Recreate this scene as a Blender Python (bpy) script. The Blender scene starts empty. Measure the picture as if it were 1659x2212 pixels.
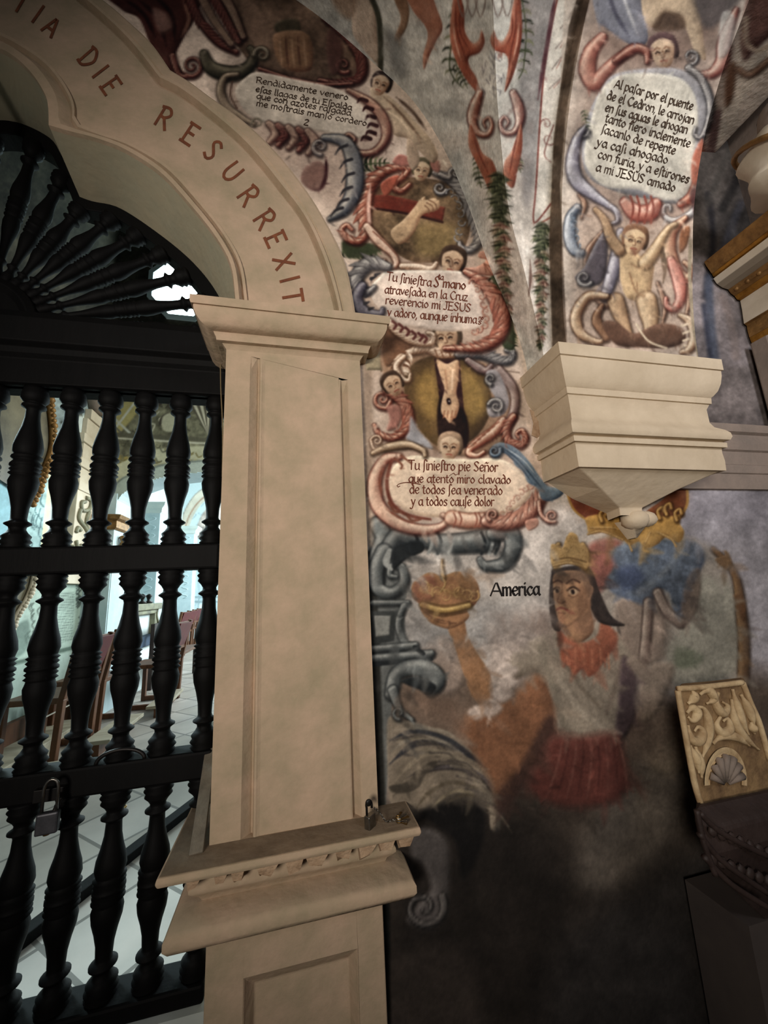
import bpy, bmesh, math, random
import numpy as np
from mathutils import Vector, Matrix
from mathutils.bvhtree import BVHTree

random.seed(7)
rng = np.random.default_rng(7)
scn = bpy.context.scene
COL = scn.collection
PI = math.pi

# ------------------------------------------------------------------ camera
F, CX, CY = 831.0, 829.5, 1106.0
def nrm(v):
    v = np.array(v, float)
    return v / np.linalg.norm(v)
Zc = nrm([620 - CX, 3050 + CY, F])
Yc = np.array([638 - CX, -(1290 - CY), F])
Yc = nrm(Yc - Zc * Yc.dot(Zc))
Xc = np.cross(Yc, Zc)
if Xc[0] < 0: Xc = -Xc
MC = np.stack([Xc, Yc, Zc])            # world = MC @ (right, up, forward)
EYE = np.array([0.0, 0.0, 1.6])
cam_d = bpy.data.cameras.new('camera')
cam_d.sensor_fit = 'HORIZONTAL'; cam_d.sensor_width = 36.0
cam_d.lens = F / 1659 * 36.0
cam_d.clip_start = 0.02; cam_d.clip_end = 100
cam = bpy.data.objects.new('camera', cam_d)
COL.objects.link(cam)
r_, u_, f_ = MC[:, 0], MC[:, 1], MC[:, 2]
cam.matrix_world = Matrix(((r_[0], u_[0], -f_[0], EYE[0]), (r_[1], u_[1], -f_[1], EYE[1]),
                           (r_[2], u_[2], -f_[2], EYE[2]), (0, 0, 0, 1)))
scn.camera = cam

# ------------------------------------------------------------------ light and exposure
scn.view_settings.view_transform = 'Standard'
scn.view_settings.look = 'None'
scn.view_settings.exposure = 0.0
scn.view_settings.gamma = 1.0
world = bpy.data.worlds.new('World'); scn.world = world
world.use_nodes = True
bg = world.node_tree.nodes['Background']
bg.inputs[0].default_value = (0.75, 0.85, 1.0, 1); bg.inputs[1].default_value = 0.03

def area(name, loc, target, size, power, col, sy=None, spread=None):
    d = bpy.data.lights.new(name, 'AREA')
    d.energy = power; d.color = col; d.size = size
    if sy: d.shape = 'RECTANGLE'; d.size_y = sy
    if spread: d.spread = math.radians(spread)
    o = bpy.data.objects.new(name, d); COL.objects.link(o)
    o.location = loc
    o.rotation_euler = (Vector(target) - Vector(loc)).to_track_quat('-Z', 'Y').to_euler()
    return o
def spot(name, loc, target, power, col, angle, blend, radius):
    d = bpy.data.lights.new(name, 'SPOT'); d.energy = power; d.color = col
    d.spot_size = math.radians(angle); d.spot_blend = blend; d.shadow_soft_size = radius
    o = bpy.data.objects.new(name, d); COL.objects.link(o); o.location = loc
    o.rotation_euler = (Vector(target) - Vector(loc)).to_track_quat('-Z', 'Y').to_euler()
    return o
FRONT_SPOT = spot('unseen_front_spot', (-1.15, -1.75, 1.95), (0.66, 1.35, 2.22), 365, (1.0, 0.915, 0.82), 82, 1.0, 0.4)  # added unseen spot behind the camera, its soft cone shaped for the falloff
FILLV = area('added_vault_fill', (1.75, -1.5, 3.2), (1.75, 1.3, 2.8), 1.0, 17, (0.94, 0.95, 1.0), spread=95)  # added fill light, no window here; lifts the shade right of the rib
NAVE1 = area('nave_window_light', (1.9, 6.7, 2.8), (-2.3, 4.4, 1.5), 1.6, 62, (0.82, 0.96, 1.0), sy=1.6, spread=110)
NAVE2 = area('nave_far_light', (1.6, 10.0, 3.6), (-2.2, 11.0, 1.0), 4.5, 620, (0.80, 0.95, 1.0), sy=2.0)
NAVE3 = area('nave_vault_light', (1.3, 3.6, 4.2), (-2.3, 4.6, 2.9), 1.0, 26, (0.94, 0.97, 0.88), spread=80)
NAVE4 = area('added_nave_side_light', (-2.2, 2.45, 2.5), (-0.4, 1.5, 0.9), 0.9, 20, (0.72, 0.95, 1.0), spread=60)  # added off-frame area light, put there to throw cool light on the ledge

# ------------------------------------------------------------------ pixel rays
def ray(x, y): return MC @ np.array([x - CX, -(y - CY), F])
def onY(x, y, Y): d = ray(x, y); return EYE + d * (Y - EYE[1]) / d[1]
def onX(x, y, X): d = ray(x, y); return EYE + d * (X - EYE[0]) / d[0]
def onZ(x, y, Z): d = ray(x, y); return EYE + d * (Z - EYE[2]) / d[2]
def proj(P):
    c = (np.asarray(P, float) - EYE) @ MC
    w = np.where(np.abs(c[..., 2]) < 1e-4, 1e-4, c[..., 2])
    return np.stack([CX + F * c[..., 0] / w, CY - F * c[..., 1] / w], -1)

# ------------------------------------------------------------------ depths of the place
WALL = 1.345      # painted wall
FACE = 1.30       # pilaster shaft and archivolt face
GATE = 1.55       # gate plane
NF = 0.42         # floor of the nave behind the gate (two steps up)
NX = -2.3         # left wall of the nave
TY = 5.0          # transverse arch of the nave

# ------------------------------------------------------------------ materials
def s2l(c):
    c = np.asarray(c, float)
    return np.where(c <= 0.04045, c / 12.92, ((c + 0.055) / 1.055) ** 2.4)
def rgb(r, g, b): return tuple(s2l(np.array([r, g, b]) / 255.0)) + (1.0,)

def mat(name, col, rough=0.8, metal=0.0, col2=None, scale=6.0, bump=0.0, bscale=40.0, spec=0.3, detail=6.0, stretch=None, emit=None):
    m = bpy.data.materials.new(name); m.use_nodes = True
    nt = m.node_tree; b = nt.nodes['Principled BSDF']
    b.inputs['Base Color'].default_value = col
    b.inputs['Roughness'].default_value = rough
    b.inputs['Metallic'].default_value = metal
    b.inputs['Specular IOR Level'].default_value = spec
    tc = nt.nodes.new('ShaderNodeTexCoord')
    src = tc.outputs['Object']
    if stretch:
        mp = nt.nodes.new('ShaderNodeMapping'); mp.inputs['Scale'].default_value = stretch
        nt.links.new(src, mp.inputs['Vector']); src = mp.outputs['Vector']
    if col2 is not None:
        n = nt.nodes.new('ShaderNodeTexNoise'); n.inputs['Scale'].default_value = scale
        n.inputs['Detail'].default_value = detail; n.inputs['Roughness'].default_value = 0.65
        nt.links.new(src, n.inputs['Vector'])
        r = nt.nodes.new('ShaderNodeValToRGB')
        r.color_ramp.elements[0].position = 0.32; r.color_ramp.elements[1].position = 0.68
        r.color_ramp.elements[0].color = col; r.color_ramp.elements[1].color = col2
        nt.links.new(n.outputs['Fac'], r.inputs['Fac'])
        nt.links.new(r.outputs['Color'], b.inputs['Base Color'])
    if bump:
        n2 = nt.nodes.new('ShaderNodeTexNoise'); n2.inputs['Scale'].default_value = bscale
        n2.inputs['Detail'].default_value = 5
        nt.links.new(src, n2.inputs['Vector'])
        bp = nt.nodes.new('ShaderNodeBump'); bp.inputs['Strength'].default_value = bump
        bp.inputs['Distance'].default_value = 0.01
        nt.links.new(n2.outputs['Fac'], bp.inputs['Height'])
        nt.links.new(bp.outputs['Normal'], b.inputs['Normal'])
    if emit:
        b.inputs['Emission Color'].default_value = emit[0]; b.inputs['Emission Strength'].default_value = emit[1]
    return m

def paint_mat(name, rough=0.85, bump=0.25, bscale=55.0, var=0.16):
    m = bpy.data.materials.new(name); m.use_nodes = True
    nt = m.node_tree; b = nt.nodes['Principled BSDF']
    b.inputs['Roughness'].default_value = rough; b.inputs['Specular IOR Level'].default_value = 0.2
    at = nt.nodes.new('ShaderNodeAttribute'); at.attribute_name = 'Col'
    tc = nt.nodes.new('ShaderNodeTexCoord')
    n = nt.nodes.new('ShaderNodeTexNoise'); n.inputs['Scale'].default_value = 38; n.inputs['Detail'].default_value = 8
    n.inputs['Roughness'].default_value = 0.75
    nt.links.new(tc.outputs['Object'], n.inputs['Vector'])
    mr = nt.nodes.new('ShaderNodeMapRange')
    mr.inputs['From Min'].default_value = 0.3; mr.inputs['From Max'].default_value = 0.7
    mr.inputs['To Min'].default_value = 1 - var; mr.inputs['To Max'].default_value = 1 + var
    nt.links.new(n.outputs['Fac'], mr.inputs['Value'])
    mx = nt.nodes.new('ShaderNodeVectorMath'); mx.operation = 'SCALE'
    nt.links.new(at.outputs['Color'], mx.inputs[0]); nt.links.new(mr.outputs['Result'], mx.inputs['Scale'])
    nt.links.new(mx.outputs['Vector'], b.inputs['Base Color'])
    n2 = nt.nodes.new('ShaderNodeTexNoise'); n2.inputs['Scale'].default_value = bscale; n2.inputs['Detail'].default_value = 6
    nt.links.new(tc.outputs['Object'], n2.inputs['Vector'])
    bp = nt.nodes.new('ShaderNodeBump'); bp.inputs['Strength'].default_value = bump; bp.inputs['Distance'].default_value = 0.01
    nt.links.new(n2.outputs['Fac'], bp.inputs['Height']); nt.links.new(bp.outputs['Normal'], b.inputs['Normal'])
    return m

M = {}
M['stone'] = mat('cream_plaster', rgb(186, 160, 136), 0.85, col2=rgb(157, 142, 116), scale=6.5, bump=0.5, bscale=22, spec=0.2)
M['stone_rough'] = mat('broken_plaster', rgb(186, 160, 132), 0.9, col2=rgb(150, 122, 96), scale=16, bump=0.9, bscale=45, spec=0.15)
M['corbel'] = mat('corbel_plaster', rgb(200, 182, 156), 0.85, col2=rgb(184, 166, 140), scale=5, bump=0.4, bscale=20, spec=0.2)
M['reveal'] = mat('reveal_plaster', rgb(172, 160, 134), 0.85, col2=rgb(160, 156, 134), scale=5, bump=0.3, bscale=22, spec=0.2)
M['letter'] = mat('brown_lettering', rgb(98, 58, 42), 0.8, col2=rgb(128, 76, 50), scale=30, spec=0.2)
M['ink'] = mat('sepia_ink', rgb(92, 48, 36), 0.85, col2=rgb(112, 64, 48), scale=30, spec=0.1)
M['ink_dark'] = mat('dark_ink', rgb(54, 42, 34), 0.85, col2=rgb(74, 58, 46), scale=30, spec=0.1)
M['ink_black'] = mat('black_ink', rgb(26, 24, 24), 0.85, col2=rgb(40, 36, 34), scale=30, spec=0.1)
M['paint'] = paint_mat('fresco_paint')
M['vaultpaint'] = paint_mat('vault_fresco', bump=0.5, bscale=40, var=0.22)
M['navepaint'] = paint_mat('nave_fresco', bump=0.1, var=0.1)
M['wood'] = mat('blackened_wood', rgb(12, 11, 11), 0.65, col2=rgb(7, 7, 7), scale=5, bump=0.08, bscale=30, spec=0.12, stretch=(3, 3, 0.6))
M['iron'] = mat('black_iron', rgb(26, 25, 25), 0.45, metal=0.6, col2=rgb(40, 36, 33), scale=20, spec=0.4)
M['steel'] = mat('worn_steel', rgb(150, 148, 142), 0.3, metal=0.95, col2=rgb(110, 104, 96), scale=30)
M['lockgrey'] = mat('grey_lock_body', rgb(84, 84, 88), 0.45, metal=0.5, col2=rgb(64, 64, 68), scale=30)
M['brass'] = mat('dull_brass', rgb(150, 120, 70), 0.35, metal=0.9, col2=rgb(110, 84, 46), scale=30)
M['gold'] = mat('gilding', rgb(176, 126, 52), 0.35, metal=0.65, col2=rgb(122, 80, 28), scale=14, bump=0.4, bscale=60)
M['oldgold'] = mat('old_gilding', rgb(150, 112, 64), 0.5, metal=0.4, col2=rgb(104, 74, 40), scale=18, bump=0.4, bscale=50)
M['ivory'] = mat('ivory_paint', rgb(206, 194, 174), 0.6, col2=rgb(188, 174, 152), scale=6, bump=0.1)
M['greypaint'] = mat('grey_moulding_paint', rgb(150, 138, 120), 0.6, col2=rgb(132, 120, 104), scale=6)
M['pinkstone'] = mat('pinkish_plaster', rgb(140, 124, 112), 0.8, col2=rgb(122, 110, 100), scale=7, bump=0.3)
M['carvedground'] = mat('carved_ground', rgb(150, 122, 86), 0.85, col2=rgb(96, 74, 54), scale=12, bump=0.6, bscale=40, spec=0.15)
M['carved'] = mat('carved_plaster', rgb(206, 182, 142), 0.8, col2=rgb(150, 122, 88), scale=14, bump=0.5, bscale=35, spec=0.2)
M['plinth'] = mat('dark_plinth_paint', rgb(74, 66, 61), 0.85, col2=rgb(60, 53, 50), scale=4)
M['ledgestone'] = mat('grey_ledge_plaster', rgb(138, 122, 102), 0.9, col2=rgb(112, 98, 82), scale=9, bump=0.4, bscale=30, spec=0.1)
M['darkwood'] = mat('dark_carved_wood', rgb(40, 30, 27), 0.6, col2=rgb(56, 44, 40), scale=10, bump=0.4, bscale=30)
M['plank'] = mat('grey_plank', rgb(120, 112, 98), 0.7, col2=rgb(96, 90, 78), scale=8, bump=0.2, stretch=(4, 4, 0.5))
M['chairwood'] = mat('brown_chair_wood', rgb(104, 66, 42), 0.5, col2=rgb(72, 44, 28), scale=6, stretch=(3, 3, 0.7))
M['redleather'] = mat('wine_red_leather', rgb(92, 26, 30), 0.45, col2=rgb(70, 18, 22), scale=10)
M['lightwood'] = mat('pale_kneeler_wood', rgb(170, 160, 140), 0.6, col2=rgb(140, 128, 108), scale=5, stretch=(0.6, 3, 3))
M['cloth'] = mat('white_cloth', rgb(226, 232, 230), 0.8, col2=rgb(206, 216, 216), scale=5)
M['bluecloth'] = mat('slate_blue_cloth', rgb(70, 84, 104), 0.8, col2=rgb(54, 66, 84), scale=6)
M['navestone'] = mat('nave_white_plaster', rgb(206, 214, 208), 0.8, col2=rgb(190, 202, 200), scale=4, bump=0.1)
M['bluestone'] = mat('nave_blue_grey_plaster', rgb(176, 196, 202), 0.8, col2=rgb(196, 212, 216), scale=5, bump=0.1)
M['altarstone'] = mat('veined_altar_stone', rgb(150, 148, 120), 0.6, col2=rgb(96, 92, 80), scale=5)
M['rope'] = mat('white_rope', rgb(215, 205, 190), 0.8)
M['wire'] = mat('thin_wire', rgb(120, 104, 76), 0.6)
M['glow'] = mat('daylit_window_pane', rgb(230, 255, 255), 0.5, emit=((0.72, 0.98, 1.0, 1), 9.0))
M['ridge'] = mat('white_window_frame', rgb(200, 215, 220), 0.6)

def tile_mat(name, c1, c2, mortar, scale, rot):
    m = mat(name, c1, 0.45, spec=0.35)
    nt = m.node_tree; b = nt.nodes['Principled BSDF']
    tc = nt.nodes.new('ShaderNodeTexCoord'); mp = nt.nodes.new('ShaderNodeMapping')
    mp.inputs['Rotation'].default_value = (0, 0, rot)
    br = nt.nodes.new('ShaderNodeTexBrick'); br.offset = 0.0; br.inputs['Scale'].default_value = scale
    br.inputs['Mortar Size'].default_value = 0.012; br.inputs['Brick Width'].default_value = 0.5
    br.inputs['Row Height'].default_value = 0.5
    br.inputs['Color1'].default_value = c1; br.inputs['Color2'].default_value = c2; br.inputs['Mortar'].default_value = mortar
    nt.links.new(tc.outputs['Object'], mp.inputs['Vector']); nt.links.new(mp.outputs['Vector'], br.inputs['Vector'])
    n = nt.nodes.new('ShaderNodeTexNoise'); n.inputs['Scale'].default_value = 3; n.inputs['Detail'].default_value = 8
    nt.links.new(tc.outputs['Object'], n.inputs['Vector'])
    mx = nt.nodes.new('ShaderNodeMix'); mx.data_type = 'RGBA'; mx.blend_type = 'OVERLAY'; mx.inputs[0].default_value = 0.45
    nt.links.new(br.outputs['Color'], mx.inputs[6]); nt.links.new(n.outputs['Fac'], mx.inputs[7])
    nt.links.new(mx.outputs[2], b.inputs['Base Color'])
    return m
M['tiles'] = tile_mat('nave_stone_tiles', rgb(178, 168, 160), rgb(158, 148, 138), rgb(112, 106, 100), 1.3, 0.75)
M['chapelfloor'] = tile_mat('chapel_floor_tiles', rgb(120, 104, 92), rgb(104, 92, 82), rgb(70, 62, 56), 1.6, 0.0)

# ------------------------------------------------------------------ object helpers
def tag(o, label=None, cat=None, group=None, kind=None):
    if label: o['label'] = label
    if cat: o['category'] = cat
    if group: o['group'] = group
    if kind: o['kind'] = kind
    return o
def empty(name, loc, label, cat, group=None, rz=0.0):
    o = bpy.data.objects.new(name, None); COL.objects.link(o)
    o.location = loc; o.rotation_euler = (0, 0, rz); o.empty_display_size = 0.1
    return tag(o, label, cat, group)
def link(name, me, m, parent=None, smooth=False, world_coords=True):
    """mesh data in world coordinates; a child is shifted into its parent's frame"""
    if m is not None: me.materials.append(m)
    if smooth:
        me.polygons.foreach_set('use_smooth', [True] * len(me.polygons))
    o = bpy.data.objects.new(name, me); COL.objects.link(o)
    if parent is not None:
        o.parent = parent
        if world_coords:
            root = parent; off = Vector((0, 0, 0)); rz = 0.0
            while root is not None:
                off = off + Vector(root.location); rz += root.rotation_euler[2]; root = root.parent
            me.transform(Matrix.Translation(-off))
            if rz: me.transform(Matrix.Rotation(-rz, 4, 'Z'))
    return o
def mesh_from(verts, faces, name='m'):
    me = bpy.data.meshes.new(name)
    me.from_pydata([tuple(v) for v in verts], [], faces); me.update()
    return me
class MB:
    def __init__(s): s.bm = bmesh.new()
    def add(s, verts, faces):
        vs = [s.bm.verts.new(tuple(v)) for v in verts]
        for f in faces:
            try: s.bm.faces.new([vs[i] for i in f])
            except ValueError: pass
        return vs
    def box(s, a, b, rot=0.0, org=None):
        x0, y0, z0 = a; x1, y1, z1 = b
        v = [(x0, y0, z0), (x1, y0, z0), (x1, y1, z0), (x0, y1, z0), (x0, y0, z1), (x1, y0, z1), (x1, y1, z1), (x0, y1, z1)]
        if rot:
            ox, oy = org if org else ((x0 + x1) / 2, (y0 + y1) / 2); c, q = math.cos(rot), math.sin(rot)
            v = [(ox + (x - ox) * c - (y - oy) * q, oy + (x - ox) * q + (y - oy) * c, z) for x, y, z in v]
        s.add(v, [(0, 3, 2, 1), (4, 5, 6, 7), (0, 1, 5, 4), (1, 2, 6, 5), (2, 3, 7, 6), (3, 0, 4, 7)]); return s
    def bar(s, p, q, w, h, up=(0, 0, 1)):
        p = np.array(p, float); q = np.array(q, float); d = nrm(q - p); u = np.array(up, float)
        if abs(d.dot(nrm(u))) > 0.98: u = np.array([1.0, 0, 0])
        a = nrm(np.cross(d, u)); b = np.cross(a, d)
        v = [c + a * i * w / 2 + b * j * h / 2 for c in (p, q) for i, j in ((-1, -1), (1, -1), (1, 1), (-1, 1))]
        s.add(v, [(3, 2, 1, 0), (4, 5, 6, 7), (0, 1, 5, 4), (1, 2, 6, 5), (2, 3, 7, 6), (3, 0, 4, 7)]); return s
    def lathe(s, p, q, prof, n=20):
        """prof: (t along p->q, radius)"""
        p = np.array(p, float); q = np.array(q, float); d = nrm(q - p)
        a = nrm(np.cross(d, [0, 1.0, 0.01])); b = np.cross(d, a)
        vs = []
        for t, r in prof:
            c = p + (q - p) * t
            for k in range(n):
                an = 2 * PI * k / n; vs.append(c + (a * math.cos(an) + b * math.sin(an)) * r)
        fs = []
        for i in range(len(prof) - 1):
            for k in range(n):
                k2 = (k + 1) % n
                fs.append((i * n + k, i * n + k2, (i + 1) * n + k2, (i + 1) * n + k))
        fs.append(tuple(range(n - 1, -1, -1))); L = (len(prof) - 1) * n; fs.append(tuple(range(L, L + n)))
        s.add(vs, fs); return s
    def tube(s, pts, r, n=8, caps=True):
        P = [np.array(p, float) for p in pts]; vs = []; prev = None
        for i, p in enumerate(P):
            d = nrm(P[min(i + 1, len(P) - 1)] - P[max(i - 1, 0)])
            if prev is None:
                h = np.array([0, 0, 1.0]) if abs(d[2]) < 0.9 else np.array([1.0, 0, 0])
                a = nrm(np.cross(d, h))
            else: a = nrm(prev - d * prev.dot(d))
            prev = a; b = np.cross(d, a); rr = r[i] if hasattr(r, '__len__') else r
            for k in range(n):
                an = 2 * PI * k / n; vs.append(p + (a * math.cos(an) + b * math.sin(an)) * rr)
        fs = []
        for i in range(len(P) - 1):
            for k in range(n):
                k2 = (k + 1) % n; fs.append((i * n + k, i * n + k2, (i + 1) * n + k2, (i + 1) * n + k))
        if caps:
            fs.append(tuple(range(n - 1, -1, -1))); L = (len(P) - 1) * n; fs.append(tuple(range(L, L + n)))
        s.add(vs, fs); return s
    def rings(s, rings, closed=True, cap=False):
        n = len(rings[0]); vs = [p for rg in rings for p in rg]; fs = []
        for i in range(len(rings) - 1):
            for k in range(n if closed else n - 1):
                k2 = (k + 1) % n; fs.append((i * n + k, i * n + k2, (i + 1) * n + k2, (i + 1) * n + k))
        if cap:
            fs.append(tuple(range(n - 1, -1, -1))); L = (len(rings) - 1) * n; fs.append(tuple(range(L, L + n)))
        s.add(vs, fs); return s
    def ball(s, c, r, n=12, sq=(1, 1, 1), jit=0.0):
        vs = []; fs = []; m = n // 2
        for i in range(m + 1):
            th = PI * i / m
            for k in range(n):
                ph = 2 * PI * k / n; j = 1 + (random.random() - .5) * jit
                vs.append((c[0] + r * sq[0] * j * math.sin(th) * math.cos(ph), c[1] + r * sq[1] * j * math.sin(th) * math.sin(ph), c[2] + r * sq[2] * j * math.cos(th)))
        for i in range(m):
            for k in range(n):
                k2 = (k + 1) % n; fs.append((i * n + k, (i + 1) * n + k, (i + 1) * n + k2, i * n + k2))
        s.add(vs, fs); return s
    def build(s, name, m, parent=None, smooth=False, bevel=0.0, seg=2, weld=True, sharp=None):
        if weld: bmesh.ops.remove_doubles(s.bm, verts=s.bm.verts, dist=1e-5)
        bmesh.ops.recalc_face_normals(s.bm, faces=s.bm.faces)
        me = bpy.data.meshes.new(name); s.bm.to_mesh(me); s.bm.free()
        if sharp: me.set_sharp_from_angle(angle=sharp)
        o = link(name, me, m, parent, smooth)
        if bevel:
            bv = o.modifiers.new('bevel', 'BEVEL'); bv.width = bevel; bv.segments = seg; bv.limit_method = 'ANGLE'; bv.angle_limit = 0.6
        return o
def cr(pts, n=10, closed=False):
    """Catmull-Rom through the points"""
    P = np.asarray(pts, float); out = []; N = len(P)
    if N < 3 and not closed:
        t = np.linspace(0, 1, n + 1)[:, None]; return P[0] * (1 - t) + P[-1] * t
    segs = N if closed else N - 1
    t = np.linspace(0, 1, n, endpoint=False)[:, None]
    for i in range(segs):
        if closed: a, b, c, d = P[i - 1], P[i], P[(i + 1) % N], P[(i + 2) % N]
        else: a, b, c, d = P[max(i - 1, 0)], P[i], P[i + 1], P[min(i + 2, N - 1)]
        out.append(0.5 * (2 * b + (c - a) * t + (2 * a - 5 * b + 4 * c - d) * t ** 2 + (-a + 3 * b - 3 * c + d) * t ** 3))
    out = np.concatenate(out)
    return out if closed else np.vstack([out, P[-1]])
def resamp(pts, n):
    P = np.asarray(pts, float); d = np.r_[0, np.cumsum(np.linalg.norm(np.diff(P, axis=0), axis=1))]
    t = np.linspace(0, d[-1], n)
    return np.stack([np.interp(t, d, P[:, k]) for k in range(P.shape[1])], -1)
def moulding(path, prof, mb=None, capends=True):
    """sweep profile (outward offset, z) along an XY path of corners with mitres; outward is to the right-hand side of travel"""
    mb = mb or MB(); P = [np.array(p, float) for p in path]; rings = []
    for i, p in enumerate(P):
        ns = []
        if i > 0: d = nrm(P[i] - P[i - 1]); ns.append(np.array([d[1], -d[0]]))
        if i < len(P) - 1: d = nrm(P[i + 1] - P[i]); ns.append(np.array([d[1], -d[0]]))
        if len(ns) == 2:
            m_ = nrm(ns[0] + ns[1]); m_ = m_ / max(m_.dot(ns[0]), 0.2)
        else: m_ = ns[0]
        rings.append([(p[0] + m_[0] * o, p[1] + m_[1] * o, z) for o, z in prof])
    mb.rings(rings, closed=False)
    return mb

# ------------------------------------------------------------------ fresco painting: colours of the painted plaster, laid on fine wall grids
PS = 0.70; OX = OY = 60
CW, CH = int((1659 + 120) * PS), int((2212 + 120) * PS)
LV = np.array([-0.55, -0.83])
LEAFY = []; SMOOTH = []
IDS = {}                               # id -> (thing key, part name)
def vnoise(h, w, cell, seed):
    r = np.random.default_rng(seed); gh, gw = int(h / cell) + 3, int(w / cell) + 3
    g = r.random((gh, gw)); y = np.arange(h) / cell; x = np.arange(w) / cell
    yi = y.astype(int); xi = x.astype(int); fy = (y - yi)[:, None]; fx = (x - xi)[None, :]
    fy = fy * fy * (3 - 2 * fy); fx = fx * fx * (3 - 2 * fx)
    a = g[yi][:, xi]; b = g[yi][:, xi + 1]; c = g[yi + 1][:, xi]; d = g[yi + 1][:, xi + 1]
    return (a * (1 - fx) + b * fx) * (1 - fy) + (c * (1 - fx) + d * fx) * fy
def fbm(h, w, cell, seed, octv=4):
    o = np.zeros((h, w)); a = 1.0; t = 0
    for k in range(octv):
        o += a * vnoise(h, w, max(cell / 2 ** k, 1.5), seed + k); t += a; a *= 0.55
    return o / t
class Canvas:
    def __init__(s, base):
        s.a = np.ones((CH, CW, 3), np.float32) * (np.array(base, np.float32) / 255)
        s.id = np.zeros((CH, CW), np.int16); s.cur = 0
        s.grain = fbm(CH, CW, 5, 3, 3).astype(np.float32)
        s.cloud = fbm(CH, CW, 34, 11, 5).astype(np.float32)
    def part(s, key, part, new=False):
        for k, v in IDS.items():
            if new: break
            if v == (key, part): s.cur = k; return
        k = len(IDS) + 1; IDS[k] = (key, part); s.cur = k
    def off(s): s.cur = 0
    def win(s, P, pad):
        x0 = max(int((P[:, 0].min() + OX) * PS - pad), 0); x1 = min(int((P[:, 0].max() + OX) * PS + pad) + 2, CW)
        y0 = max(int((P[:, 1].min() + OY) * PS - pad), 0); y1 = min(int((P[:, 1].max() + OY) * PS + pad) + 2, CH)
        if x1 <= x0 or y1 <= y0: return None
        yy, xx = np.mgrid[y0:y1, x0:x1]
        return x0, x1, y0, y1, xx / PS - OX, yy / PS - OY
    def put(s, x0, x1, y0, y1, col, al, idthr=0.5):
        al = al.astype(np.float32)
        R = s.a[y0:y1, x0:x1]; R += (col - R) * al[..., None]
        if s.cur: s.id[y0:y1, x0:x1][al > idthr] = s.cur
    def F(s, pts, col, soft=2.0, round=0.0, hi=None, lo=None, col2=None, gdir=(0, 1), smooth=True, alpha=1.0, mott=0.10, closed=True):
        """filled closed shape; 'round' is the width of its painted modelling"""
        P = cr(pts, 7, True) if smooth else np.asarray(pts, float)
        w = s.win(P, (soft + 3) * PS + 2)
        if w is None: return
        x0, x1, y0, y1, X, Y = w
        Q = np.roll(P, -1, 0); ins = np.zeros(X.shape, bool); D = np.full(X.shape, 1e9)
        NX_ = np.zeros(X.shape); NY_ = np.zeros(X.shape)
        for (ax, ay), (bx, by) in zip(P, Q):
            if ay != by:
                c = ((ay > Y) != (by > Y)) & (X < (bx - ax) * (Y - ay) / (by - ay) + ax); ins ^= c
            dx, dy = bx - ax, by - ay; L = dx * dx + dy * dy
            if L < 1e-9: continue
            t = np.clip(((X - ax) * dx + (Y - ay) * dy) / L, 0, 1)
            ex = X - ax - t * dx; ey = Y - ay - t * dy; d = ex * ex + ey * ey
            m = d < D; D = np.where(m, d, D); NX_ = np.where(m, ex, NX_); NY_ = np.where(m, ey, NY_)
        D = np.sqrt(D); sd = np.where(ins, D, -D)
        al = np.clip(0.5 + sd / max(soft, 0.5), 0, 1) * alpha
        c = np.ones(X.shape + (3,)) * np.array(col, float) / 255
        if col2 is not None:
            g = np.array(gdir, float); g = g / np.linalg.norm(g); v = X * g[0] + Y * g[1]
            pv = P @ g; t = np.clip((v - pv.min()) / max(np.ptp(pv), 1e-6), 0, 1)[..., None]
            c = c * (1 - t) + np.array(col2, float) / 255 * t
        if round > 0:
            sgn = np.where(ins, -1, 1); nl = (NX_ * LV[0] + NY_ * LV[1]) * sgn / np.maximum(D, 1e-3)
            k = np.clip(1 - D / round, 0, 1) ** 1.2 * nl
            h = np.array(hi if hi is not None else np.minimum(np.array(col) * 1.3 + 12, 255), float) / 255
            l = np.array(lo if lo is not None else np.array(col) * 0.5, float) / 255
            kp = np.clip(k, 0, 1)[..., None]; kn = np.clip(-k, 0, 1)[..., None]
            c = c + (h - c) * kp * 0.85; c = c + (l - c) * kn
        mt = 1 + (s.cloud[y0:y1, x0:x1] - 0.5) * 2 * mott * 1.6 + (s.grain[y0:y1, x0:x1] - .5) * mott * 1.2
        s.put(x0, x1, y0, y1, c * mt[..., None], al)
    def S(s, pts, w, cols, soft=1.6, n=8, alpha=1.0, taper=False, closed=False, under=True, fr_=None):
        """brush stroke; cols = one colour, or (low, mid, high) for a painted round moulding"""
        P = cr(pts, n, closed); P = resamp(P, max(int(np.linalg.norm(np.diff(P, axis=0), axis=1).sum() / 2.0), 6))
        N = len(P); T = np.linspace(0, 1, N); P0 = P
        tube = not isinstance(cols[0], (int, float))
        W = np.interp(T, np.linspace(0, 1, len(w)), w) if hasattr(w, '__len__') else np.full(N, float(w))
        if taper: W = W * np.clip(np.minimum(T, 1 - T) * 5, 0.25, 1)
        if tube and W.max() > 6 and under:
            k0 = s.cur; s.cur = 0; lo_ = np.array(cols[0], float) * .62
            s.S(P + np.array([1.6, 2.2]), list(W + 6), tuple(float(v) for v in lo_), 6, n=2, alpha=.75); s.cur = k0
        wn = s.win(P, (W.max() / 2 + soft) * PS + 2)
        if wn is None: return
        x0, x1, y0, y1, X, Y = wn
        TG = np.gradient(P, axis=0); TG /= np.maximum(np.linalg.norm(TG, axis=1, keepdims=True), 1e-6)
        best = np.full(X.shape, 1e9); bi = np.zeros(X.shape, int)
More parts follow.
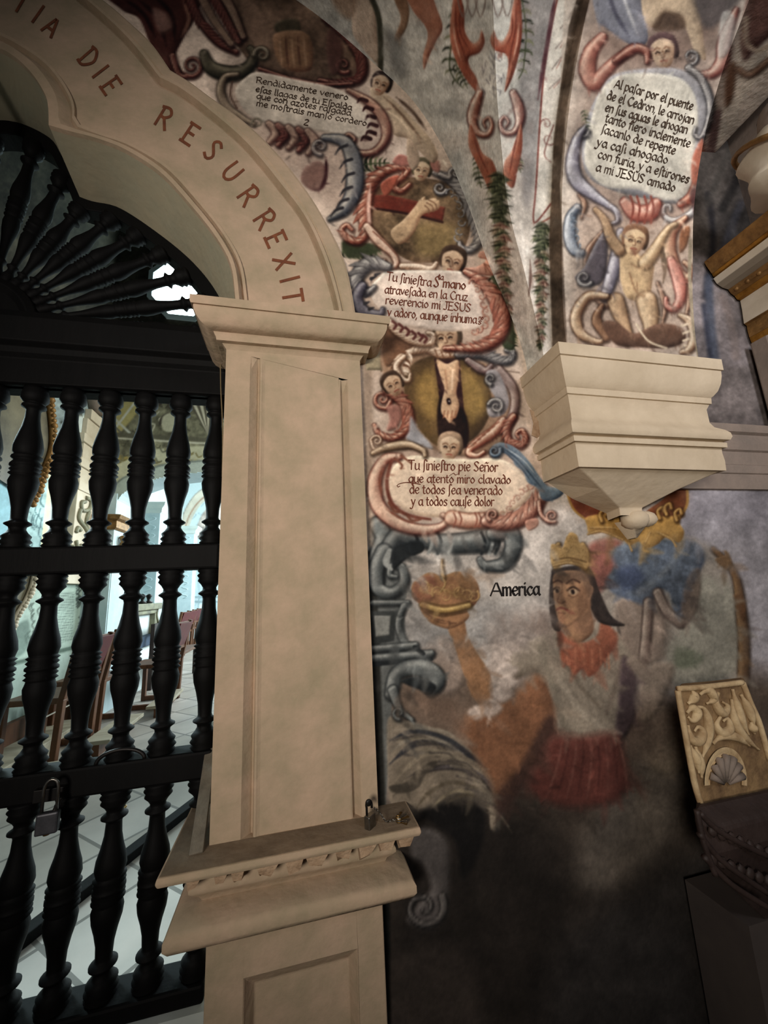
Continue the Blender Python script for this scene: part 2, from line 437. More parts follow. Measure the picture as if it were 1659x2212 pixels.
        for i in range(N):
            r = W[i] / 2 + soft + 3
            xa = max(int((P[i, 0] - r + OX) * PS) - x0, 0); xb = int((P[i, 0] + r + OX) * PS) + 2 - x0
            ya = max(int((P[i, 1] - r + OY) * PS) - y0, 0); yb = int((P[i, 1] + r + OY) * PS) + 2 - y0
            if xb <= 0 or yb <= 0: continue
            sx = X[ya:yb, xa:xb]; sy = Y[ya:yb, xa:xb]
            if sx.size == 0: continue
            d = np.hypot(sx - P[i, 0], sy - P[i, 1]) / max(W[i], .5)
            m = d < best[ya:yb, xa:xb]
            best[ya:yb, xa:xb][m] = d[m]; bi[ya:yb, xa:xb][m] = i
        ok = best < 1e8; Wb = W[bi]; d = best * np.maximum(Wb, .5)
        al = np.where(ok, np.clip(0.5 + (Wb / 2 - d) / soft, 0, 1), 0) * alpha
        if isinstance(cols[0], (int, float)):
            c = np.ones(X.shape + (3,)) * np.array(cols, float) / 255
        else:
            lo, md, hi = [np.array(q, float) / 255 for q in cols]
            ex = X - P[bi, 0]; ey = Y - P[bi, 1]
            nl = (ex * LV[0] + ey * LV[1]) / np.maximum(Wb / 2, .5)
            hk = np.exp(-((nl - 0.35) / 0.33) ** 2)[..., None]; lk = np.clip(-nl * 1.25 - .05, 0, 1)[..., None]
            ek = np.clip((d / np.maximum(Wb / 2, .5) - .72) / .28, 0, 1)[..., None]
            c = md + (hi - md) * hk; c = c + (lo - c) * lk * .9; c = c + (lo - c) * ek * .75
        mt = 1 + (s.cloud[y0:y1, x0:x1] - 0.5) * 0.26 + (s.grain[y0:y1, x0:x1] - .5) * .14
        s.put(x0, x1, y0, y1, c * mt[..., None], al)
        if tube and W.max() > 13 and N > 8 and alpha == 1.0 and any(cols is q for q in LEAFY):          # veins of the leaf mouldings
            k0 = s.cur; s.cur = 0; lo_ = tuple(float(v) for v in np.array(cols[0], float) * .8); hi_ = tuple(float(v) for v in cols[2])
            step = max(int(W.max() * .22), 3)
            for i in range(step, N - step, step):
                t = TG[i]; nn = np.array([-t[1], t[0]]); sg = 1 if (nn @ LV) < 0 else -1; ww = W[i] / 2
                if ww < 3: continue
                a = P[i] + nn * sg * ww * .92; b = P[i] + nn * sg * ww * .05 + t * ww * .9
                s.S([a, (a + b) / 2 + t * ww * .25, b], [2.6, 2.2, .8], lo_, 1.3, n=3, alpha=.7)
                if i % (2 * step) == 0:
                    a2 = P[i] - nn * sg * ww * .6; s.S([a2, a2 + t * ww * .8], [1.8, .8], hi_, 1.3, n=2, alpha=.5)
            s.cur = k0; n_ = 0
            step = max(int(W.max() * .30), 5)
            if W.max() >= 17 and not any(cols is q for q in SMOOTH):
                for i in range(step, N - step, step):                  # acanthus lobes along the shaded side
                    t = TG[i]; nn = np.array([-t[1], t[0]]); sg = -1 if (nn @ LV) < 0 else 1
                    ww = W[i] / 2
                    if ww < 5: continue
                    a = P[i] + nn * sg * ww * .05 - t * ww * .3; b = P[i] + nn * sg * ww * .85 + t * ww * .45; c_ = P[i] + nn * sg * ww * (1.45 + .2 * (n_ % 2)) + t * ww * 1.5; n_ += 1
                    s.S([a + t * 1.5, b + t * 1.8, c_ + t], [ww * .5, ww * .75, 1.5], lo_, 1.8, n=3, alpha=.75)
                    s.S([a, b, c_], [ww * .5, ww * .62, 1.0], tuple(float(v) for v in (np.array(cols[1], float) * (1.08 if n_ % 2 else .96))), 1.8, n=3, alpha=.9)
                    s.S([a, (a + b) / 2, b], [1.0, 2.2, 1.0], hi_, 1.3, n=2, alpha=.6)
            s.cur = k0
    def V(s, cx, cy, r, turns, a0, w, cols, ccw=1, tail=None):
        """volute: spiral moulding closing on its eye; a0 in degrees, tail = points leading into it"""
        n = int(14 * turns) + 4; t = np.linspace(0, 1, n)
        an = math.radians(a0) + ccw * t * turns * 2 * PI; rr = r * (1 - 0.86 * t)
        sp = np.stack([cx + rr * np.cos(an), cy + rr * np.sin(an)], -1)
        pts = np.vstack([np.array(tail, float), sp]) if tail is not None else sp
        k = len(pts); ws = np.r_[np.full(k - n, w), np.linspace(w, w * .35, n)]
        s.S(pts, list(ws), cols, n=4)
    def L(s, pts, w, cols, n=9, side=0, out=0.6):
        """acanthus frond: spine with curled leaflets"""
        P = resamp(cr(pts, 8), n + 2); TG = np.gradient(P, axis=0)
        lo, md, hi = cols
        W = np.interp(np.linspace(0, 1, n + 2), np.linspace(0, 1, len(w)), w) if hasattr(w, '__len__') else np.full(n + 2, float(w))
        for i in range(n + 1):
            t = TG[i] / (np.linalg.norm(TG[i]) + 1e-6); nn = np.array([-t[1], t[0]])
            for sg in ((1, -1) if side == 0 else (side,)):
                q0 = P[i]; q2 = q0 + nn * sg * W[i] + t * W[i] * out; q1 = q0 + nn * sg * W[i] * .6 + t * W[i] * .1
                c_ = lo if (i % 2 == 0) else md
                s.S([q0, q1, q2], [W[i] * .42, W[i] * .36, W[i] * .1], c_ if (i + (sg > 0)) % 3 else hi, soft=1.5, n=4)
        s.S(P, max(W.max() * .16, 1.5), md, soft=1.5, n=3)
    def head(s, cx, cy, r, tilt=0, look=0.0, skin=(196, 164, 132), hair=(62, 46, 36), sh=(120, 84, 62), hairtop=True):
        t = math.radians(tilt); ct, st = math.cos(t), math.sin(t)
        R = lambda a, b: (cx + r * (a * ct - b * st), cy + r * (a * st + b * ct))
        if hairtop: s.F([R(-.95, -.2), R(-.75, -.95), R(0, -1.25), R(.8, -1.0), R(1.05, -.1), R(.8, .55), R(0, .2), R(-.7, .5)], hair, 3, r * .5, lo=(30, 22, 18))
        s.F([R(-.72 + look * .2, -.45), R(0 + look * .2, -.85), R(.72 + look * .2, -.45), R(.68 + look * .15, .3), R(.3 + look * .1, .95), R(-.3 + look * .1, .95), R(-.68 + look * .15, .3)], skin, 3, r * .6, hi=np.minimum(np.array(skin) + 24, 255), lo=sh)
        lk = look * .3
        for e in (-1, 1):
            s.S([R(lk + e * .52, -.2), R(lk + e * .32, -.3), R(lk + e * .14, -.2)], r * .10, sh, 1.5)
            s.S([R(lk + e * .42, 0), R(lk + e * .3, -.05), R(lk + e * .2, .02)], r * .13, (50, 34, 28), 1.4); s.S([R(lk + e * .46, .12), R(lk + e * .2, .13)], r * .06, sh, 1.5)
        s.S([R(lk, -.1), R(lk + .10, .28), R(lk - .08, .34)], r * .10, sh, 1.5)
        s.S([R(lk - .2, .58), R(lk, .54), R(lk + .2, .58)], r * .12, (136, 70, 56), 1.5)
        s.S([R(lk - .12, .72), R(lk + .12, .72)], r * .07, sh, 1.5)
    def mottle(s, amt, cell, seed, region=None, tint=(1, 1, 1)):
        nz = (fbm(CH, CW, cell, seed, 5) - .5).astype(np.float32) * 2 * amt
        if region is not None: nz = nz * region
        s.a *= (1 + nz[..., None] * np.array(tint, np.float32))
    def dabs(s, n, x0, x1, y0, y1, wmin, wmax, amp, alpha, flow=0.8):
        k0 = s.cur; s.cur = 0; r = np.random.default_rng(n)
        for i in range(n):
            x, y = x0 + r.random() * (x1 - x0), y0 + r.random() * (y1 - y0)
            c = s.a[min(max(int((y + OY) * PS), 0), CH - 1), min(max(int((x + OX) * PS), 0), CW - 1)] * 255 * (1 + r.normal() * amp)
            w_ = wmin + r.random() * (wmax - wmin); a = flow + r.normal() * .6; L_ = w_ * (1.5 + 2 * r.random())
            s.S([(x, y), (x + math.cos(a) * L_ * .5 + r.normal() * w_ * .2, y + math.sin(a) * L_ * .5), (x + math.cos(a) * L_, y + math.sin(a) * L_)], [w_ * .5, w_, w_ * .3], tuple(float(v) for v in np.clip(c, 5, 250)), w_ * .45, n=2, alpha=alpha)
        s.cur = k0
    def age(s, desat=.2, wear=.25, blur=1, contrast=1.0, low=0.0):
        a = s.a
        for ax in (0, 1):
            if blur: a = (np.roll(a, 1, ax) + a * 2 + np.roll(a, -1, ax)) / 4
        g = a.mean(2, keepdims=True)
        k = np.clip(((np.arange(CH) / PS - OY) - 1110) / 80, 0, 1)[:, None, None] * low
        a = a + (g * np.array([1.04, 1.0, .95]) - a) * (desat + k); contrast = contrast - (contrast - .96) * np.clip(k * 4, 0, 1)
        big = a.copy()
        for ax in (0, 1):
            c = np.cumsum(np.concatenate([np.repeat(big.take([0], ax), 27, ax), big, np.repeat(big.take([-1], ax), 25, ax)], ax), ax); n_ = a.shape[ax]
            big = (c.take(np.arange(51, 51 + n_), ax) - c.take(np.arange(0, n_), ax)) / 51
        k = np.clip((fbm(CH, CW, 18, 91, 5) - .45) * 3.2, 0, 1)[..., None] * wear
        a = a + (big - a) * k
        a = np.clip(.60 + (a - .62) * contrast, .03, 1)
        fine = (fbm(CH, CW, 3.2, 57, 2) - .5) * .16 + (s.cloud - .5) * .18
        s.a = np.clip(a * (1 + fine[..., None]), 0, 1).astype(np.float32)
    def sample(s, q):
        x = np.clip((q[:, 0] + OX) * PS, 0, CW - 1.001); y = np.clip((q[:, 1] + OY) * PS, 0, CH - 1.001)
        xi = x.astype(int); yi = y.astype(int); fx = (x - xi)[:, None]; fy = (y - yi)[:, None]
        xj = np.minimum(xi + 1, CW - 1); yj = np.minimum(yi + 1, CH - 1)
        c = (s.a[yi, xi] * (1 - fx) + s.a[yi, xj] * fx) * (1 - fy) + (s.a[yj, xi] * (1 - fx) + s.a[yj, xj] * fx) * fy
        return np.clip(c, 0, 1)
    def ids(s, q):
        x = np.clip((q[:, 0] + OX) * PS, 0, CW - 1).astype(int); y = np.clip((q[:, 1] + OY) * PS, 0, CH - 1).astype(int)
        return s.id[y, x]

THINGS = {}                            # key -> Empty of a painted thing
def painted(name, P, cv, m, keep=None, gain=1.1, flip=False, parts=True, kind='structure'):
    """a surface grid P[nu,nv,3]; its plaster becomes one object, every painted part found on it another"""
    nu, nv = P.shape[:2]; V = P.reshape(-1, 3); q = proj(V); c = s2l(cv.sample(q)) * gain
    i = np.arange(nu * nv).reshape(nu, nv)
    Q = np.stack([i[:-1, :-1], i[1:, :-1], i[1:, 1:], i[:-1, 1:]], -1).reshape(-1, 4)
    if flip: Q = Q[:, ::-1]
    cen = V[Q].mean(1)
    if keep is not None:
        k = keep(cen); Q = Q[k]; cen = cen[k]
    fid = cv.ids(proj(cen)) if parts else np.zeros(len(Q), int)
    objs = []
    for idn in np.unique(fid):
        q4 = Q[fid == idn]; uv, inv = np.unique(q4, return_inverse=True); inv = inv.reshape(-1, 4)
        me = bpy.data.meshes.new(name); me.vertices.add(len(uv)); me.vertices.foreach_set('co', V[uv].astype(np.float32).ravel())
        n = len(inv); me.loops.add(n * 4); me.loops.foreach_set('vertex_index', inv.astype(np.int32).ravel())
        me.polygons.add(n); me.polygons.foreach_set('loop_start', np.arange(0, n * 4, 4, dtype=np.int32))
        me.polygons.foreach_set('use_smooth', np.ones(n, bool))
        me.update(calc_edges=True)
        at = me.color_attributes.new('Col', 'FLOAT_COLOR', 'POINT')
        at.data.foreach_set('color', np.c_[c[uv], np.ones(len(uv))].astype(np.float32).ravel())
        if idn == 0:
            o = link(name, me, m); tag(o, kind=kind); objs.append(o)
        else:
            key, part = IDS[int(idn)]
            o = link(part, me, m, THINGS[key]); objs.append(o)
    return objs

# ------------------------------------------------------------------ lettering: pen-stroke alphabet
GL = {
'a': (.78, ['~.62,.85 .36,1 .08,.52 .3,.02 .6,.35', '.64,1 .64,.12 .76,0']), 'b': (.74, ['.1,1.6 .1,.05', '~.1,.7 .42,1 .66,.5 .4,0 .1,.15']),
'c': (.66, ['~.6,.82 .36,1 .08,.5 .36,0 .62,.22']), 'd': (.78, ['~.6,.8 .35,1 .08,.5 .32,0 .6,.3', '~.36,1.62 .58,1.3 .65,.8 .66,0']),
'e': (.7, ['~.1,.5 .58,.62 .52,.95 .3,1 .08,.5 .34,0 .62,.22']), 'f': (.5, ['~.52,1.5 .32,1.62 .22,1.2 .22,0', '.04,1 .46,1']),
'\u017f': (.42, ['~.5,1.5 .3,1.66 .2,1.2 .2,0 .1,-.35']), 'g': (.76, ['~.62,.85 .36,1 .08,.52 .3,.05 .6,.35', '~.64,1 .66,-.2 .4,-.6 .1,-.45']),
'h': (.74, ['.1,1.6 .1,0', '~.1,.7 .42,1 .62,.75 .62,0']), 'i': (.32, ['.15,1 .15,.08 .26,0', '.13,1.34 .2,1.44']),
'j': (.34, ['~.2,1 .2,-.2 .0,-.52', '.18,1.34 .25,1.44']), 'l': (.34, ['.15,1.62 .15,.08 .28,0']),
'm': (1.02, ['.1,1 .1,0', '~.1,.75 .34,1 .48,.78 .48,0', '~.48,.75 .72,1 .88,.78 .88,0']), 'n': (.74, ['.1,1 .1,0', '~.1,.75 .42,1 .62,.75 .62,0']),
'\u00f1': (.74, ['.1,1 .1,0', '~.1,.75 .42,1 .62,.75 .62,0', '~.12,1.3 .28,1.45 .42,1.3 .6,1.42']), 'o': (.72, ['~.35,1 .08,.5 .35,0 .63,.5 .35,1']),
'p': (.74, ['.1,1 .1,-.6', '~.1,.75 .42,1 .66,.5 .4,0 .1,.15']), 'q': (.76, ['~.62,.85 .36,1 .08,.52 .3,.02 .6,.35', '.65,1 .65,-.6']),
'r': (.54, ['.1,1 .1,0', '~.1,.7 .3,1 .5,.92']), 's': (.62, ['~.54,.86 .3,1 .12,.74 .5,.32 .34,0 .06,.14']),
't': (.48, ['~.2,1.38 .18,.3 .28,.02 .44,.08', '.02,1 .42,1']), 'u': (.74, ['~.1,1 .1,.25 .3,0 .58,.25', '.62,1 .62,.1 .72,0']),
'v': (.66, ['.05,1 .32,0 .6,1']), 'x': (.66, ['.05,1 .6,0', '.58,1 .05,0']), 'y': (.68, ['.05,1 .34,.1', '~.62,1 .34,.1 .12,-.5 -.15,-.4']), 'z': (.66, ['.08,1 .58,1 .08,0 .62,0']),
',': (.26, ['.14,.1 .04,-.28']), '.': (.24, ['.1,.02 .16,.1']), ' ': (.42, []), '9': (.6, ['~.5,.9 .2,1 .1,.7 .35,.5 .52,.9 .4,.2 .1,0']), '2': (.6, ['~.08,.8 .3,1 .5,.75 .08,0 .55,0']),
'A': (1.0, ['.06,0 .5,1.55 .94,0', '.24,.5 .76,.5']), 'C': (.96, ['~.86,1.3 .5,1.55 .1,.78 .5,0 .9,.25']), 'D': (.98, ['.14,1.5 .14,0', '~.0,1.5 .5,1.5 .9,.78 .5,0 .0,0']),
'E': (.84, ['.14,1.5 .14,0', '.0,1.5 .72,1.5', '.14,.8 .6,.8', '.0,0 .76,0']), 'I': (.36, ['.18,1.5 .18,0']), 'J': (.6, ['~.4,1.5 .4,.3 .25,0 .0,.1', '.2,1.5 .55,1.5']),
'P': (.84, ['.14,1.5 .14,0', '~.0,1.45 .5,1.55 .76,1.15 .45,.75 .14,.75']), 'R': (.92, ['.14,1.5 .14,0', '~.0,1.45 .5,1.55 .74,1.15 .45,.78 .14,.78', '.42,.78 .88,0']),
'S': (.8, ['~.7,1.3 .4,1.55 .12,1.2 .64,.45 .4,0 .06,.22']), 'T': (.9, ['.02,1.5 .86,1.5', '.44,1.5 .44,0']), 'U': (.92, ['~.12,1.5 .12,.4 .45,0 .8,.4 .8,1.5']), 'X': (.86, ['.06,1.5 .8,0', '.8,1.5 .06,0']),
}
def glyph_lines(ch):
    adv, ls = GL[ch]; out = []
    for l in ls:
        sm = l[0] == '~'; p = np.array([[float(v) for v in q.split(',')] for q in l.lstrip('~').split()])
        out.append(resamp(cr(p, 8), 18) if sm and len(p) > 2 else resamp(p, 2 + 4 * (len(p) - 1)) if len(p) > 2 else np.linspace(p[0], p[1], 5))
    return adv, out
class Letters:
    """ink ribbons following a surface; to3d maps a point of the photograph's lines to the surface"""
    def __init__(s, to3d): s.f = to3d; s.v = []; s.q = []; s.k = 0
    def ribbon(s, px, w, nib=0.6, wmin=0.45):
        T = np.gradient(px, axis=0); T /= np.maximum(np.linalg.norm(T, axis=1, keepdims=True), 1e-6); N = np.stack([-T[:, 1], T[:, 0]], -1)
        an = np.arctan2(T[:, 1], T[:, 0]); W = w * (wmin + (1 - wmin) * np.abs(np.sin(an + nib)))[:, None] / 2
        k = len(s.v)
        px = px.copy(); px[0] -= T[0] * w * .25; px[-1] += T[-1] * w * .25
        lift = 1 - 2.5e-5 * (s.k % 40); s.k += 1
        for p in np.concatenate([px + N * W, px - N * W]): s.v.append(EYE + (np.asarray(s.f(p[0], p[1])) - EYE) * lift)
        n = len(px)
        for i in range(n - 1): s.q.append((k + i, k + i + 1, k + n + i + 1, k + n + i))
    def line(s, text, p0, p1, xh, w, slant=0.0, squeeze=None):
        p0 = np.array(p0, float); p1 = np.array(p1, float); d = p1 - p0; Lp = np.linalg.norm(d); d /= Lp; up = np.array([d[1], -d[0]])
        tot = sum(GL[c][0] for c in text); k = Lp / (tot); x = 0.0
        for c in text:
            adv, ls = glyph_lines(c)
            for l in ls:
                px = p0 + np.outer((x + l[:, 0] + slant * l[:, 1]) * k, d) + np.outer(l[:, 1] * xh, up)
                s.ribbon(px, w)
            x += adv
    def letter(s, c, centre, base, h, w, wid=1.0):
        """one capital: centre, reading direction and cap height in photo px"""
        d = nrm(base); up = np.array([d[1], -d[0]]); adv, ls = glyph_lines(c); k = h / 1.5
        for l in ls:
            px = np.array(centre) + np.outer((l[:, 0] - adv / 2) * k * wid, d) + np.outer((l[:, 1] - .75) * k, up)
            s.ribbon(px, w, wmin=.85)
    def build(s, m, parent, name='lettering'):
        return link(name, mesh_from(s.v, s.q), m, parent)

# ------------------------------------------------------------------ painted things (each an Empty on the wall that parents its painted parts)
def wpt(x, y): return tuple(onY(x, y, WALL))
def thing(key, name, at, label, cat, group=None):
    THINGS[key] = empty(name, at, label, cat, group); return THINGS[key]
G1 = 'painted cartouches with verses'
thing('c1', 'painted_cartouche', wpt(660, 220), 'painted wall cartouche above the arch, verse beginning Rendidamente, under a torn torso scene', 'mural', G1)
thing('c2', 'painted_cartouche', wpt(925, 640), 'painted cartouche with a hand nailed to a red-brown cross beam, verse beginning Tu siniestra', 'mural', G1)
thing('c3', 'painted_cartouche', wpt(980, 1050), 'painted cartouche with a nailed foot on ochre ground, verse beginning Tu siniestro pie', 'mural', G1)
thing('drape', 'painted_scroll_figure', wpt(350, 80), 'dark maroon painted scroll and drapery beside the top of the arch', 'mural')
thing('cherubA', 'painted_cherub', wpt(870, 250), 'painted climbing cherub squeezed along the vault edge above the second cartouche', 'mural')
thing('bluearch', 'painted_column', wpt(840, 1320), 'blue-grey painted scroll column and acanthus leaf beside the pilaster', 'mural')
thing('woman', 'painted_woman', wpt(1230, 1450), 'painted crowned woman named America in red collar holding up a crown', 'mural')
thing('shield', 'painted_shield', wpt(1450, 1300), 'painted blue and grey coat of arms with red and gold crown below the corbel', 'mural')
thing('swag', 'painted_swag', (0.75, 1.1, 3.4), 'long painted swag of red scrolls and green leaves hanging on the vault groin', 'mural')
thing('swag2', 'painted_swag', (0.98, 1.2, 2.8), 'short painted garland of green and pink leaves left of the corbel top', 'mural')
thing('legs', 'painted_figure_legs', (0.6, 1.0, 4.0), 'painted bare legs of a figure on the grey vault at the top edge', 'mural')
thing('c4', 'painted_cartouche', (1.38, 1.05, 3.2), 'painted cartouche on the rib underside, verse beginning Al pasar por el puente', 'mural', G1)
thing('cherubB', 'painted_cherub', (1.38, 1.12, 2.7), 'painted kneeling cherub with raised arms holding up the rib cartouche', 'mural')
thing('ribtop', 'painted_cherub', (1.38, 0.85, 3.6), 'painted tumbling cherub with blue drapery at the top of the rib', 'mural')

W = Canvas((206, 186, 168))
V = Canvas((182, 182, 174))
RED = ((78, 34, 28), (154, 94, 76), (218, 184, 158)); ROSE = ((92, 50, 42), (176, 126, 106), (222, 192, 170))
SLATE = ((56, 54, 58), (126, 122, 120), (184, 180, 172)); BLUE = ((34, 46, 60), (84, 104, 122), (150, 164, 172))
CREAM = ((112, 78, 58), (196, 172, 148), (226, 208, 186)); MAR = ((48, 24, 26), (98, 54, 50), (160, 120, 104))
GREEN = ((34, 40, 28), (70, 78, 54), (120, 122, 92)); OCH = ((92, 62, 30), (160, 120, 62), (206, 168, 104))
TEAL = ((34, 39, 42), (92, 98, 98), (146, 150, 146)); OLIVE = ((52, 48, 40), (112, 104, 90), (160, 148, 128))

LEAFY += [RED, ROSE, SLATE, BLUE, CREAM, MAR]
# ======================= the wall
w = W
yy, xx = np.mgrid[0:CH, 0:CW]; PX = xx / PS - OX; PY = yy / PS - OY
def zone(c, poly, soft, alpha=1.0, mott=.12): w.F(poly, c, soft, smooth=True, alpha=alpha, mott=mott)
w.off()
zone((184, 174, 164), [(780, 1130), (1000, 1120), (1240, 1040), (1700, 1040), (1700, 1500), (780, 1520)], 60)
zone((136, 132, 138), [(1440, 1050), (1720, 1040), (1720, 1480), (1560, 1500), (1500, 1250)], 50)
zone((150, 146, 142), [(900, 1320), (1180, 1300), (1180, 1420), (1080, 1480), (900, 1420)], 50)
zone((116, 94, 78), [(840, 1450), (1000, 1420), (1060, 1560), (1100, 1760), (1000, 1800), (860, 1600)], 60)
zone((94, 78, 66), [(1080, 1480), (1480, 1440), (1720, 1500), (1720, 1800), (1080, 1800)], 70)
zone((66, 56, 48), [(820, 1740), (1160, 1700), (1420, 1640), (1500, 1720), (1500, 2300), (820, 2300)], 90)  # dark ground of the mural, with the lower shade put into its colour
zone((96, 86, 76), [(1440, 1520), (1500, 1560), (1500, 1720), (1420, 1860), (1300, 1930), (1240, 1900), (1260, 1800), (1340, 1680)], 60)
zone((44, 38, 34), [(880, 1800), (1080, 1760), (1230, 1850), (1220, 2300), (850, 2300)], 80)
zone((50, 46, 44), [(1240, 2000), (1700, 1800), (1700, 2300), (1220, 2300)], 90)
w.mottle(.10, 60, 21); w.mottle(.10, 16, 31)
# clouds and faded figures round the woman
w.off()
for (x, y, rx, ry, c) in [(1150, 1330, 38, 30, (176, 162, 152)), (1170, 1345, 20, 26, (128, 108, 96)), (1085, 1420, 40, 30, (190, 172, 164)), (1060, 1440, 30, 40, (188, 176, 164)),
                          (1110, 1440, 44, 46, (170, 152, 140)), (1320, 1370, 60, 70, (132, 112, 100)), (1390, 1420, 70, 60, (136, 120, 106)), (1430, 1480, 50, 60, (150, 136, 122)),
                          (1360, 1520, 40, 60, (104, 82, 74)), (1480, 1560, 60, 60, (128, 112, 92)), (960, 1440, 50, 60, (160, 140, 126)), (1370, 1350, 26, 36, (156, 138, 122)), (1440, 1620, 60, 50, (120, 104, 84))]:
    w.F([(x - rx, y), (x - rx * .6, y - ry * .8), (x + rx * .2, y - ry), (x + rx, y - ry * .2), (x + rx * .7, y + ry * .8), (x - rx * .3, y + ry)], c, 22, 14, alpha=.75)

w.F([(1300, 1360), (1480, 1380), (1480, 1560), (1400, 1640), (1330, 1600)], (96, 78, 68), 50, alpha=.6); w.F([(1060, 1330), (1190, 1350), (1190, 1440), (1080, 1480)], (140, 120, 108), 30, alpha=.6)
# ---- blue-grey column with leaf at the left of the lower mural
w.part('bluearch', 'column')
w.F([(796, 1120), (838, 1125), (850, 1160), (836, 1185), (860, 1190), (880, 1250), (878, 1290), (872, 1300), (876, 1390), (905, 1400), (908, 1425), (930, 1440), (850, 1470), (836, 1700), (830, 1800), (800, 1800)], (104, 108, 106), 3, 0, smooth=False)
w.off()
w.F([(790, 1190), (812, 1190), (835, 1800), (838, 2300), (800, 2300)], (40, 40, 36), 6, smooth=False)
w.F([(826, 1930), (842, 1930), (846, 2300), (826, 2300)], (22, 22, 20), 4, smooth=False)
w.part('bluearch', 'scroll')
w.S([(815, 1132), (828, 1160), (815, 1200), (812, 1250)], 36, TEAL)
w.S([(835, 1190), (858, 1158), (900, 1160), (950, 1172), (1000, 1172), (1050, 1166)], [34, 36, 36, 40, 44, 50], TEAL)
for x in (895, 925, 945, 968, 1040, 1056, 1070): w.S([(x, 1150), (x + 8, 1172), (x, 1196)], 7, TEAL[0] if x in (895, 945, 1040, 1070) else TEAL[2], 3)
w.S([(1068, 1150), (1100, 1150), (1108, 1180), (1090, 1216), (1050, 1222), (1036, 1208)], [36, 38, 36, 32, 24, 12], TEAL)
w.S([(828, 1190), (812, 1230), (816, 1270), (846, 1280), (872, 1258), (868, 1226), (846, 1222), (842, 1242), (856, 1246)], [34, 34, 32, 28, 24, 22, 18, 13, 8], TEAL)
w.S([(842, 1190), (834, 1215), (846, 1230)], [12, 16, 6], TEAL[2])
w.F([(850, 1180), (905, 1168), (915, 1190), (880, 1206), (850, 1228)], TEAL[0], 4, 6)
w.part('bluearch', 'pedestal_panel')
w.S([(805, 1302), (880, 1302)], 12, TEAL); w.S([(872, 1308), (860, 1345), (872, 1385), (890, 1396)], 14, TEAL)
w.F([(802, 1320), (856, 1320), (852, 1385), (806, 1392)], (52, 56, 56), 2, smooth=False)
w.F([(808, 1330), (844, 1330), (841, 1372), (812, 1376)], (130, 132, 126), 2, 4, smooth=False)
w.S([(804, 1402), (896, 1394)], 16, TEAL); w.S([(806, 1422), (930, 1412)], 18, TEAL); w.S([(806, 1436), (932, 1424)], 8, TEAL[0])
w.S([(896, 1398), (914, 1412)], 10, TEAL[0])
w.part('bluearch', 'acanthus_leaf')
w.S([(846, 1498), (856, 1456), (896, 1440), (934, 1452), (944, 1474), (930, 1494)], [30, 30, 34, 36, 36, 22], TEAL)
w.F([(866, 1470), (900, 1462), (940, 1478), (936, 1496), (922, 1502), (905, 1490), (880, 1480)], TEAL[0], 5, 6)
w.S([(848, 1490), (862, 1530), (890, 1555)], [22, 14, 8], TEAL)
w.F([(840, 1550), (870, 1556), (930, 1570), (1000, 1606), (1050, 1660), (1082, 1726), (1080, 1790), (1060, 1790), (1050, 1740), (990, 1732), (945, 1752), (905, 1772), (880, 1770), (845, 1740), (838, 1680), (836, 1600)], (124, 110, 92), 5, 30, lo=(40, 38, 38))
for i, (a, b, c, d, wd, cc) in enumerate([((842, 1650), (900, 1606), (980, 1610), (1050, 1660), 13, (52, 52, 58)), ((842, 1600), (890, 1580), (950, 1590), (1010, 1620), 10, (56, 58, 64)), ((846, 1578), (900, 1572), (960, 1580), (1010, 1610), 6, (150, 138, 118)),
                                          ((850, 1690), (910, 1634), (980, 1634), (1062, 1690), 10, (148, 132, 108)), ((880, 1680), (930, 1660), (1010, 1664), (1076, 1730), 14, (60, 54, 52)), ((930, 1662), (985, 1656), (1040, 1676), (1080, 1720), 8, (88, 80, 80)),
                                          ((850, 1720), (880, 1690), (900, 1680), (950, 1642), 8, (80, 70, 58)), ((900, 1745), (930, 1710), (980, 1690), (1050, 1710), 9, (92, 80, 62)), ((930, 1748), (960, 1720), (1000, 1708), (1056, 1732), 7, (150, 134, 104)),
                                          ((960, 1738), (990, 1722), (1020, 1718), (1056, 1742), 6, (92, 80, 62)), ((844, 1624), (890, 1594), (950, 1600), (1000, 1628), 7, (150, 140, 122))]):
    w.S([a, b, c, d], wd, cc, 4, taper=True)
for i in range(30):
    t = i / 29; a = (850 + 190 * t, 1600 + 150 * t * t + rng.normal() * 8); w.S([a, (a[0] + 40, a[1] - 8 + 24 * t), (a[0] + 66, a[1] + 8 + 40 * t)], [5, 4, 1.5], [(64, 58, 56), (150, 136, 112), (92, 82, 68)][i % 3], 3, alpha=.7)
w.F([(842, 1698), (880, 1690), (900, 1664), (935, 1644), (944, 1650), (920, 1672), (905, 1700), (880, 1712), (850, 1712)], (74, 66, 56), 4)
w.V(862, 1540, 14, 1.2, 90, 7, TEAL)
w.part('bluearch', 'lower_scroll')
w.F([(890, 1800), (930, 1790), (970, 1830), (965, 1960), (930, 2010), (880, 1990), (905, 1950), (930, 1920), (915, 1870), (890, 1850)], (84, 78, 76), 14, 18, lo=(44, 40, 40))
w.V(915, 1960, 46, 1.4, -30, 16, ((40, 38, 38), (84, 80, 78), (106, 100, 96)))
w.F([(910, 1752), (990, 1736), (1045, 1745), (1040, 1830), (1000, 1900), (985, 1820), (940, 1782)], (26, 24, 24), 12)
w.off(); w.F([(850, 2080), (1000, 2050), (1030, 2300), (845, 2300)], (70, 60, 54), 40, alpha=.6)

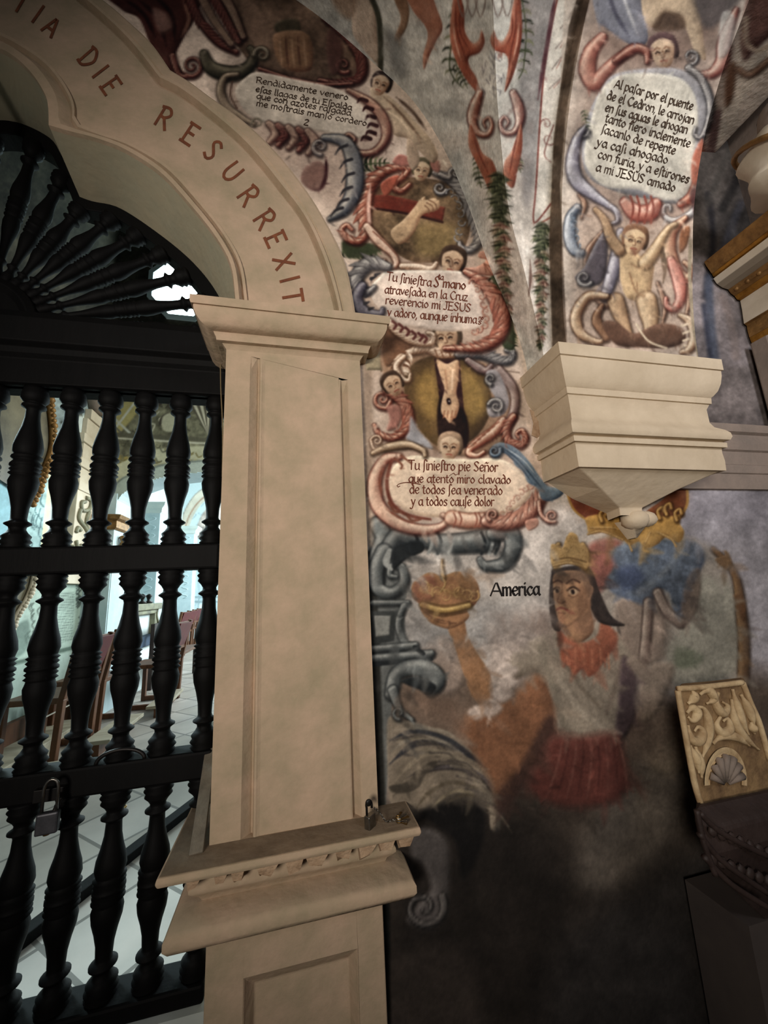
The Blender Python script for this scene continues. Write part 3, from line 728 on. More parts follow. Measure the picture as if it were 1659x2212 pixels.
# ---- shield with crown behind the woman
w.part('shield', 'field')
w.F([(1280, 1180), (1400, 1150), (1520, 1170), (1570, 1230), (1596, 1310), (1604, 1480), (1480, 1500), (1350, 1480), (1300, 1350)], (140, 130, 118), 12)
w.F([(1500, 1250), (1580, 1270), (1596, 1420), (1560, 1470), (1460, 1480), (1440, 1400), (1490, 1330)], (134, 132, 116), 18, alpha=.8)
w.off()
w.F([(1462, 1400), (1500, 1405), (1520, 1420), (1500, 1440), (1460, 1440)], (98, 106, 84), 12, alpha=.8); w.F([(1330, 1300), (1400, 1290), (1440, 1330), (1430, 1420), (1380, 1440), (1340, 1390)], (128, 110, 96), 16, 14)
w.part('shield', 'red_field')
w.F([(1272, 1178), (1330, 1165), (1345, 1190), (1330, 1230), (1310, 1265), (1290, 1280), (1275, 1240)], (150, 84, 72), 12, 10, lo=(112, 64, 58))
w.part('shield', 'blue_field')
w.F([(1308, 1255), (1325, 1225), (1318, 1190), (1370, 1168), (1440, 1165), (1500, 1170), (1524, 1200), (1512, 1235), (1490, 1280), (1470, 1325), (1455, 1322), (1445, 1282), (1425, 1275), (1400, 1308), (1360, 1296), (1322, 1280)], (80, 92, 108), 8, 16, hi=(110, 122, 132), lo=(60, 70, 90), mott=.32)
w.off()
w.S([(1380, 1280), (1430, 1240), (1470, 1190)], 12, (128, 136, 142), 10, alpha=.5); w.F([(1330, 1235), (1370, 1220), (1390, 1250), (1350, 1275)], (62, 76, 112), 16, alpha=.7)
w.F([(1485, 1250), (1512, 1230), (1510, 1310), (1480, 1350), (1470, 1320)], (92, 74, 62), 8, 8, alpha=.8)
w.S([(1400, 1300), (1395, 1370), (1390, 1420)], 20, ((74, 56, 50), (120, 100, 88), (150, 132, 116)), 6)
w.S([(1420, 1280), (1440, 1320), (1470, 1345)], 20, ((74, 56, 50), (124, 104, 90), (160, 142, 126)), 6)
w.part('shield', 'border')
w.S([(1540, 1185), (1570, 1215), (1590, 1250), (1600, 1320), (1606, 1390), (1604, 1475)], [10, 14, 20, 24, 24, 24], ((62, 40, 24), (104, 72, 44), (136, 100, 62)), 3)
w.F([(1545, 1208), (1566, 1200), (1562, 1190), (1572, 1192), (1582, 1215), (1572, 1232), (1560, 1225)], (112, 82, 52), 3, 4)
w.F([(1586, 1290), (1600, 1285), (1612, 1310), (1608, 1340), (1598, 1330)], (96, 62, 36), 3, 4)
w.part('shield', 'crown')
w.F([(1226, 1062), (1238, 1042), (1275, 1056), (1310, 1088), (1335, 1108), (1330, 1130), (1290, 1140), (1262, 1120), (1238, 1098)], (120, 66, 48), 2, 14, lo=(84, 42, 32))
w.F([(1395, 1108), (1430, 1080), (1470, 1040), (1484, 1055), (1482, 1100), (1460, 1130), (1410, 1140)], (118, 70, 46), 2, 12, lo=(84, 46, 32))
w.S([(1238, 1042), (1226, 1062), (1238, 1098), (1262, 1120)], 5, OCH[1]); w.S([(1484, 1050), (1484, 1090), (1466, 1120)], 6, OCH[1])
w.F([(1266, 1118), (1300, 1110), (1340, 1108), (1400, 1112), (1440, 1116), (1470, 1112), (1468, 1130), (1478, 1150), (1466, 1172), (1440, 1160), (1420, 1176), (1395, 1184), (1380, 1170), (1360, 1178), (1345, 1165), (1310, 1150), (1275, 1154), (1268, 1136)], (172, 130, 66), 3, 14, lo=(110, 76, 36))
for x, y in [(1300, 1106), (1318, 1098), (1425, 1100), (1440, 1092), (1462, 1104)]: w.S([(x, y + 20), (x - 4, y + 4), (x + 6, y - 4), (x + 10, y + 6)], 7, OCH)
for p in [[(1275, 1140), (1340, 1145), (1365, 1190)], [(1405, 1150), (1390, 1185), (1400, 1192)], [(1420, 1150), (1450, 1165), (1460, 1180)], [(1270, 1154), (1300, 1148), (1345, 1166)]]: w.S(p, 5, OCH)

# ---- the woman
w.part('woman', 'cloak')
w.F([(985, 1560), (1050, 1530), (1110, 1500), (1165, 1450), (1195, 1500), (1205, 1570), (1160, 1650), (1120, 1700), (1080, 1740), (1056, 1680), (1020, 1620)], (134, 84, 54), 20, 30, hi=(152, 100, 66), lo=(70, 44, 36))
w.off(); w.F([(1180, 1550), (1205, 1570), (1150, 1670), (1085, 1760), (1070, 1720), (1120, 1660)], (72, 48, 42), 16, alpha=.85); w.F([(900, 1500), (985, 1520), (1010, 1580), (960, 1560), (910, 1530)], (124, 96, 78), 20, alpha=.7)
w.part('woman', 'gown')
w.F([(1120, 1400), (1180, 1365), (1215, 1350), (1300, 1345), (1350, 1390), (1370, 1450), (1360, 1520), (1345, 1560), (1330, 1590), (1240, 1600), (1205, 1580), (1190, 1500), (1160, 1455), (1100, 1470), (1085, 1440)], (140, 126, 108), 9, 22, hi=(166, 150, 134), lo=(92, 78, 64))
w.off()
w.S([(1165, 1400), (1180, 1440), (1200, 1500), (1215, 1560)], 12, (128, 118, 100), 8, alpha=.6); w.S([(1225, 1440), (1260, 1490), (1310, 1540)], 9, (112, 98, 82), 6, alpha=.8); w.S([(1210, 1470), (1250, 1530), (1300, 1570)], 12, (164, 150, 130), 8, alpha=.6)
w.S([(1345, 1420), (1330, 1480), (1310, 1540)], 10, (104, 88, 76), 8, alpha=.7)
w.part('woman', 'shawl')
w.F([(1345, 1420), (1372, 1450), (1376, 1500), (1372, 1550), (1350, 1590), (1330, 1585), (1335, 1520)], (72, 56, 60), 10, 10)
w.F([(1352, 1432), (1376, 1420), (1400, 1440), (1415, 1432), (1455, 1435), (1450, 1480), (1420, 1540), (1390, 1560), (1372, 1520), (1380, 1470)], (128, 110, 94), 12, 16, alpha=.85)
w.part('woman', 'skirt')
w.F([(1195, 1590), (1250, 1592), (1330, 1586), (1350, 1640), (1360, 1690), (1330, 1730), (1270, 1745), (1200, 1740), (1140, 1700), (1165, 1640)], (104, 50, 42), 22, 24, hi=(122, 64, 54), lo=(60, 32, 28))
w.off()
for i in range(9): w.S([(1215 + i * 15, 1594), (1205 + i * 18, 1650), (1180 + i * 22, 1725)], 5, (78, 36, 32) if i % 2 else (132, 76, 64), 4, alpha=.7, taper=True)
w.part('woman', 'feather_collar')
w.F([(1204, 1352), (1225, 1378), (1260, 1388), (1290, 1372), (1300, 1340), (1325, 1360), (1334, 1385), (1318, 1412), (1300, 1436), (1292, 1448), (1272, 1462), (1258, 1446), (1240, 1458), (1228, 1438), (1215, 1440), (1208, 1400)], (160, 84, 58), 6, 20, hi=(180, 102, 72), lo=(124, 62, 46))
w.off()
for i in range(12): w.S([(1215 + i * 9, 1400 + (i % 3) * 6), (1217 + i * 9, 1430 + (i % 4) * 5)], 4, (196, 112, 76) if i % 2 else (150, 70, 46), 3, alpha=.7)
w.part('woman', 'hair')
w.F([(1190, 1245), (1200, 1228), (1270, 1225), (1296, 1280), (1320, 1330), (1350, 1350), (1320, 1352), (1290, 1340), (1270, 1300), (1258, 1255), (1215, 1250), (1198, 1290), (1212, 1350), (1206, 1364), (1192, 1352), (1186, 1300)], (50, 42, 40), 3, 10)
w.part('woman', 'face')
w.F([(1198, 1240), (1235, 1232), (1264, 1240), (1276, 1268), (1276, 1310), (1282, 1360), (1260, 1385), (1235, 1386), (1216, 1360), (1208, 1345), (1199, 1310), (1195, 1270)], (158, 112, 76), 3, 14, hi=(180, 132, 92), lo=(94, 62, 46))
w.off()
w.F([(1200, 1240), (1262, 1234), (1272, 1254), (1240, 1256), (1205, 1262)], (96, 72, 58), 8, alpha=.7)
w.S([(1196, 1258), (1206, 1254), (1214, 1258)], 4, (70, 46, 36), 2); w.S([(1224, 1260), (1238, 1252), (1252, 1258)], 4.5, (70, 46, 36), 2)
w.F([(1197, 1276), (1204, 1271), (1212, 1276), (1204, 1281)], (168, 138, 106), 2); w.F([(1227, 1278), (1238, 1272), (1251, 1279), (1238, 1285)], (168, 138, 106), 2); w.S([(1196, 1273), (1204, 1268), (1213, 1273)], 4, (48, 32, 26), 2); w.S([(1226, 1275), (1238, 1268), (1252, 1276)], 4.5, (48, 32, 26), 2); w.S([(1203, 1275), (1204, 1278)], 7, (36, 26, 24), 1.5); w.S([(1237, 1277), (1238, 1280)], 8, (36, 26, 24), 1.5); w.S([(1228, 1286), (1238, 1290), (1250, 1285)], 3, (112, 76, 54), 2)
w.S([(1214, 1262), (1210, 1284), (1204, 1298), (1212, 1303), (1220, 1300)], 4, (108, 70, 50), 2); w.S([(1212, 1266), (1209, 1292)], 3, (196, 148, 106), 2)
w.S([(1203, 1317), (1212, 1313), (1226, 1318)], 5, (124, 60, 48), 2); w.S([(1206, 1324), (1220, 1325)], 3, (110, 72, 52), 2)
w.S([(1206, 1346), (1222, 1352), (1244, 1340), (1262, 1318)], 5, (104, 70, 50), 5, alpha=.7); w.F([(1250, 1270), (1272, 1270), (1272, 1310), (1248, 1330)], (122, 82, 58), 10, alpha=.6)
w.F([(1240, 1345), (1278, 1320), (1280, 1358), (1252, 1372)], (104, 72, 54), 9, alpha=.6); w.S([(1270, 1265), (1279, 1272), (1272, 1292)], 7, (150, 106, 76), 2)
w.part('woman', 'crown')
w.S([(1200, 1226), (1196, 1190), (1206, 1176)], 10, OCH); w.S([(1264, 1226), (1268, 1196), (1258, 1176)], 10, OCH)
w.F([(1194, 1222), (1190, 1180), (1200, 1176), (1214, 1184), (1222, 1164), (1232, 1150), (1246, 1156), (1252, 1172), (1264, 1176), (1270, 1200), (1268, 1228), (1232, 1218)], (168, 130, 72), 2, 10, lo=(110, 76, 42))
w.off()
for q in [(1230, 1162), (1240, 1165), (1208, 1186), (1222, 1186), (1240, 1184), (1256, 1188), (1202, 1198), (1220, 1200), (1250, 1202), (1262, 1206)]: w.V(q[0], q[1], 7, 1.1, random.random() * 360, 3.2, OCH)
w.S([(1196, 1222), (1230, 1216), (1266, 1226)], 6, OCH); w.S([(1196, 1210), (1230, 1205), (1266, 1214)], 3, OCH[0], 2)
w.part('woman', 'raised_arm')
w.F([(968, 1352), (1000, 1338), (1010, 1372), (1030, 1410), (1056, 1450), (1066, 1490), (1064, 1512), (1048, 1526), (1028, 1516), (1014, 1490), (996, 1440), (982, 1395)], (158, 108, 68), 3, 15, hi=(178, 128, 86), lo=(96, 62, 40))
w.part('woman', 'hand')
w.F([(908, 1316), (920, 1312), (960, 1326), (1000, 1318), (1014, 1330), (1000, 1346), (972, 1358), (950, 1354), (926, 1342)], (156, 106, 66), 2, 9, lo=(92, 58, 38))
w.off()
for q in [[(916, 1322), (940, 1336), (972, 1344)], [(932, 1336), (955, 1346), (985, 1346)]]: w.S(q, 3, (98, 62, 42), 2)
w.part('woman', 'held_crown')
w.F([(905, 1248), (930, 1236), (955, 1244), (990, 1234), (1022, 1246), (1036, 1276), (1028, 1304), (1010, 1316), (1006, 1324), (960, 1330), (924, 1322), (905, 1304), (890, 1288), (890, 1264)], (150, 100, 62), 2, 12, hi=(182, 132, 80), lo=(96, 56, 38))
w.off()
w.F([(894, 1262), (912, 1246), (938, 1246), (940, 1290), (912, 1300), (892, 1288)], (148, 84, 62), 8, 8, alpha=.7); w.F([(990, 1240), (1020, 1250), (1032, 1276), (1012, 1300), (990, 1290)], (128, 88, 52), 8, 8, alpha=.8)
for x in (915, 930, 946, 962, 978, 994, 1010, 1022): w.V(x, 1270 + (x % 3) * 9, 14, 1.2, x * 7, 6, ((92, 58, 32), (164, 118, 66), (206, 162, 96)))
w.S([(912, 1306), (958, 1318), (1012, 1308)], 12, ((110, 78, 36), (176, 138, 70), (204, 166, 94))); w.S([(912, 1298), (960, 1308), (1014, 1300)], 3.5, (100, 70, 36), 2); w.S([(920, 1322), (960, 1331), (1004, 1322)], 4, (96, 64, 36), 2)
w.S([(955, 1208), (954, 1226), (957, 1246)], [2, 6, 8], ((110, 80, 46), (186, 146, 96), (212, 178, 126))); w.S([(955, 1248), (962, 1262), (950, 1280)], 5, OCH)
w.part('woman', 'sleeve')
for q in [(1066, 1410, 24), (1048, 1402, 12), (1088, 1416, 20), (1074, 1440, 26), (1096, 1450, 24), (1060, 1530, 26), (1085, 1500, 24), (1096, 1476, 22), (1030, 1540, 20)]:
    w.F([(q[0] - q[2], q[1]), (q[0], q[1] - q[2] * .8), (q[0] + q[2], q[1]), (q[0], q[1] + q[2] * .8)], (184, 166, 154), 9, 9, lo=(132, 116, 104), alpha=.85)

for c_, p_ in [((150, 124, 106), [(820, 770), (900, 740), (1010, 740), (1100, 790), (1120, 900), (1060, 990), (900, 990), (840, 920)]), ((158, 132, 114), [(800, 980), (900, 960), (1100, 960), (1190, 1050), (1150, 1130), (950, 1150), (830, 1120)]),
               ((150, 126, 108), [(770, 580), (850, 540), (1010, 550), (1090, 640), (1080, 750), (950, 760), (800, 700)]), ((150, 128, 110), [(770, 400), (900, 350), (1020, 380), (1050, 520), (950, 590), (800, 560)]),
               ((140, 118, 104), [(470, 150), (620, 140), (820, 220), (840, 330), (760, 470), (640, 380), (500, 270)])]: w.F(p_, c_, 40, alpha=.5)
# ---- third cartouche: the foot
w.off()
w.F([(782, 770), (806, 780), (806, 1180), (790, 1180)], (136, 116, 98), 12, smooth=False, alpha=.7)
w.S([(1000, 790), (1060, 797), (1122, 805)], 2.2, (112, 92, 78), 1.5)
w.F([(780, 750), (824, 722), (826, 800), (792, 800)], (150, 138, 112), 2, 8, smooth=False); w.S([(822, 724), (824, 802)], 3, (96, 78, 62))
w.part('c3', 'frame')
w.F([(824, 730), (860, 712), (900, 740), (930, 760), (990, 770), (1060, 790), (1100, 850), (1110, 920), (1060, 980), (960, 980), (880, 930), (850, 860), (826, 800)], (152, 122, 98), 6, 14)
w.F([(826, 715), (860, 700), (900, 742), (870, 770), (832, 790)], (116, 84, 64), 5, 8)
w.part('c3', 'picture')
w.F([(880, 800), (920, 772), (985, 768), (1030, 790), (1055, 830), (1062, 880), (1040, 930), (1005, 960), (960, 970), (915, 940), (890, 890), (874, 850)], (112, 88, 56), 4, 34, hi=(74, 58, 42), lo=(62, 50, 40))
w.off(); w.F([(900, 830), (930, 800), (945, 850), (940, 900), (915, 890)], (166, 132, 76), 18, alpha=.9); w.F([(1000, 800), (1040, 830), (1046, 880), (1020, 910), (1002, 870)], (158, 128, 74), 20, alpha=.85)
w.F([(938, 775), (992, 772), (1000, 860), (1010, 968), (950, 965), (950, 870)], (58, 36, 38), 2, smooth=False)
w.F([(950, 860), (1004, 890), (1008, 965), (952, 962)], (40, 28, 28), 5)
w.part('c3', 'painted_foot')
w.F([(943, 776), (965, 786), (990, 778), (990, 820), (986, 850), (992, 876), (986, 900), (980, 905), (972, 914), (962, 902), (953, 890), (954, 868), (960, 840), (952, 815)], (196, 160, 126), 2, 12, hi=(222, 188, 152), lo=(124, 84, 62))
w.off(); w.S([(969, 864), (970, 870)], 9, (40, 24, 26), 2); w.S([(970, 866), (971, 867)], 3, (190, 180, 170), 1.5)
for x in (960, 968, 977, 985): w.S([(x, 888), (x - 2, 902)], 3, (142, 98, 72), 2)
w.S([(962, 800), (966, 840)], 4, (170, 128, 98), 3); w.S([(978, 800), (976, 840)], 4, (228, 196, 164), 3)
w.part('c3', 'frame')
w.S([(880, 762), (920, 752), (952, 764), (990, 764), (1010, 770)], [14, 20, 20, 18, 10], CREAM)
for x in (940, 952, 968, 982): w.S([(x, 756), (x + 6, 772)], 3.5, CREAM[0], 2)
w.S([(990, 764), (1040, 764), (1076, 778), (1102, 778), (1108, 762), (1094, 756)], [16, 22, 22, 18, 14, 9], SLATE)
w.S([(1010, 778), (1045, 800), (1060, 790)], [12, 18, 10], ((70, 50, 50), (128, 104, 100), (170, 154, 146)))
w.L([(880, 764), (868, 790), (872, 815)], [16, 22, 8], CREAM, 7); w.S([(872, 770), (856, 790), (866, 815), (882, 822), (886, 808)], [10, 14, 14, 10, 6], CREAM)
w.V(826, 862, 20, 1.4, 60, 11, RED, 1, tail=[(872, 872), (858, 846)])
w.S([(836, 842), (868, 866), (882, 896), (878, 926), (850, 946), (820, 938), (808, 918)], [20, 22, 24, 22, 16, 12, 8], RED)
w.F([(836, 880), (860, 876), (868, 900), (858, 925), (836, 930), (842, 905)], (150, 104, 92), 6, 8)
w.F([(888, 900), (905, 930), (930, 958), (930, 970), (880, 950), (884, 930)], (150, 148, 150), 6, 6)
w.S([(1076, 800), (1106, 836), (1112, 872), (1100, 910), (1078, 930)], [22, 20, 18, 18, 12], ((78, 56, 54), (134, 112, 106), (176, 160, 150)))
w.F([(1050, 805), (1072, 800), (1090, 830), (1100, 870), (1086, 896), (1058, 900), (1052, 876), (1070, 862), (1058, 840)], (150, 144, 144), 4, 10, lo=(84, 80, 86))
w.V(1072, 878, 17, 1.4, 200, 9, SLATE); w.V(1060, 818, 12, 1.2, 90, 7, SLATE)
w.S([(1086, 906), (1068, 930), (1040, 950), (1016, 968), (1014, 980), (1030, 984), (1044, 976)], [12, 20, 22, 20, 14, 10, 7], ((112, 54, 42), (192, 150, 124), (224, 200, 176)))
for t_ in range(6): w.S([(1078 - t_ * 10, 912 + t_ * 9), (1062 - t_ * 10, 922 + t_ * 9)], 3, (126, 74, 56), 2)
w.S([(1108, 900), (1094, 926), (1100, 952), (1124, 962), (1136, 948), (1128, 930), (1116, 936), (1120, 946)], [16, 17, 17, 16, 14, 12, 9, 5], RED)
w.part('c3', 'cherub_head')
w.head(848, 832, 25, -28, .3); w.part('c3', 'cherub_head', True)
w.head(971, 966, 28, 4, 0, skin=(186, 160, 132), hair=(140, 116, 94), hairtop=True)
w.part('c3', 'text_panel')
w.F([(838, 1050), (852, 1006), (890, 985), (950, 990), (1010, 992), (1080, 992), (1124, 1020), (1146, 1060), (1120, 1096), (1060, 1116), (980, 1118), (900, 1112), (856, 1086)], (206, 184, 160), 3, 10, lo=(150, 124, 100))
w.part('c3', 'frame')
w.V(814, 952, 13, 1.2, 180, 8, CREAM, 1, tail=[(915, 972), (890, 962), (850, 964), (812, 972)]); w.S([(806, 978), (835, 966), (880, 960), (912, 972), (918, 984)], [10, 16, 18, 12, 8], ((84, 62, 46), (170, 146, 118), (208, 186, 158)))
w.S([(862, 986), (832, 992), (812, 1026), (808, 1062), (822, 1100), (862, 1132), (910, 1144), (950, 1138), (966, 1122), (956, 1112)], [14, 22, 28, 30, 30, 28, 24, 22, 15, 9], ((98, 48, 40), (196, 158, 136), (220, 190, 166)))
w.S([(846, 994), (836, 1040), (846, 1086), (880, 1112), (930, 1122)], [7, 8, 8, 8, 5], (112, 62, 50), 3)
w.S([(826, 1010), (820, 1040), (826, 1070)], 6, (128, 78, 62), 3, taper=True); w.S([(834, 1100), (870, 1122), (905, 1132)], 5, (128, 78, 62), 3, taper=True)
for q in [[(852, 990), (868, 1004), (866, 1012)], [(866, 984), (888, 1000)], [(840, 1086), (852, 1104), (866, 1106)], [(876, 1110), (890, 1124), (908, 1122)]]: w.S(q, 5, (116, 70, 54), 2)
w.S([(976, 1118), (1010, 1124), (1048, 1122)], 32, ((120, 70, 54), (196, 156, 132), (222, 194, 170)))
for x in (980, 992, 1026, 1034, 1046): w.S([(x, 1108), (x + 5, 1122), (x, 1138)], 3.5, (124, 72, 58), 2)
w.S([(1052, 1124), (1080, 1130), (1120, 1122), (1152, 1098), (1170, 1070), (1172, 1050)], [26, 30, 32, 32, 26, 14], ROSE)
w.V(1064, 1112, 13, 1.3, 120, 7, ROSE)
for k, q in enumerate([(1086, 1108), (1100, 1098), (1108, 1086), (1118, 1076), (1126, 1064), (1134, 1056), (1144, 1050)]): w.V(q[0], q[1], 8, 1.1, 60 * k, 4, ROSE)
w.V(1192, 1114, 14, 1.4, 60, 8, ROSE, 1, tail=[(1164, 1084), (1168, 1110), (1184, 1126)]); w.F([(1135, 1126), (1160, 1120), (1162, 1136), (1142, 1146)], ROSE[1], 3, 5)
w.part('c3', 'blue_leaf')
w.F([(1062, 968), (1080, 956), (1112, 966), (1144, 998), (1166, 1030), (1184, 1050), (1204, 1052), (1210, 1046), (1219, 1054), (1214, 1070), (1190, 1082), (1170, 1078), (1160, 1054), (1140, 1042), (1130, 1020), (1112, 1004), (1106, 988), (1090, 980)], (100, 118, 132), 2, 10, hi=(160, 174, 182), lo=(44, 56, 72))
w.off()
for q in [[(1080, 964), (1116, 990), (1150, 1030), (1180, 1066)], [(1096, 966), (1136, 1000), (1166, 1040)], [(1086, 974), (1120, 1004), (1150, 1044)]]: w.S(q, 3.5, (56, 70, 86), 2, taper=True)
w.S([(1090, 966), (1130, 994), (1160, 1030)], 3, (176, 186, 190), 2, taper=True)
w.part('c3', 'blue_leaf'); w.V(1068, 974, 13, 1.3, -20, 8, BLUE)

# ---- second cartouche: the hand
w.part('c2', 'leaves')
for q in [[(740, 545), (780, 545), (830, 540)], [(752, 365), (790, 355), (840, 352)], [(1062, 600), (1095, 650), (1108, 700)], [(1090, 690), (1100, 730), (1112, 755)]]: w.L(q, [12, 18, 8], GREEN, 8)
w.F([(1060, 590), (1085, 610), (1105, 670), (1112, 745), (1098, 756), (1084, 740), (1092, 690)], (62, 70, 50), 4, 6); w.F([(740, 520), (790, 524), (826, 535), (800, 552), (750, 556)], (64, 70, 50), 6)
w.part('c2', 'picture')
w.F([(796, 440), (815, 405), (860, 385), (920, 385), (975, 400), (1005, 440), (1016, 490), (1000, 540), (965, 562), (910, 568), (870, 556), (835, 525), (800, 490)], (108, 88, 66), 3, 22, hi=(80, 62, 48), lo=(74, 56, 42), mott=.4)
w.off(); w.F([(900, 490), (960, 480), (990, 500), (960, 545), (905, 550)], (150, 126, 82), 20, alpha=.7)
w.F([(806, 422), (834, 420), (890, 432), (962, 448), (956, 478), (880, 462), (806, 450)], (108, 50, 40), 2, 6, smooth=False); w.S([(806, 450), (880, 462), (956, 480)], 5, (52, 30, 28), 2)
w.part('c2', 'painted_hand')
w.F([(844, 500), (872, 474), (896, 446), (906, 432), (918, 424), (920, 432), (936, 428), (948, 434), (950, 448), (940, 456), (918, 462), (906, 474), (896, 500), (876, 522), (858, 526)], (190, 158, 122), 2, 10, hi=(216, 186, 150), lo=(112, 78, 58))
w.off()
for q in [[(926, 432), (940, 440), (944, 454)], [(922, 438), (934, 446), (936, 458)], [(918, 444), (926, 452), (926, 462)]]: w.S(q, 2.5, (112, 78, 58), 1.5)
w.part('c2', 'frame')
w.S([(884, 398), (866, 412), (850, 400), (876, 376), (880, 364), (856, 362), (820, 376), (794, 410), (786, 460), (790, 500), (776, 520), (752, 516), (738, 498), (748, 486), (760, 496)], [8, 12, 12, 12, 14, 20, 26, 30, 32, 28, 20, 16, 14, 11, 7], RED)
w.S([(800, 400), (796, 450), (800, 500)], 8, (206, 166, 148), 4, taper=True); w.F([(822, 400), (840, 384), (862, 380), (848, 410), (832, 424)], (158, 84, 66), 4, 6)
w.S([(792, 488), (816, 518), (846, 546), (856, 568), (846, 578), (832, 574), (830, 562)], [14, 20, 20, 16, 12, 9, 6], ((104, 62, 48), (196, 164, 142), (226, 202, 180)))
w.S([(806, 500), (838, 530), (858, 552)], 3, (120, 74, 58), 2)
w.S([(868, 574), (900, 576), (930, 580), (942, 568)], [12, 15, 14, 8], CREAM)
w.S([(938, 372), (976, 390), (1012, 430), (1032, 480), (1034, 520), (1016, 540), (998, 536), (992, 524)], [10, 20, 26, 30, 28, 20, 14, 8], SLATE)
w.V(984, 374, 14, 1.3, 150, 9, SLATE, 1, tail=[(950, 376), (968, 384)]); w.V(950, 406, 14, 1.3, 20, 8, SLATE)
for q in [(974, 416), (984, 430), (990, 446), (994, 462), (996, 480), (992, 498), (990, 512)]: w.V(q[0], q[1], 10, 1.0, q[1] * 3, 4.5, ((44, 44, 50), (110, 110, 112), (170, 168, 164)))
w.part('c2', 'cherub_head')
w.head(910, 368, 23, 8, .1, skin=(196, 172, 138), hair=(66, 64, 46)); w.part('c2', 'cherub_head', True); w.head(976, 566, 30, 14, .1); w.part('c2', 'cherub_head', True)
w.head(966, 730, 32, -6, -.35, hair=(70, 56, 42))
w.part('c2', 'frame')
w.F([(1002, 580), (1030, 576), (1050, 562), (1034, 556), (1036, 544), (1052, 544), (1064, 560), (1072, 590), (1058, 596), (1036, 592)], (176, 128, 108), 2, 8, lo=(112, 66, 54))
for q in [(1050, 588), (1062, 592), (1068, 580)]: w.S([(1046, 570), q], 2.5, (120, 74, 60), 2)
w.F([(884, 340), (900, 356), (870, 360), (848, 350), (862, 334)], (160, 104, 92), 4, 6); w.F([(930, 345), (950, 350), (948, 372), (934, 366)], (160, 104, 92), 4, 6)
w.part('c2', 'text_panel')
w.F([(802, 620), (822, 596), (836, 586), (880, 584), (940, 584), (1000, 588), (1020, 612), (1040, 650), (1046, 690), (1030, 712), (960, 716), (900, 708), (850, 700), (826, 676), (806, 650)], (208, 190, 174), 3, 8, lo=(160, 138, 120))
w.part('c2', 'frame')
w.S([(838, 576), (800, 568), (774, 590), (772, 616), (792, 630), (808, 620)], [16, 28, 32, 28, 18, 9], SLATE); w.S([(782, 618), (770, 645), (786, 672), (820, 678), (826, 668)], [20, 26, 26, 18, 10], ((38, 36, 46), (92, 88, 98), (140, 136, 140)))
for q in [(812, 598), (822, 590), (800, 636), (798, 652), (808, 664)]: w.S([(q[0] - 10, q[1] + 4), q], [8, 3], SLATE[0], 2)
w.S([(1004, 586), (1042, 610), (1072, 650), (1086, 690), (1076, 726), (1044, 748), (1000, 752), (960, 752)], [10, 22, 30, 32, 28, 22, 15, 8], RED)
for q in [(1022, 610), (1030, 626), (1040, 640), (1044, 656), (1050, 672), (1050, 690), (1046, 704), (1034, 712), (1024, 716)]: w.V(q[0], q[1], 9, 1.0, q[1] * 5, 5, RED)
w.S([(838, 694), (862, 716), (900, 738), (932, 740), (936, 724), (924, 718)], [16, 22, 22, 16, 12, 7], CREAM)
for q in [(848, 694), (862, 700), (876, 708), (890, 716), (904, 720), (914, 724)]: w.S([(q[0], q[1]), (q[0] + 8, q[1] + 8), (q[0] + 3, q[1] + 16)], 6, MAR[1], 2)

# ---- painted cherub on the vault edge, dark scroll, top cartouche
w.part('cherubA', 'body')
w.F([(800, 190), (830, 200), (862, 226), (896, 262), (930, 300), (946, 336), (934, 352), (905, 326), (880, 300), (850, 290), (826, 250), (806, 225)], (172, 152, 128), 3, 14, lo=(92, 72, 58))
w.F([(880, 300), (900, 318), (906, 350), (892, 368), (880, 345)], (164, 142, 120), 3, 8)
w.off(); w.S([(830, 210), (870, 250), (910, 300)], 6, (112, 90, 74), 4, taper=True); w.S([(838, 240), (868, 262), (886, 290)], 5, (206, 184, 156), 4, taper=True); w.S([(856, 210), (890, 240), (920, 280)], 7, (84, 66, 56), 4, taper=True)
w.part('cherubA', 'head'); w.head(822, 182, 24, 20, -.1, skin=(176, 152, 128), hair=(52, 42, 42))
w.part('drape', 'drapery')
w.F([(225, -30), (430, -40), (420, 40), (398, 80), (380, 120), (392, 150), (404, 160), (388, 172), (366, 160), (345, 140), (322, 90), (300, 40), (262, 20)], (82, 48, 44), 4, 20, hi=(128, 88, 78), lo=(38, 20, 22))
w.V(414, 142, 24, 1.5, 120, 12, MAR, -1, tail=[(372, 120), (386, 160), (402, 166)])
w.off()
for q in [[(300, 0), (340, 40), (360, 100)], [(330, -10), (370, 30), (378, 90)], [(270, 0), (310, 30), (335, 80)]]: w.S(q, 9, (46, 26, 28), 5, taper=True)
w.F([(330, 20), (360, 30), (372, 60), (345, 70)], (150, 116, 104), 10, 8, alpha=.8); w.S([(395, 0), (408, 40), (392, 80)], 8, (140, 100, 84), 4, taper=True)
w.part('c1', 'picture')
w.F([(470, -40), (640, -40), (660, 10), (706, 40), (760, 96), (778, 140), (770, 176), (720, 186), (640, 168), (560, 150), (520, 110), (490, 60)], (104, 84, 70), 4, 22, lo=(58, 42, 36), mott=.3)
w.off(); w.F([(596, 50), (636, 40), (650, 58), (640, 70), (600, 72)], (66, 60, 48), 6, 6); w.F([(592, 76), (640, 66), (668, 80), (676, 120), (668, 152), (620, 150), (596, 120)], (130, 98, 74), 5, 14, lo=(70, 44, 36))
for i in range(5): w.S([(604 + i * 13, 78), (606 + i * 13, 110), (610 + i * 13, 146)], 4, (90, 60, 48) if i % 2 else (160, 126, 98), 3, taper=True)
w.F([(520, 0), (560, 20), (590, 90), (580, 130), (545, 100)], (124, 100, 84), 10, 10, alpha=.8)
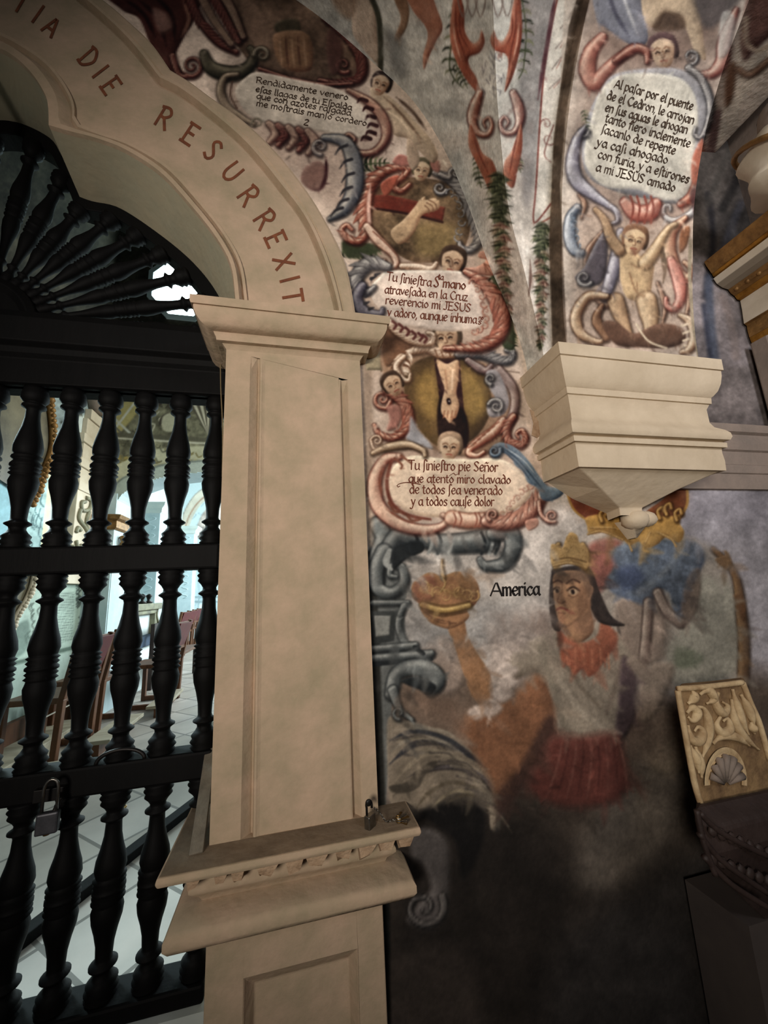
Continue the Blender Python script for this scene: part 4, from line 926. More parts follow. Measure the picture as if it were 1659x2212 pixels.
w.part('c1', 'torso'); w.F([(592, 76), (640, 66), (668, 80), (676, 120), (668, 152), (620, 150), (596, 120)], (130, 98, 74), 5, 14, lo=(70, 44, 36), alpha=.55); w.off()
for i in range(5): w.S([(604 + i * 13, 78), (606 + i * 13, 110), (610 + i * 13, 146)], 4, (90, 60, 48) if i % 2 else (160, 126, 98), 3, taper=True)
w.part('c1', 'frame')
for k, q in enumerate([[(400, -30), (430, 40), (470, 90), (510, 112)], [(424, -30), (460, 40), (500, 96)], [(448, -30), (484, 30), (516, 90)], [(470, -30), (500, 20), (526, 80)]]): w.S(q, [18, 18, 16, 12], ((48, 30, 32), (116, 92, 78), (164, 142, 120)) if k % 2 else MAR)
w.S([(440, 116), (456, 146), (496, 158), (532, 148), (548, 120), (540, 104)], [18, 28, 32, 30, 22, 12], ((28, 28, 24), (70, 66, 54), (114, 106, 88)))
w.V(566, 118, 18, 1.2, 180, 9, OLIVE)
w.S([(700, 40), (752, 84), (782, 130), (776, 170), (730, 180), (690, 172)], [10, 16, 22, 20, 14, 8], MAR)
w.V(742, 140, 18, 1.2, 60, 10, MAR); w.S([(560, 148), (630, 170), (700, 182), (760, 180)], 7, MAR)
w.F([(712, 60), (740, 96), (736, 150), (716, 160), (706, 110)], (90, 60, 56), 8, 8, alpha=.8)
w.part('c1', 'text_panel')
w.F([(508, 196), (530, 168), (560, 156), (640, 172), (716, 188), (764, 212), (796, 250), (802, 286), (770, 300), (700, 286), (620, 272), (560, 262), (526, 236)], (184, 172, 156), 3, 8, lo=(136, 122, 108))
w.part('c1', 'frame')
w.S([(512, 160), (486, 166), (476, 196), (490, 230), (520, 252), (548, 268)], [9, 15, 18, 16, 12, 8], ((54, 44, 38), (128, 110, 92), (176, 158, 134)))
w.S([(502, 176), (498, 206), (512, 234)], 4, (84, 60, 50), 2)
w.S([(752, 194), (800, 222), (830, 262), (832, 300), (806, 328), (770, 328), (744, 306), (752, 290), (766, 300), (760, 308)], [8, 14, 20, 22, 20, 16, 13, 11, 8, 5], ((66, 30, 30), (136, 96, 82), (186, 156, 132)))
for q in [(778, 214), (790, 232), (796, 250), (800, 268), (796, 284), (786, 296)]: w.S([(q[0] + 14, q[1] + 4), (q[0], q[1]), (q[0] - 6, q[1] + 8)], [9, 8, 3], MAR[0], 2)
w.V(556, 266, 13, 1.3, 150, 6, OLIVE)
for k, x in enumerate((580, 600, 622, 644, 664)): w.S([(x, 266 + k * 4), (x + 16, 286 + k * 5), (x + 2, 306 + k * 6)], [12, 20, 12], MAR if k % 2 else ((70, 44, 42), (140, 112, 98), (180, 154, 134)))
w.V(692, 316, 18, 1.3, 90, 9, ((56, 50, 54), (120, 112, 108), (172, 162, 150)))
w.S([(700, 296), (744, 306), (764, 350), (764, 410), (742, 452), (712, 472)], [12, 26, 36, 38, 30, 10], ((40, 42, 50), (104, 104, 106), (160, 154, 144)))
for q in [(734, 320), (744, 350), (748, 380), (744, 410), (736, 436), (724, 455)]: w.S([(q[0] + 16, q[1] - 6), (q[0], q[1]), (q[0] - 10, q[1] + 14)], [7, 6, 2.5], (52, 50, 54), 2)
w.F([(660, 360), (690, 348), (706, 372), (700, 405), (676, 412), (650, 390)], (132, 100, 90), 5, 10, lo=(62, 36, 40)); w.S([(704, 340), (704, 380), (690, 412)], 8, (66, 36, 40), 3, taper=True)

# ---- drapery and mouldings painted on the wall right of the rib
w.off()
w.F([(1480, 200), (1540, 300), (1600, 180), (1720, 90), (1720, 520), (1560, 600), (1500, 620)], (96, 90, 86), 12, mott=.25)
w.F([(1490, 560), (1540, 560), (1610, 620), (1640, 760), (1640, 860), (1480, 820)], (128, 120, 120), 14, mott=.25)
for q, c_, wd in [([(1530, 420), (1540, 520), (1522, 640)], (52, 52, 58), 14), ([(1600, 440), (1560, 540), (1530, 620)], (92, 92, 100), 16), ([(1580, 480), (1600, 560), (1610, 600)], (104, 102, 104), 12), ([(1530, 600), (1536, 700), (1545, 770)], (74, 82, 98), 18), ([(1520, 660), (1530, 740), (1540, 800)], (48, 54, 70), 10), ([(1560, 640), (1580, 700), (1590, 770)], (128, 116, 112), 18), ([(1600, 260), (1560, 360), (1530, 440)], (92, 88, 84), 14), ([(1640, 220), (1620, 330), (1560, 450)], (58, 56, 56), 18)]:
    w.S(q, wd, c_, 9, alpha=.8)

w.F([(1480, 790), (1700, 790), (1700, 1045), (1480, 1045)], (112, 104, 102), 14, smooth=False, mott=.25)
# ======================= the vault and the rib
w = V
w.off()
w.F([(960, -60), (1180, -60), (1180, 420), (1130, 520), (1060, 420), (1000, 250)], (196, 194, 184), 70, alpha=.85); w.mottle(.22, 26, 5, tint=(1, 1, .98)); w.mottle(.14, 9, 15)
w.F([(940, 330), (1000, 300), (1060, 560), (1130, 740), (1240, 760), (1240, 480), (1180, 420), (1120, 330), (1060, 300)], (196, 186, 174), 40, alpha=.9)
w.F([(1010, 90), (1100, 60), (1110, 300), (1080, 420), (1050, 400), (1030, 250)], (192, 190, 180), 14, alpha=.9)
w.F([(1130, -60), (1210, -60), (1178, 150), (1150, 420), (1128, 420), (1120, 200)], (128, 124, 122), 14, alpha=.8)
w.F([(1205, -60), (1300, -60), (1240, 200), (1215, 480), (1150, 480), (1172, 200)], (206, 200, 186), 3, smooth=False)
w.S([(1212, -40), (1176, 150), (1158, 400), (1152, 470), (1160, 478), (1190, 440)], 3.5, (120, 52, 44), 2); w.S([(1262, -40), (1226, 160), (1205, 400), (1196, 460), (1170, 480)], 3.5, (150, 72, 56), 2)
w.S([(1202, -20), (1178, 120), (1162, 215)], 9, (92, 54, 60), 4, taper=True)
for k, q in enumerate([[(1248, -10), (1222, 20)], [(1238, 30), (1210, 62)], [(1230, 70), (1200, 105)], [(1222, 110), (1192, 150)], [(1216, 165), (1186, 192)]]):
    w.S(q, 3, (134, 120, 112), 2); w.S([(q[0][0] - 4, q[0][1] + 8), (q[1][0] + 10, q[1][1] - 2)], 2, (150, 90, 78), 2)
w.V(1186, 300, 16, 1.2, 0, 4, (128, 84, 76)); w.V(1180, 268, 13, 1.2, 180, 3.5, (128, 84, 76)); w.S([(1196, 270), (1176, 330), (1190, 350)], 3, (128, 84, 76), 2)
for q in [[(1056, 560), (1090, 640), (1130, 745)], [(1126, 480), (1136, 610), (1146, 740)], [(1008, 440), (1030, 500), (1056, 562)]]: w.S(q, 7, (224, 216, 204), 5, alpha=.8)
# legs at the top
w.part('legs', 'left_leg'); w.F([(770, -40), (800, -40), (812, 20), (816, 90), (822, 140), (806, 130), (780, 100), (760, 60)], (186, 166, 146), 3, 14, lo=(112, 84, 66)); w.off(); w.S([(790, -30), (816, 30), (822, 90), (822, 150)], 12, (66, 66, 54), 4)
w.part('legs', 'drape_end'); w.F([(850, -40), (872, -20), (884, 20), (878, 60), (858, 90), (852, 80), (866, 40), (852, 0)], (128, 96, 72), 3, 6)
w.part('legs', 'right_leg'); w.F([(866, -40), (918, -40), (944, 20), (956, 60), (942, 90), (928, 120), (916, 150), (914, 120), (924, 80), (918, 56), (890, 20)], (166, 108, 84), 2, 12, hi=(196, 140, 112), lo=(104, 58, 48))
w.off(); w.F([(830, 60), (870, 90), (880, 160), (850, 150)], (104, 106, 104), 20, alpha=.7); w.F([(720, -40), (770, -40), (760, 40), (720, 10)], (150, 120, 96), 12, alpha=.8)
# long swag on the groin
w.part('swag', 'leaves')
for q, n in [([(1000, -40), (980, 60), (972, 150), (1000, 190)], 9), ([(1120, -40), (1136, 60), (1130, 150), (1120, 170)], 9)]: w.L(q, [10, 16, 18, 8], GREEN, n)
for q in [[(985, 140), (1010, 190)], [(1030, 340), (1036, 390), (1040, 405)], [(1110, 330), (1120, 360), (1125, 372)]]: w.L(q, [10, 14, 6], GREEN, 5)
w.part('swag', 'scrolls')
ORG = ((96, 38, 28), (160, 86, 62), (216, 164, 134)); LEAFY.append(ORG); SMOOTH.append(ORG)
LEAFCOL = dict(soft=2.5, round=13, hi=(212, 160, 134), lo=(88, 36, 28))
w.F([(985, -30), (1002, 20), (1004, 66), (1020, 92), (1034, 86), (1040, 66), (1047, 90), (1036, 114), (1014, 124), (1012, 142), (1028, 166), (1038, 204), (1016, 184), (994, 150), (978, 110), (972, 60)], (158, 82, 60), **LEAFCOL)
w.F([(1120, -30), (1106, 20), (1100, 62), (1086, 88), (1074, 84), (1066, 66), (1059, 88), (1070, 110), (1092, 118), (1098, 140), (1090, 198), (1108, 164), (1122, 112), (1128, 56)], (158, 82, 60), **LEAFCOL)
for q in [[(984, 0), (986, 60), (1000, 110), (1022, 160)], [(994, 20), (994, 70), (1012, 104)], [(1114, 0), (1114, 60), (1104, 110), (1098, 160)], [(1106, 30), (1106, 70), (1092, 100)]]: w.S(q, 3.5, (110, 46, 36), 2, taper=True, alpha=.8)
for q in [[(979, 50), (984, 90), (996, 130)], [(1121, 50), (1117, 90), (1108, 130)]]: w.S(q, 4, (222, 176, 150), 3, taper=True, alpha=.7)
for x in (985, 1004, 1022, 1060, 1080): w.S([(x, -30), (x + 6, 10), (x + 16, 36), (x + 26, 6), (x + 24, -30)], 3, (120, 104, 96), 2)
w.S([(1036, 200), (1024, 232), (1020, 262), (1032, 286), (1052, 290), (1062, 272), (1056, 254), (1044, 262), (1048, 274)], [14, 22, 24, 18, 13, 10, 7, 5, 3], ((88, 36, 30), (166, 112, 92), (222, 200, 182)))
w.S([(1108, 200), (1120, 232), (1122, 262), (1110, 284), (1090, 286), (1080, 268), (1088, 252), (1098, 262), (1092, 274)], [14, 20, 22, 16, 12, 9, 7, 5, 3], ((72, 30, 30), (150, 104, 92), (222, 200, 182)))
w.F([(1016, 268), (1030, 300), (1042, 330), (1064, 348), (1074, 384), (1060, 414), (1046, 388), (1028, 350), (1012, 312)], (160, 88, 64), **LEAFCOL)
w.F([(1126, 268), (1114, 300), (1104, 328), (1090, 350), (1088, 384), (1108, 406), (1118, 368), (1128, 318)], (160, 88, 64), **LEAFCOL)
for q in [[(1022, 290), (1036, 334), (1058, 380)], [(1118, 290), (1108, 334), (1100, 380)]]: w.S(q, 3.5, (110, 46, 36), 2, taper=True, alpha=.8)
w.off()
for k in range(26): x, y = 1040 + rng.random() * 50, 110 + rng.random() * 90; w.S([(x, y), (x + rng.normal() * 8, y + 10)], 2.5, (110, 108, 112), 2)
w.part('swag', 'garland')
def garland(n, fx, y0, y1, w0, w1, greentop):
    for k in range(n):
        t = k / (n - 1); y = y0 + t * (y1 - y0); ww = w0 + (w1 - w0) * t; x = fx(t) + math.sin(k * 1.7) * ww * .35
        c_ = GREEN if (t < greentop or k % 3 == 0) else (((88, 54, 46), (146, 106, 90), (190, 156, 134)) if k % 3 == 1 else ((64, 56, 42), (120, 104, 82), (172, 152, 124)))
        w.F([(x - ww * .6, y), (x, y - 8), (x + ww * .6, y), (x + ww * .3, y + 12), (x - ww * .3, y + 14)], c_[1], 5, 4, hi=c_[2], lo=c_[0], mott=.35, alpha=.8)
        for j in range(7):
            a = .25 + (j / 6) * 2.64 + rng.normal() * .15; L_ = ww * (.8 + .5 * rng.random())
            w.S([(x, y), (x + math.cos(a) * L_ * .6, y + math.sin(a) * L_ * .4), (x + math.cos(a) * L_, y + math.sin(a) * L_ * .95)], [5, 4, 1], c_[j % 3], 1.6, n=3)
garland(44, lambda t: 1074 + 24 * t, 378, 740, 24, 11, .26)
w.part('swag2', 'garland')
garland(34, lambda t: 1170 - 2 * t, 486, 744, 20, 9, .24)
w.off(); w.S([(1145, 560), (1146, 600), (1142, 640)], [2, 7, 2], (110, 84, 74), 2)
# rib underside
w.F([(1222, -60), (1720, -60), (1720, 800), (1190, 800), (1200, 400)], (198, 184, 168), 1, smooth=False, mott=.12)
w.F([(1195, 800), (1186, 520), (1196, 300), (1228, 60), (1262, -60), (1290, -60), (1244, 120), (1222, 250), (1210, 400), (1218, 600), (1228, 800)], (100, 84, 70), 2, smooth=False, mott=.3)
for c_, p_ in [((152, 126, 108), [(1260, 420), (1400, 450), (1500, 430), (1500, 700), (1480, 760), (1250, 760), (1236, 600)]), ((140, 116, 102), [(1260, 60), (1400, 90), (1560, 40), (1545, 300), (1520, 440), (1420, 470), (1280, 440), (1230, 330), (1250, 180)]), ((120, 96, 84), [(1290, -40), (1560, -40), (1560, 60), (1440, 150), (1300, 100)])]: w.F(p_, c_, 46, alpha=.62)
for q in [[(1300, 500), (1270, 540), (1262, 580)], [(1420, 610), (1436, 660), (1430, 700)], [(1280, 640), (1310, 660), (1330, 640)], [(1250, 420), (1262, 440), (1256, 470)], [(1476, 600), (1488, 650), (1478, 690)]]: w.S(q, [5, 12, 3], ((84, 58, 46), (140, 104, 84), (190, 160, 134)), 2)
w.part('ribtop', 'body')
w.F([(1380, -50), (1480, -50), (1510, 30), (1520, 90), (1524, 130), (1500, 110), (1480, 60), (1440, 30), (1420, 60), (1390, 40)], (186, 162, 132), 3, 16, lo=(100, 76, 58))
w.off(); w.F([(1430, 30), (1470, 30), (1480, 60), (1440, 68), (1410, 62)], (86, 66, 52), 8, alpha=.8); w.F([(1500, -50), (1640, -50), (1590, 10), (1540, 60), (1510, 40)], (86, 80, 80), 14, alpha=.8)
w.part('ribtop', 'drapery')
w.F([(1284, -50), (1370, -50), (1388, 30), (1400, 80), (1384, 100), (1350, 90), (1310, 60), (1288, 40)], (124, 126, 136), 3, 16, hi=(176, 176, 180), lo=(70, 70, 82))
w.S([(1310, -30), (1330, 30), (1360, 80)], 9, (84, 84, 98), 4, taper=True); w.S([(1340, -30), (1356, 20), (1376, 70)], 7, (178, 178, 180), 4, taper=True)
w.part('ribtop', 'head'); w.head(1432, 112, 34, -10, -.1, skin=(190, 162, 132), hair=(84, 62, 62))
w.part('c4', 'frame')
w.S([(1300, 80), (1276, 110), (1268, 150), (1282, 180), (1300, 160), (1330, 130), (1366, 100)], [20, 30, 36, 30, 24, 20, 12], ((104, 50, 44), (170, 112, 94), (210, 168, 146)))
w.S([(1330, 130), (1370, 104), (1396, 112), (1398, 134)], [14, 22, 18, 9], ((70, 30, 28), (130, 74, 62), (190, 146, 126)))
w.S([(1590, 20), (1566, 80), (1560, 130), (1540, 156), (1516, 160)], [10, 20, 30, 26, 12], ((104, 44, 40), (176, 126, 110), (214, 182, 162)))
w.F([(1560, 30), (1588, 40), (1576, 110), (1552, 120)], (178, 176, 168), 6, 8, alpha=.7)
w.F([(1300, 190), (1330, 160), (1400, 148), (1470, 150), (1510, 180), (1530, 240), (1520, 330), (1512, 400), (1470, 440), (1400, 430), (1320, 410), (1270, 380), (1256, 320), (1270, 250)], (140, 138, 140), 4, 18)
w.part('c4', 'text_panel')
w.F([(1296, 200), (1336, 164), (1400, 158), (1470, 170), (1502, 210), (1508, 270), (1500, 330), (1498, 392), (1480, 426), (1430, 432), (1380, 410), (1310, 404), (1272, 370), (1262, 330), (1276, 262)], (190, 184, 168), 4, 10, lo=(150, 144, 134))
w.part('c4', 'frame')
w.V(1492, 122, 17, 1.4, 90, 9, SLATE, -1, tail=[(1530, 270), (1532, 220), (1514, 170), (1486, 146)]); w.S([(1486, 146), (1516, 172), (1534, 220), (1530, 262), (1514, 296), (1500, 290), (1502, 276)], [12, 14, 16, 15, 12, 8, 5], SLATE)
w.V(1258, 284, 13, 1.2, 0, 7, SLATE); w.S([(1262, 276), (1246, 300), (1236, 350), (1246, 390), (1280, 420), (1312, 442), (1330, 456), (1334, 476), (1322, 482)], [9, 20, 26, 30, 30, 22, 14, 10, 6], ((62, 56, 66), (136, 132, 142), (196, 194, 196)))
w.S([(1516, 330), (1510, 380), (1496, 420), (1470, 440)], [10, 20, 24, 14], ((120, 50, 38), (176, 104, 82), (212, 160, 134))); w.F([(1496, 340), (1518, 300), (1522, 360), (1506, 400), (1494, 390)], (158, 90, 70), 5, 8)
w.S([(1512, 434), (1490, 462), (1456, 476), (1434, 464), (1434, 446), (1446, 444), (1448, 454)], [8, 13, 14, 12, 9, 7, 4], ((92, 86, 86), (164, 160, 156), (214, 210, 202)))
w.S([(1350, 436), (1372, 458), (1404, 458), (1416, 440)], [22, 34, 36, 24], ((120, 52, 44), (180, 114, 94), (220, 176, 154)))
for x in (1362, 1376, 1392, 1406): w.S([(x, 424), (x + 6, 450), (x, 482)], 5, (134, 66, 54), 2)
w.L([(1262, 240), (1268, 270), (1272, 280)], [9, 10, 5], GREEN, 4)
w.part('cherubB', 'drapery')
w.S([(1340, 500), (1330, 560), (1316, 610), (1306, 640)], [16, 26, 28, 20], ((66, 62, 74), (140, 134, 144), (196, 192, 196)))
w.F([(1290, 520), (1310, 500), (1312, 560), (1300, 610), (1268, 616), (1242, 600), (1262, 576)], (92, 84, 90), 4, 10, hi=(160, 156, 160)); w.V(1262, 600, 18, 1.2, 40, 9, SLATE)
w.S([(1246, 448), (1232, 470), (1230, 510), (1240, 540), (1256, 546)], [16, 22, 26, 24, 14], ((52, 58, 70), (120, 128, 138), (190, 194, 196)))
for q in [(1238, 464), (1240, 482), (1244, 500), (1244, 516), (1246, 532)]: w.V(q[0], q[1], 8, 1.0, q[1] * 4, 4, BLUE)
w.part('cherubB', 'wing')
w.S([(1480, 470), (1450, 500), (1444, 540), (1460, 580), (1484, 600), (1492, 580), (1478, 566)], [10, 22, 30, 30, 22, 14, 8], ((104, 56, 42), (178, 132, 104), (220, 192, 160)))
w.S([(1448, 560), (1464, 600), (1470, 640), (1456, 666), (1440, 660), (1438, 644)], [14, 24, 26, 20, 12, 7], ((120, 58, 50), (176, 112, 96), (212, 164, 146)))
w.F([(1470, 500), (1490, 490), (1484, 530), (1468, 545)], (136, 88, 60), 4, 6); w.S([(1428, 530), (1436, 580), (1432, 612)], [10, 12, 3], (110, 92, 74), 3)
w.part('cherubB', 'body')
w.F([(1334, 520), (1352, 500), (1376, 545), (1398, 560), (1412, 574), (1410, 600), (1404, 640), (1396, 656), (1370, 650), (1352, 640), (1340, 606), (1338, 560)], (182, 152, 112), 3, 18, hi=(206, 178, 138), lo=(100, 72, 50))
w.S([(1338, 540), (1318, 510), (1306, 476), (1286, 452)], [24, 22, 17, 10], ((92, 66, 48), (150, 118, 86), (186, 156, 120)))
w.S([(1394, 566), (1414, 540), (1430, 512), (1446, 490), (1458, 484)], [30, 26, 20, 14, 9], ((110, 82, 58), (190, 160, 120), (214, 188, 150)))
w.S([(1330, 650), (1340, 680), (1352, 706), (1360, 730), (1354, 742)], [36, 34, 24, 16, 10], ((92, 66, 48), (166, 132, 98), (202, 170, 132)))
w.S([(1396, 650), (1404, 690), (1402, 716), (1392, 720)], [44, 42, 30, 14], ((104, 76, 54), (186, 154, 116), (212, 184, 146)))
w.off(); w.S([(1360, 590), (1374, 630), (1392, 640)], 4, (138, 104, 74), 3); w.S([(1364, 570), (1384, 580), (1400, 574)], 4, (144, 110, 80), 3); w.S([(1376, 610), (1378, 640)], 3, (140, 106, 76), 3)
w.part('cherubB', 'head'); w.head(1370, 520, 30, 10, .15, skin=(194, 164, 124), hair=(120, 84, 60))
w.part('cherubB', 'scroll_base')
w.S([(1310, 640), (1270, 640), (1244, 680), (1254, 720), (1290, 738), (1304, 732)], [12, 20, 24, 24, 16, 8], ((76, 46, 30), (164, 132, 100), (214, 190, 158)))
w.S([(1300, 660), (1288, 690), (1310, 730)], [10, 22, 14], ((70, 44, 32), (120, 84, 60), (170, 130, 98)))
w.F([(1300, 700), (1330, 694), (1370, 720), (1420, 700), (1470, 706), (1480, 736), (1440, 752), (1380, 750), (1330, 744)], (92, 66, 52), 4, 14, lo=(52, 36, 30)); w.S([(1374, 700), (1400, 736), (1440, 752)], 4, (206, 190, 160), 2)
w.S([(1468, 680), (1490, 694), (1500, 724), (1490, 752), (1472, 760)], [8, 18, 22, 18, 8], ((104, 70, 50), (180, 152, 122), (214, 194, 166)))
for q in [(1476, 700), (1480, 716), (1480, 732), (1474, 746)]: w.S([(q[0] + 8, q[1]), (q[0] - 4, q[1] + 4)], 5, (206, 186, 158), 2)
w.off()
w.S([(1492, 520), (1490, 600), (1498, 700), (1510, 770)], 8, (150, 136, 112), 2); w.S([(1500, 560), (1500, 660), (1510, 770)], 3, (84, 70, 58), 2)
w.F([(1510, 480), (1490, 420), (1514, 380), (1530, 300), (1546, 240), (1560, 260), (1526, 420)], (92, 62, 62), 6, alpha=.8, smooth=True)
# web of the next bay at the top right
w.F([(1560, 240), (1592, 100), (1630, -60), (1760, -60), (1760, 60), (1620, 190), (1545, 330)], (206, 194, 176), 2, smooth=False)
w.F([(1600, 60), (1640, -60), (1760, -60), (1700, 40), (1640, 100), (1606, 130)], (112, 80, 72), 8, 20, hi=(176, 146, 128), lo=(64, 36, 36)); w.S([(1612, 40), (1612, 90), (1640, 110), (1680, 80)], 9, (196, 176, 152), 4)
w.S([(1595, 150), (1620, 160), (1660, 130)], 12, ((96, 62, 48), (150, 112, 88), (190, 156, 128)), 4); w.F([(1570, 150), (1590, 140), (1584, 210), (1566, 230)], (112, 78, 58), 8, 6)
w.off()
W.dabs(520, 850, 1620, 1140, 1760, 8, 20, .10, .45, 1.0); W.dabs(420, 850, 1500, 1180, 1760, 4, 9, .16, .5, .6)
W.dabs(900, 440, 1200, 0, 1130, 3, 7, .15, .5, .7); V.dabs(700, 1210, 1540, 0, 760, 3, 8, .13, .45, .9); V.dabs(300, 700, 1200, 0, 740, 4, 10, .10, .4, 1.3)
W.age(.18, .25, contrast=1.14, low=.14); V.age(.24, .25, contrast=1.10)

# ------------------------------------------------------------------ the painted wall, the vault and the rib
ARR_L = [(512, 700), (508, 640), (498, 570), (464, 508), (410, 440), (347, 372), (270, 322), (205, 297), (150, 283), (105, 270)]
ARR_U = [(105, 270), (104, 232), (97, 203), (70, 160), (35, 125), (0, 104), (-60, 82)]
G1_L = [(532, 700), (527, 640), (515, 565), (480, 500), (425, 430), (360, 360), (280, 310), (210, 285), (165, 268)]
G1_U = [(152, 258), (152, 220), (132, 177), (96, 132), (51, 99), (0, 71), (-60, 52)]
G2_L = [(734, 720), (728, 660), (700, 565), (660, 475), (605, 400), (530, 310), (450, 240), (390, 195), (345, 172)]
G2_U = [(345, 172), (339, 165), (304, 119), (266, 76), (228, 40), (182, 0), (110, -55), (0, -100)]
OUT_L = [(772, 730), (767, 670), (745, 565), (705, 480), (655, 400), (590, 320), (520, 255), (450, 205), (410, 175), (367, 149)]
OUT_U = [(367, 149), (326, 91), (278, 45), (225, 0), (150, -50), (0, -135)]
BK_L = [(508, 720), (470, 635), (420, 570), (350, 510), (260, 450), (200, 435), (172, 425)]
BK_U = [(172, 425), (150, 370), (130, 330), (110, 300), (60, 272), (0, 255), (-60, 246)]
NL, NU = 40, 26
def arch3(L, U, Y):
    l = resamp(cr([onY(x, y, Y) for x, y in L], 8), NL); u = resamp(cr([onY(x, y, Y) for x, y in U], 8), NU)
    return np.vstack([l, u[1:]])
SOFF = 1.53
aA, aG1, aG2, aO, aB = arch3(ARR_L, ARR_U, FACE), arch3(G1_L, G1_U, FACE), arch3(G2_L, G2_U, FACE), arch3(OUT_L, OUT_U, FACE), arch3(BK_L, BK_U, SOFF)
XC = min(aA[-1, 0], aG1[-1, 0])        # centre line of the gate
for q in (aA, aG1, aG2, aO, aB): q[-1, 0] = XC

def pinpoly(X, Z, P):
    ins = np.zeros(X.shape, bool); Q = np.roll(P, -1, 0)
    for (ax, az), (bx, bz) in zip(P, Q):
        if az != bz: ins ^= ((az > Z) != (bz > Z)) & (X < (bx - ax) * (Z - az) / (bz - az) + ax)
    return ins
openp = np.vstack([[(-0.215, -0.1)], aA[:, [0, 2]] + np.array([0.03, 0.02]), [(XC, -0.1)]])
def axis(*segs):
    out = [np.arange(a, b - 1e-9, st) for a, b, st in segs]; return np.r_[np.concatenate(out), segs[-1][1]]
gx = axis((XC, 0.2, .006), (0.2, 1.75, .0031), (1.75, 3.2, .009))
gz = axis((0.0, 0.75, .008), (0.75, 4.1, .0031), (4.1, 4.7, .008))
Pw = np.zeros((len(gx), len(gz), 3)); Pw[..., 0] = gx[:, None]; Pw[..., 1] = WALL; Pw[..., 2] = gz[None, :]
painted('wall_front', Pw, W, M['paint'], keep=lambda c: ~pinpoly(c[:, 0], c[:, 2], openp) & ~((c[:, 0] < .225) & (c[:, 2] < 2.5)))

ARC = np.array([(1.0, 2.4), (.985, 2.596), (.934, 2.824), (.862, 3.056), (.795, 3.352), (.70, 3.657), (.56, 3.915), (.363, 4.1), (.188, 4.247), (.016, 4.361), (-.2, 4.46), (-.5, 4.54)])
RIBP = np.array([(1.16, 2.42), (1.15, 2.6), (1.125, 2.78), (1.09, 2.95), (1.035, 3.18), (.94, 3.42), (.83, 3.6), (.745, 3.7), (.6, 3.85), (.4, 4.0), (.2, 4.1), (-.1, 4.2), (-.5, 4.25)])
arc = resamp(cr(ARC, 10), 620); rib = resamp(cr(RIBP, 10), 520)
VO = .075
vprof = lambda z: np.interp(z, rib[:, 1], rib[:, 0]) + VO
# lunette cell: the wall arc carried towards the room, cut at the groin
tt = np.linspace(0, 1, 190)
yg = vprof(arc[:, 1])
Pa = np.zeros((len(arc), len(tt), 3)); Pa[..., 0] = arc[:, 0][:, None]; Pa[..., 2] = arc[:, 1][:, None]
Pa[..., 1] = WALL + (np.minimum(yg, WALL - .001)[:, None] - WALL) * tt[None, :]
painted('ceiling_lunette', Pa, V, M['vaultpaint'])
# main cell: the rib profile carried sideways from the groin to the rib
RX0, RX1 = 1.045, 1.706
zz = arc[:, 1]; tb = np.linspace(0, 1, 190)
Pb = np.zeros((len(arc), len(tb), 3)); Pb[..., 2] = zz[:, None]; Pb[..., 1] = yg[:, None]
Pb[..., 0] = arc[:, 0][:, None] + (RX0 + .01 - arc[:, 0][:, None]) * tb[None, :]
painted('ceiling_web', Pb, V, M['vaultpaint'])
xr = np.linspace(RX0, RX1, 190)
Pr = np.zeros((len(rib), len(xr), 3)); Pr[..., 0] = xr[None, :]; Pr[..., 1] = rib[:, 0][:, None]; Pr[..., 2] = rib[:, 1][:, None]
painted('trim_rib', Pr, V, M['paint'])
ts = np.linspace(0, 1, 16)
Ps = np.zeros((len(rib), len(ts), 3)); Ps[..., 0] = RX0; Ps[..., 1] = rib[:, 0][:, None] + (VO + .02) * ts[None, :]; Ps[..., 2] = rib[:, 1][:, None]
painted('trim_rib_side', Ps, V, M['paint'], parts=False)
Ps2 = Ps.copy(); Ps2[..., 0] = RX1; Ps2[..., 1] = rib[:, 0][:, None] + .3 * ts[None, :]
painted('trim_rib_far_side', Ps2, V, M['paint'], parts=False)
# lunette cell of the next bay (mirror of the first about the rib), only its beginning is seen
arc2 = arc.copy(); _b = np.array([onY(x, y, WALL) for x, y in [(1545, 330), (1575, 255), (1600, 200), (1630, 150), (1659, 110), (1690, 70)]])
arc2[:, 0] = np.interp(arc[:, 1], np.r_[2.3, 3.95, _b[:, 2], 5.4], np.r_[RX1 + .004, RX1 + .01, _b[:, 0], 3.4])
yb = vprof(arc2[:, 1])
Pc = Pa.copy(); Pc[..., 0] = arc2[:, 0][:, None]; Pc[..., 1] = WALL + (np.minimum(yb, WALL - .001)[:, None] - WALL) * tt[None, :]
painted('ceiling_bay', Pc, V, M['vaultpaint'], parts=False)
Pd = Pb.copy(); Pd[..., 0] = RX1 - .005 + (arc2[:, 0] - RX1 + .005)[:, None] * tb[None, :]; Pd[..., 1] = yb[:, None]
painted('ceiling_bay_web', Pd, V, M['vaultpaint'], parts=False)
del Pw, Pa, Pb, Pr, Pc, Pd

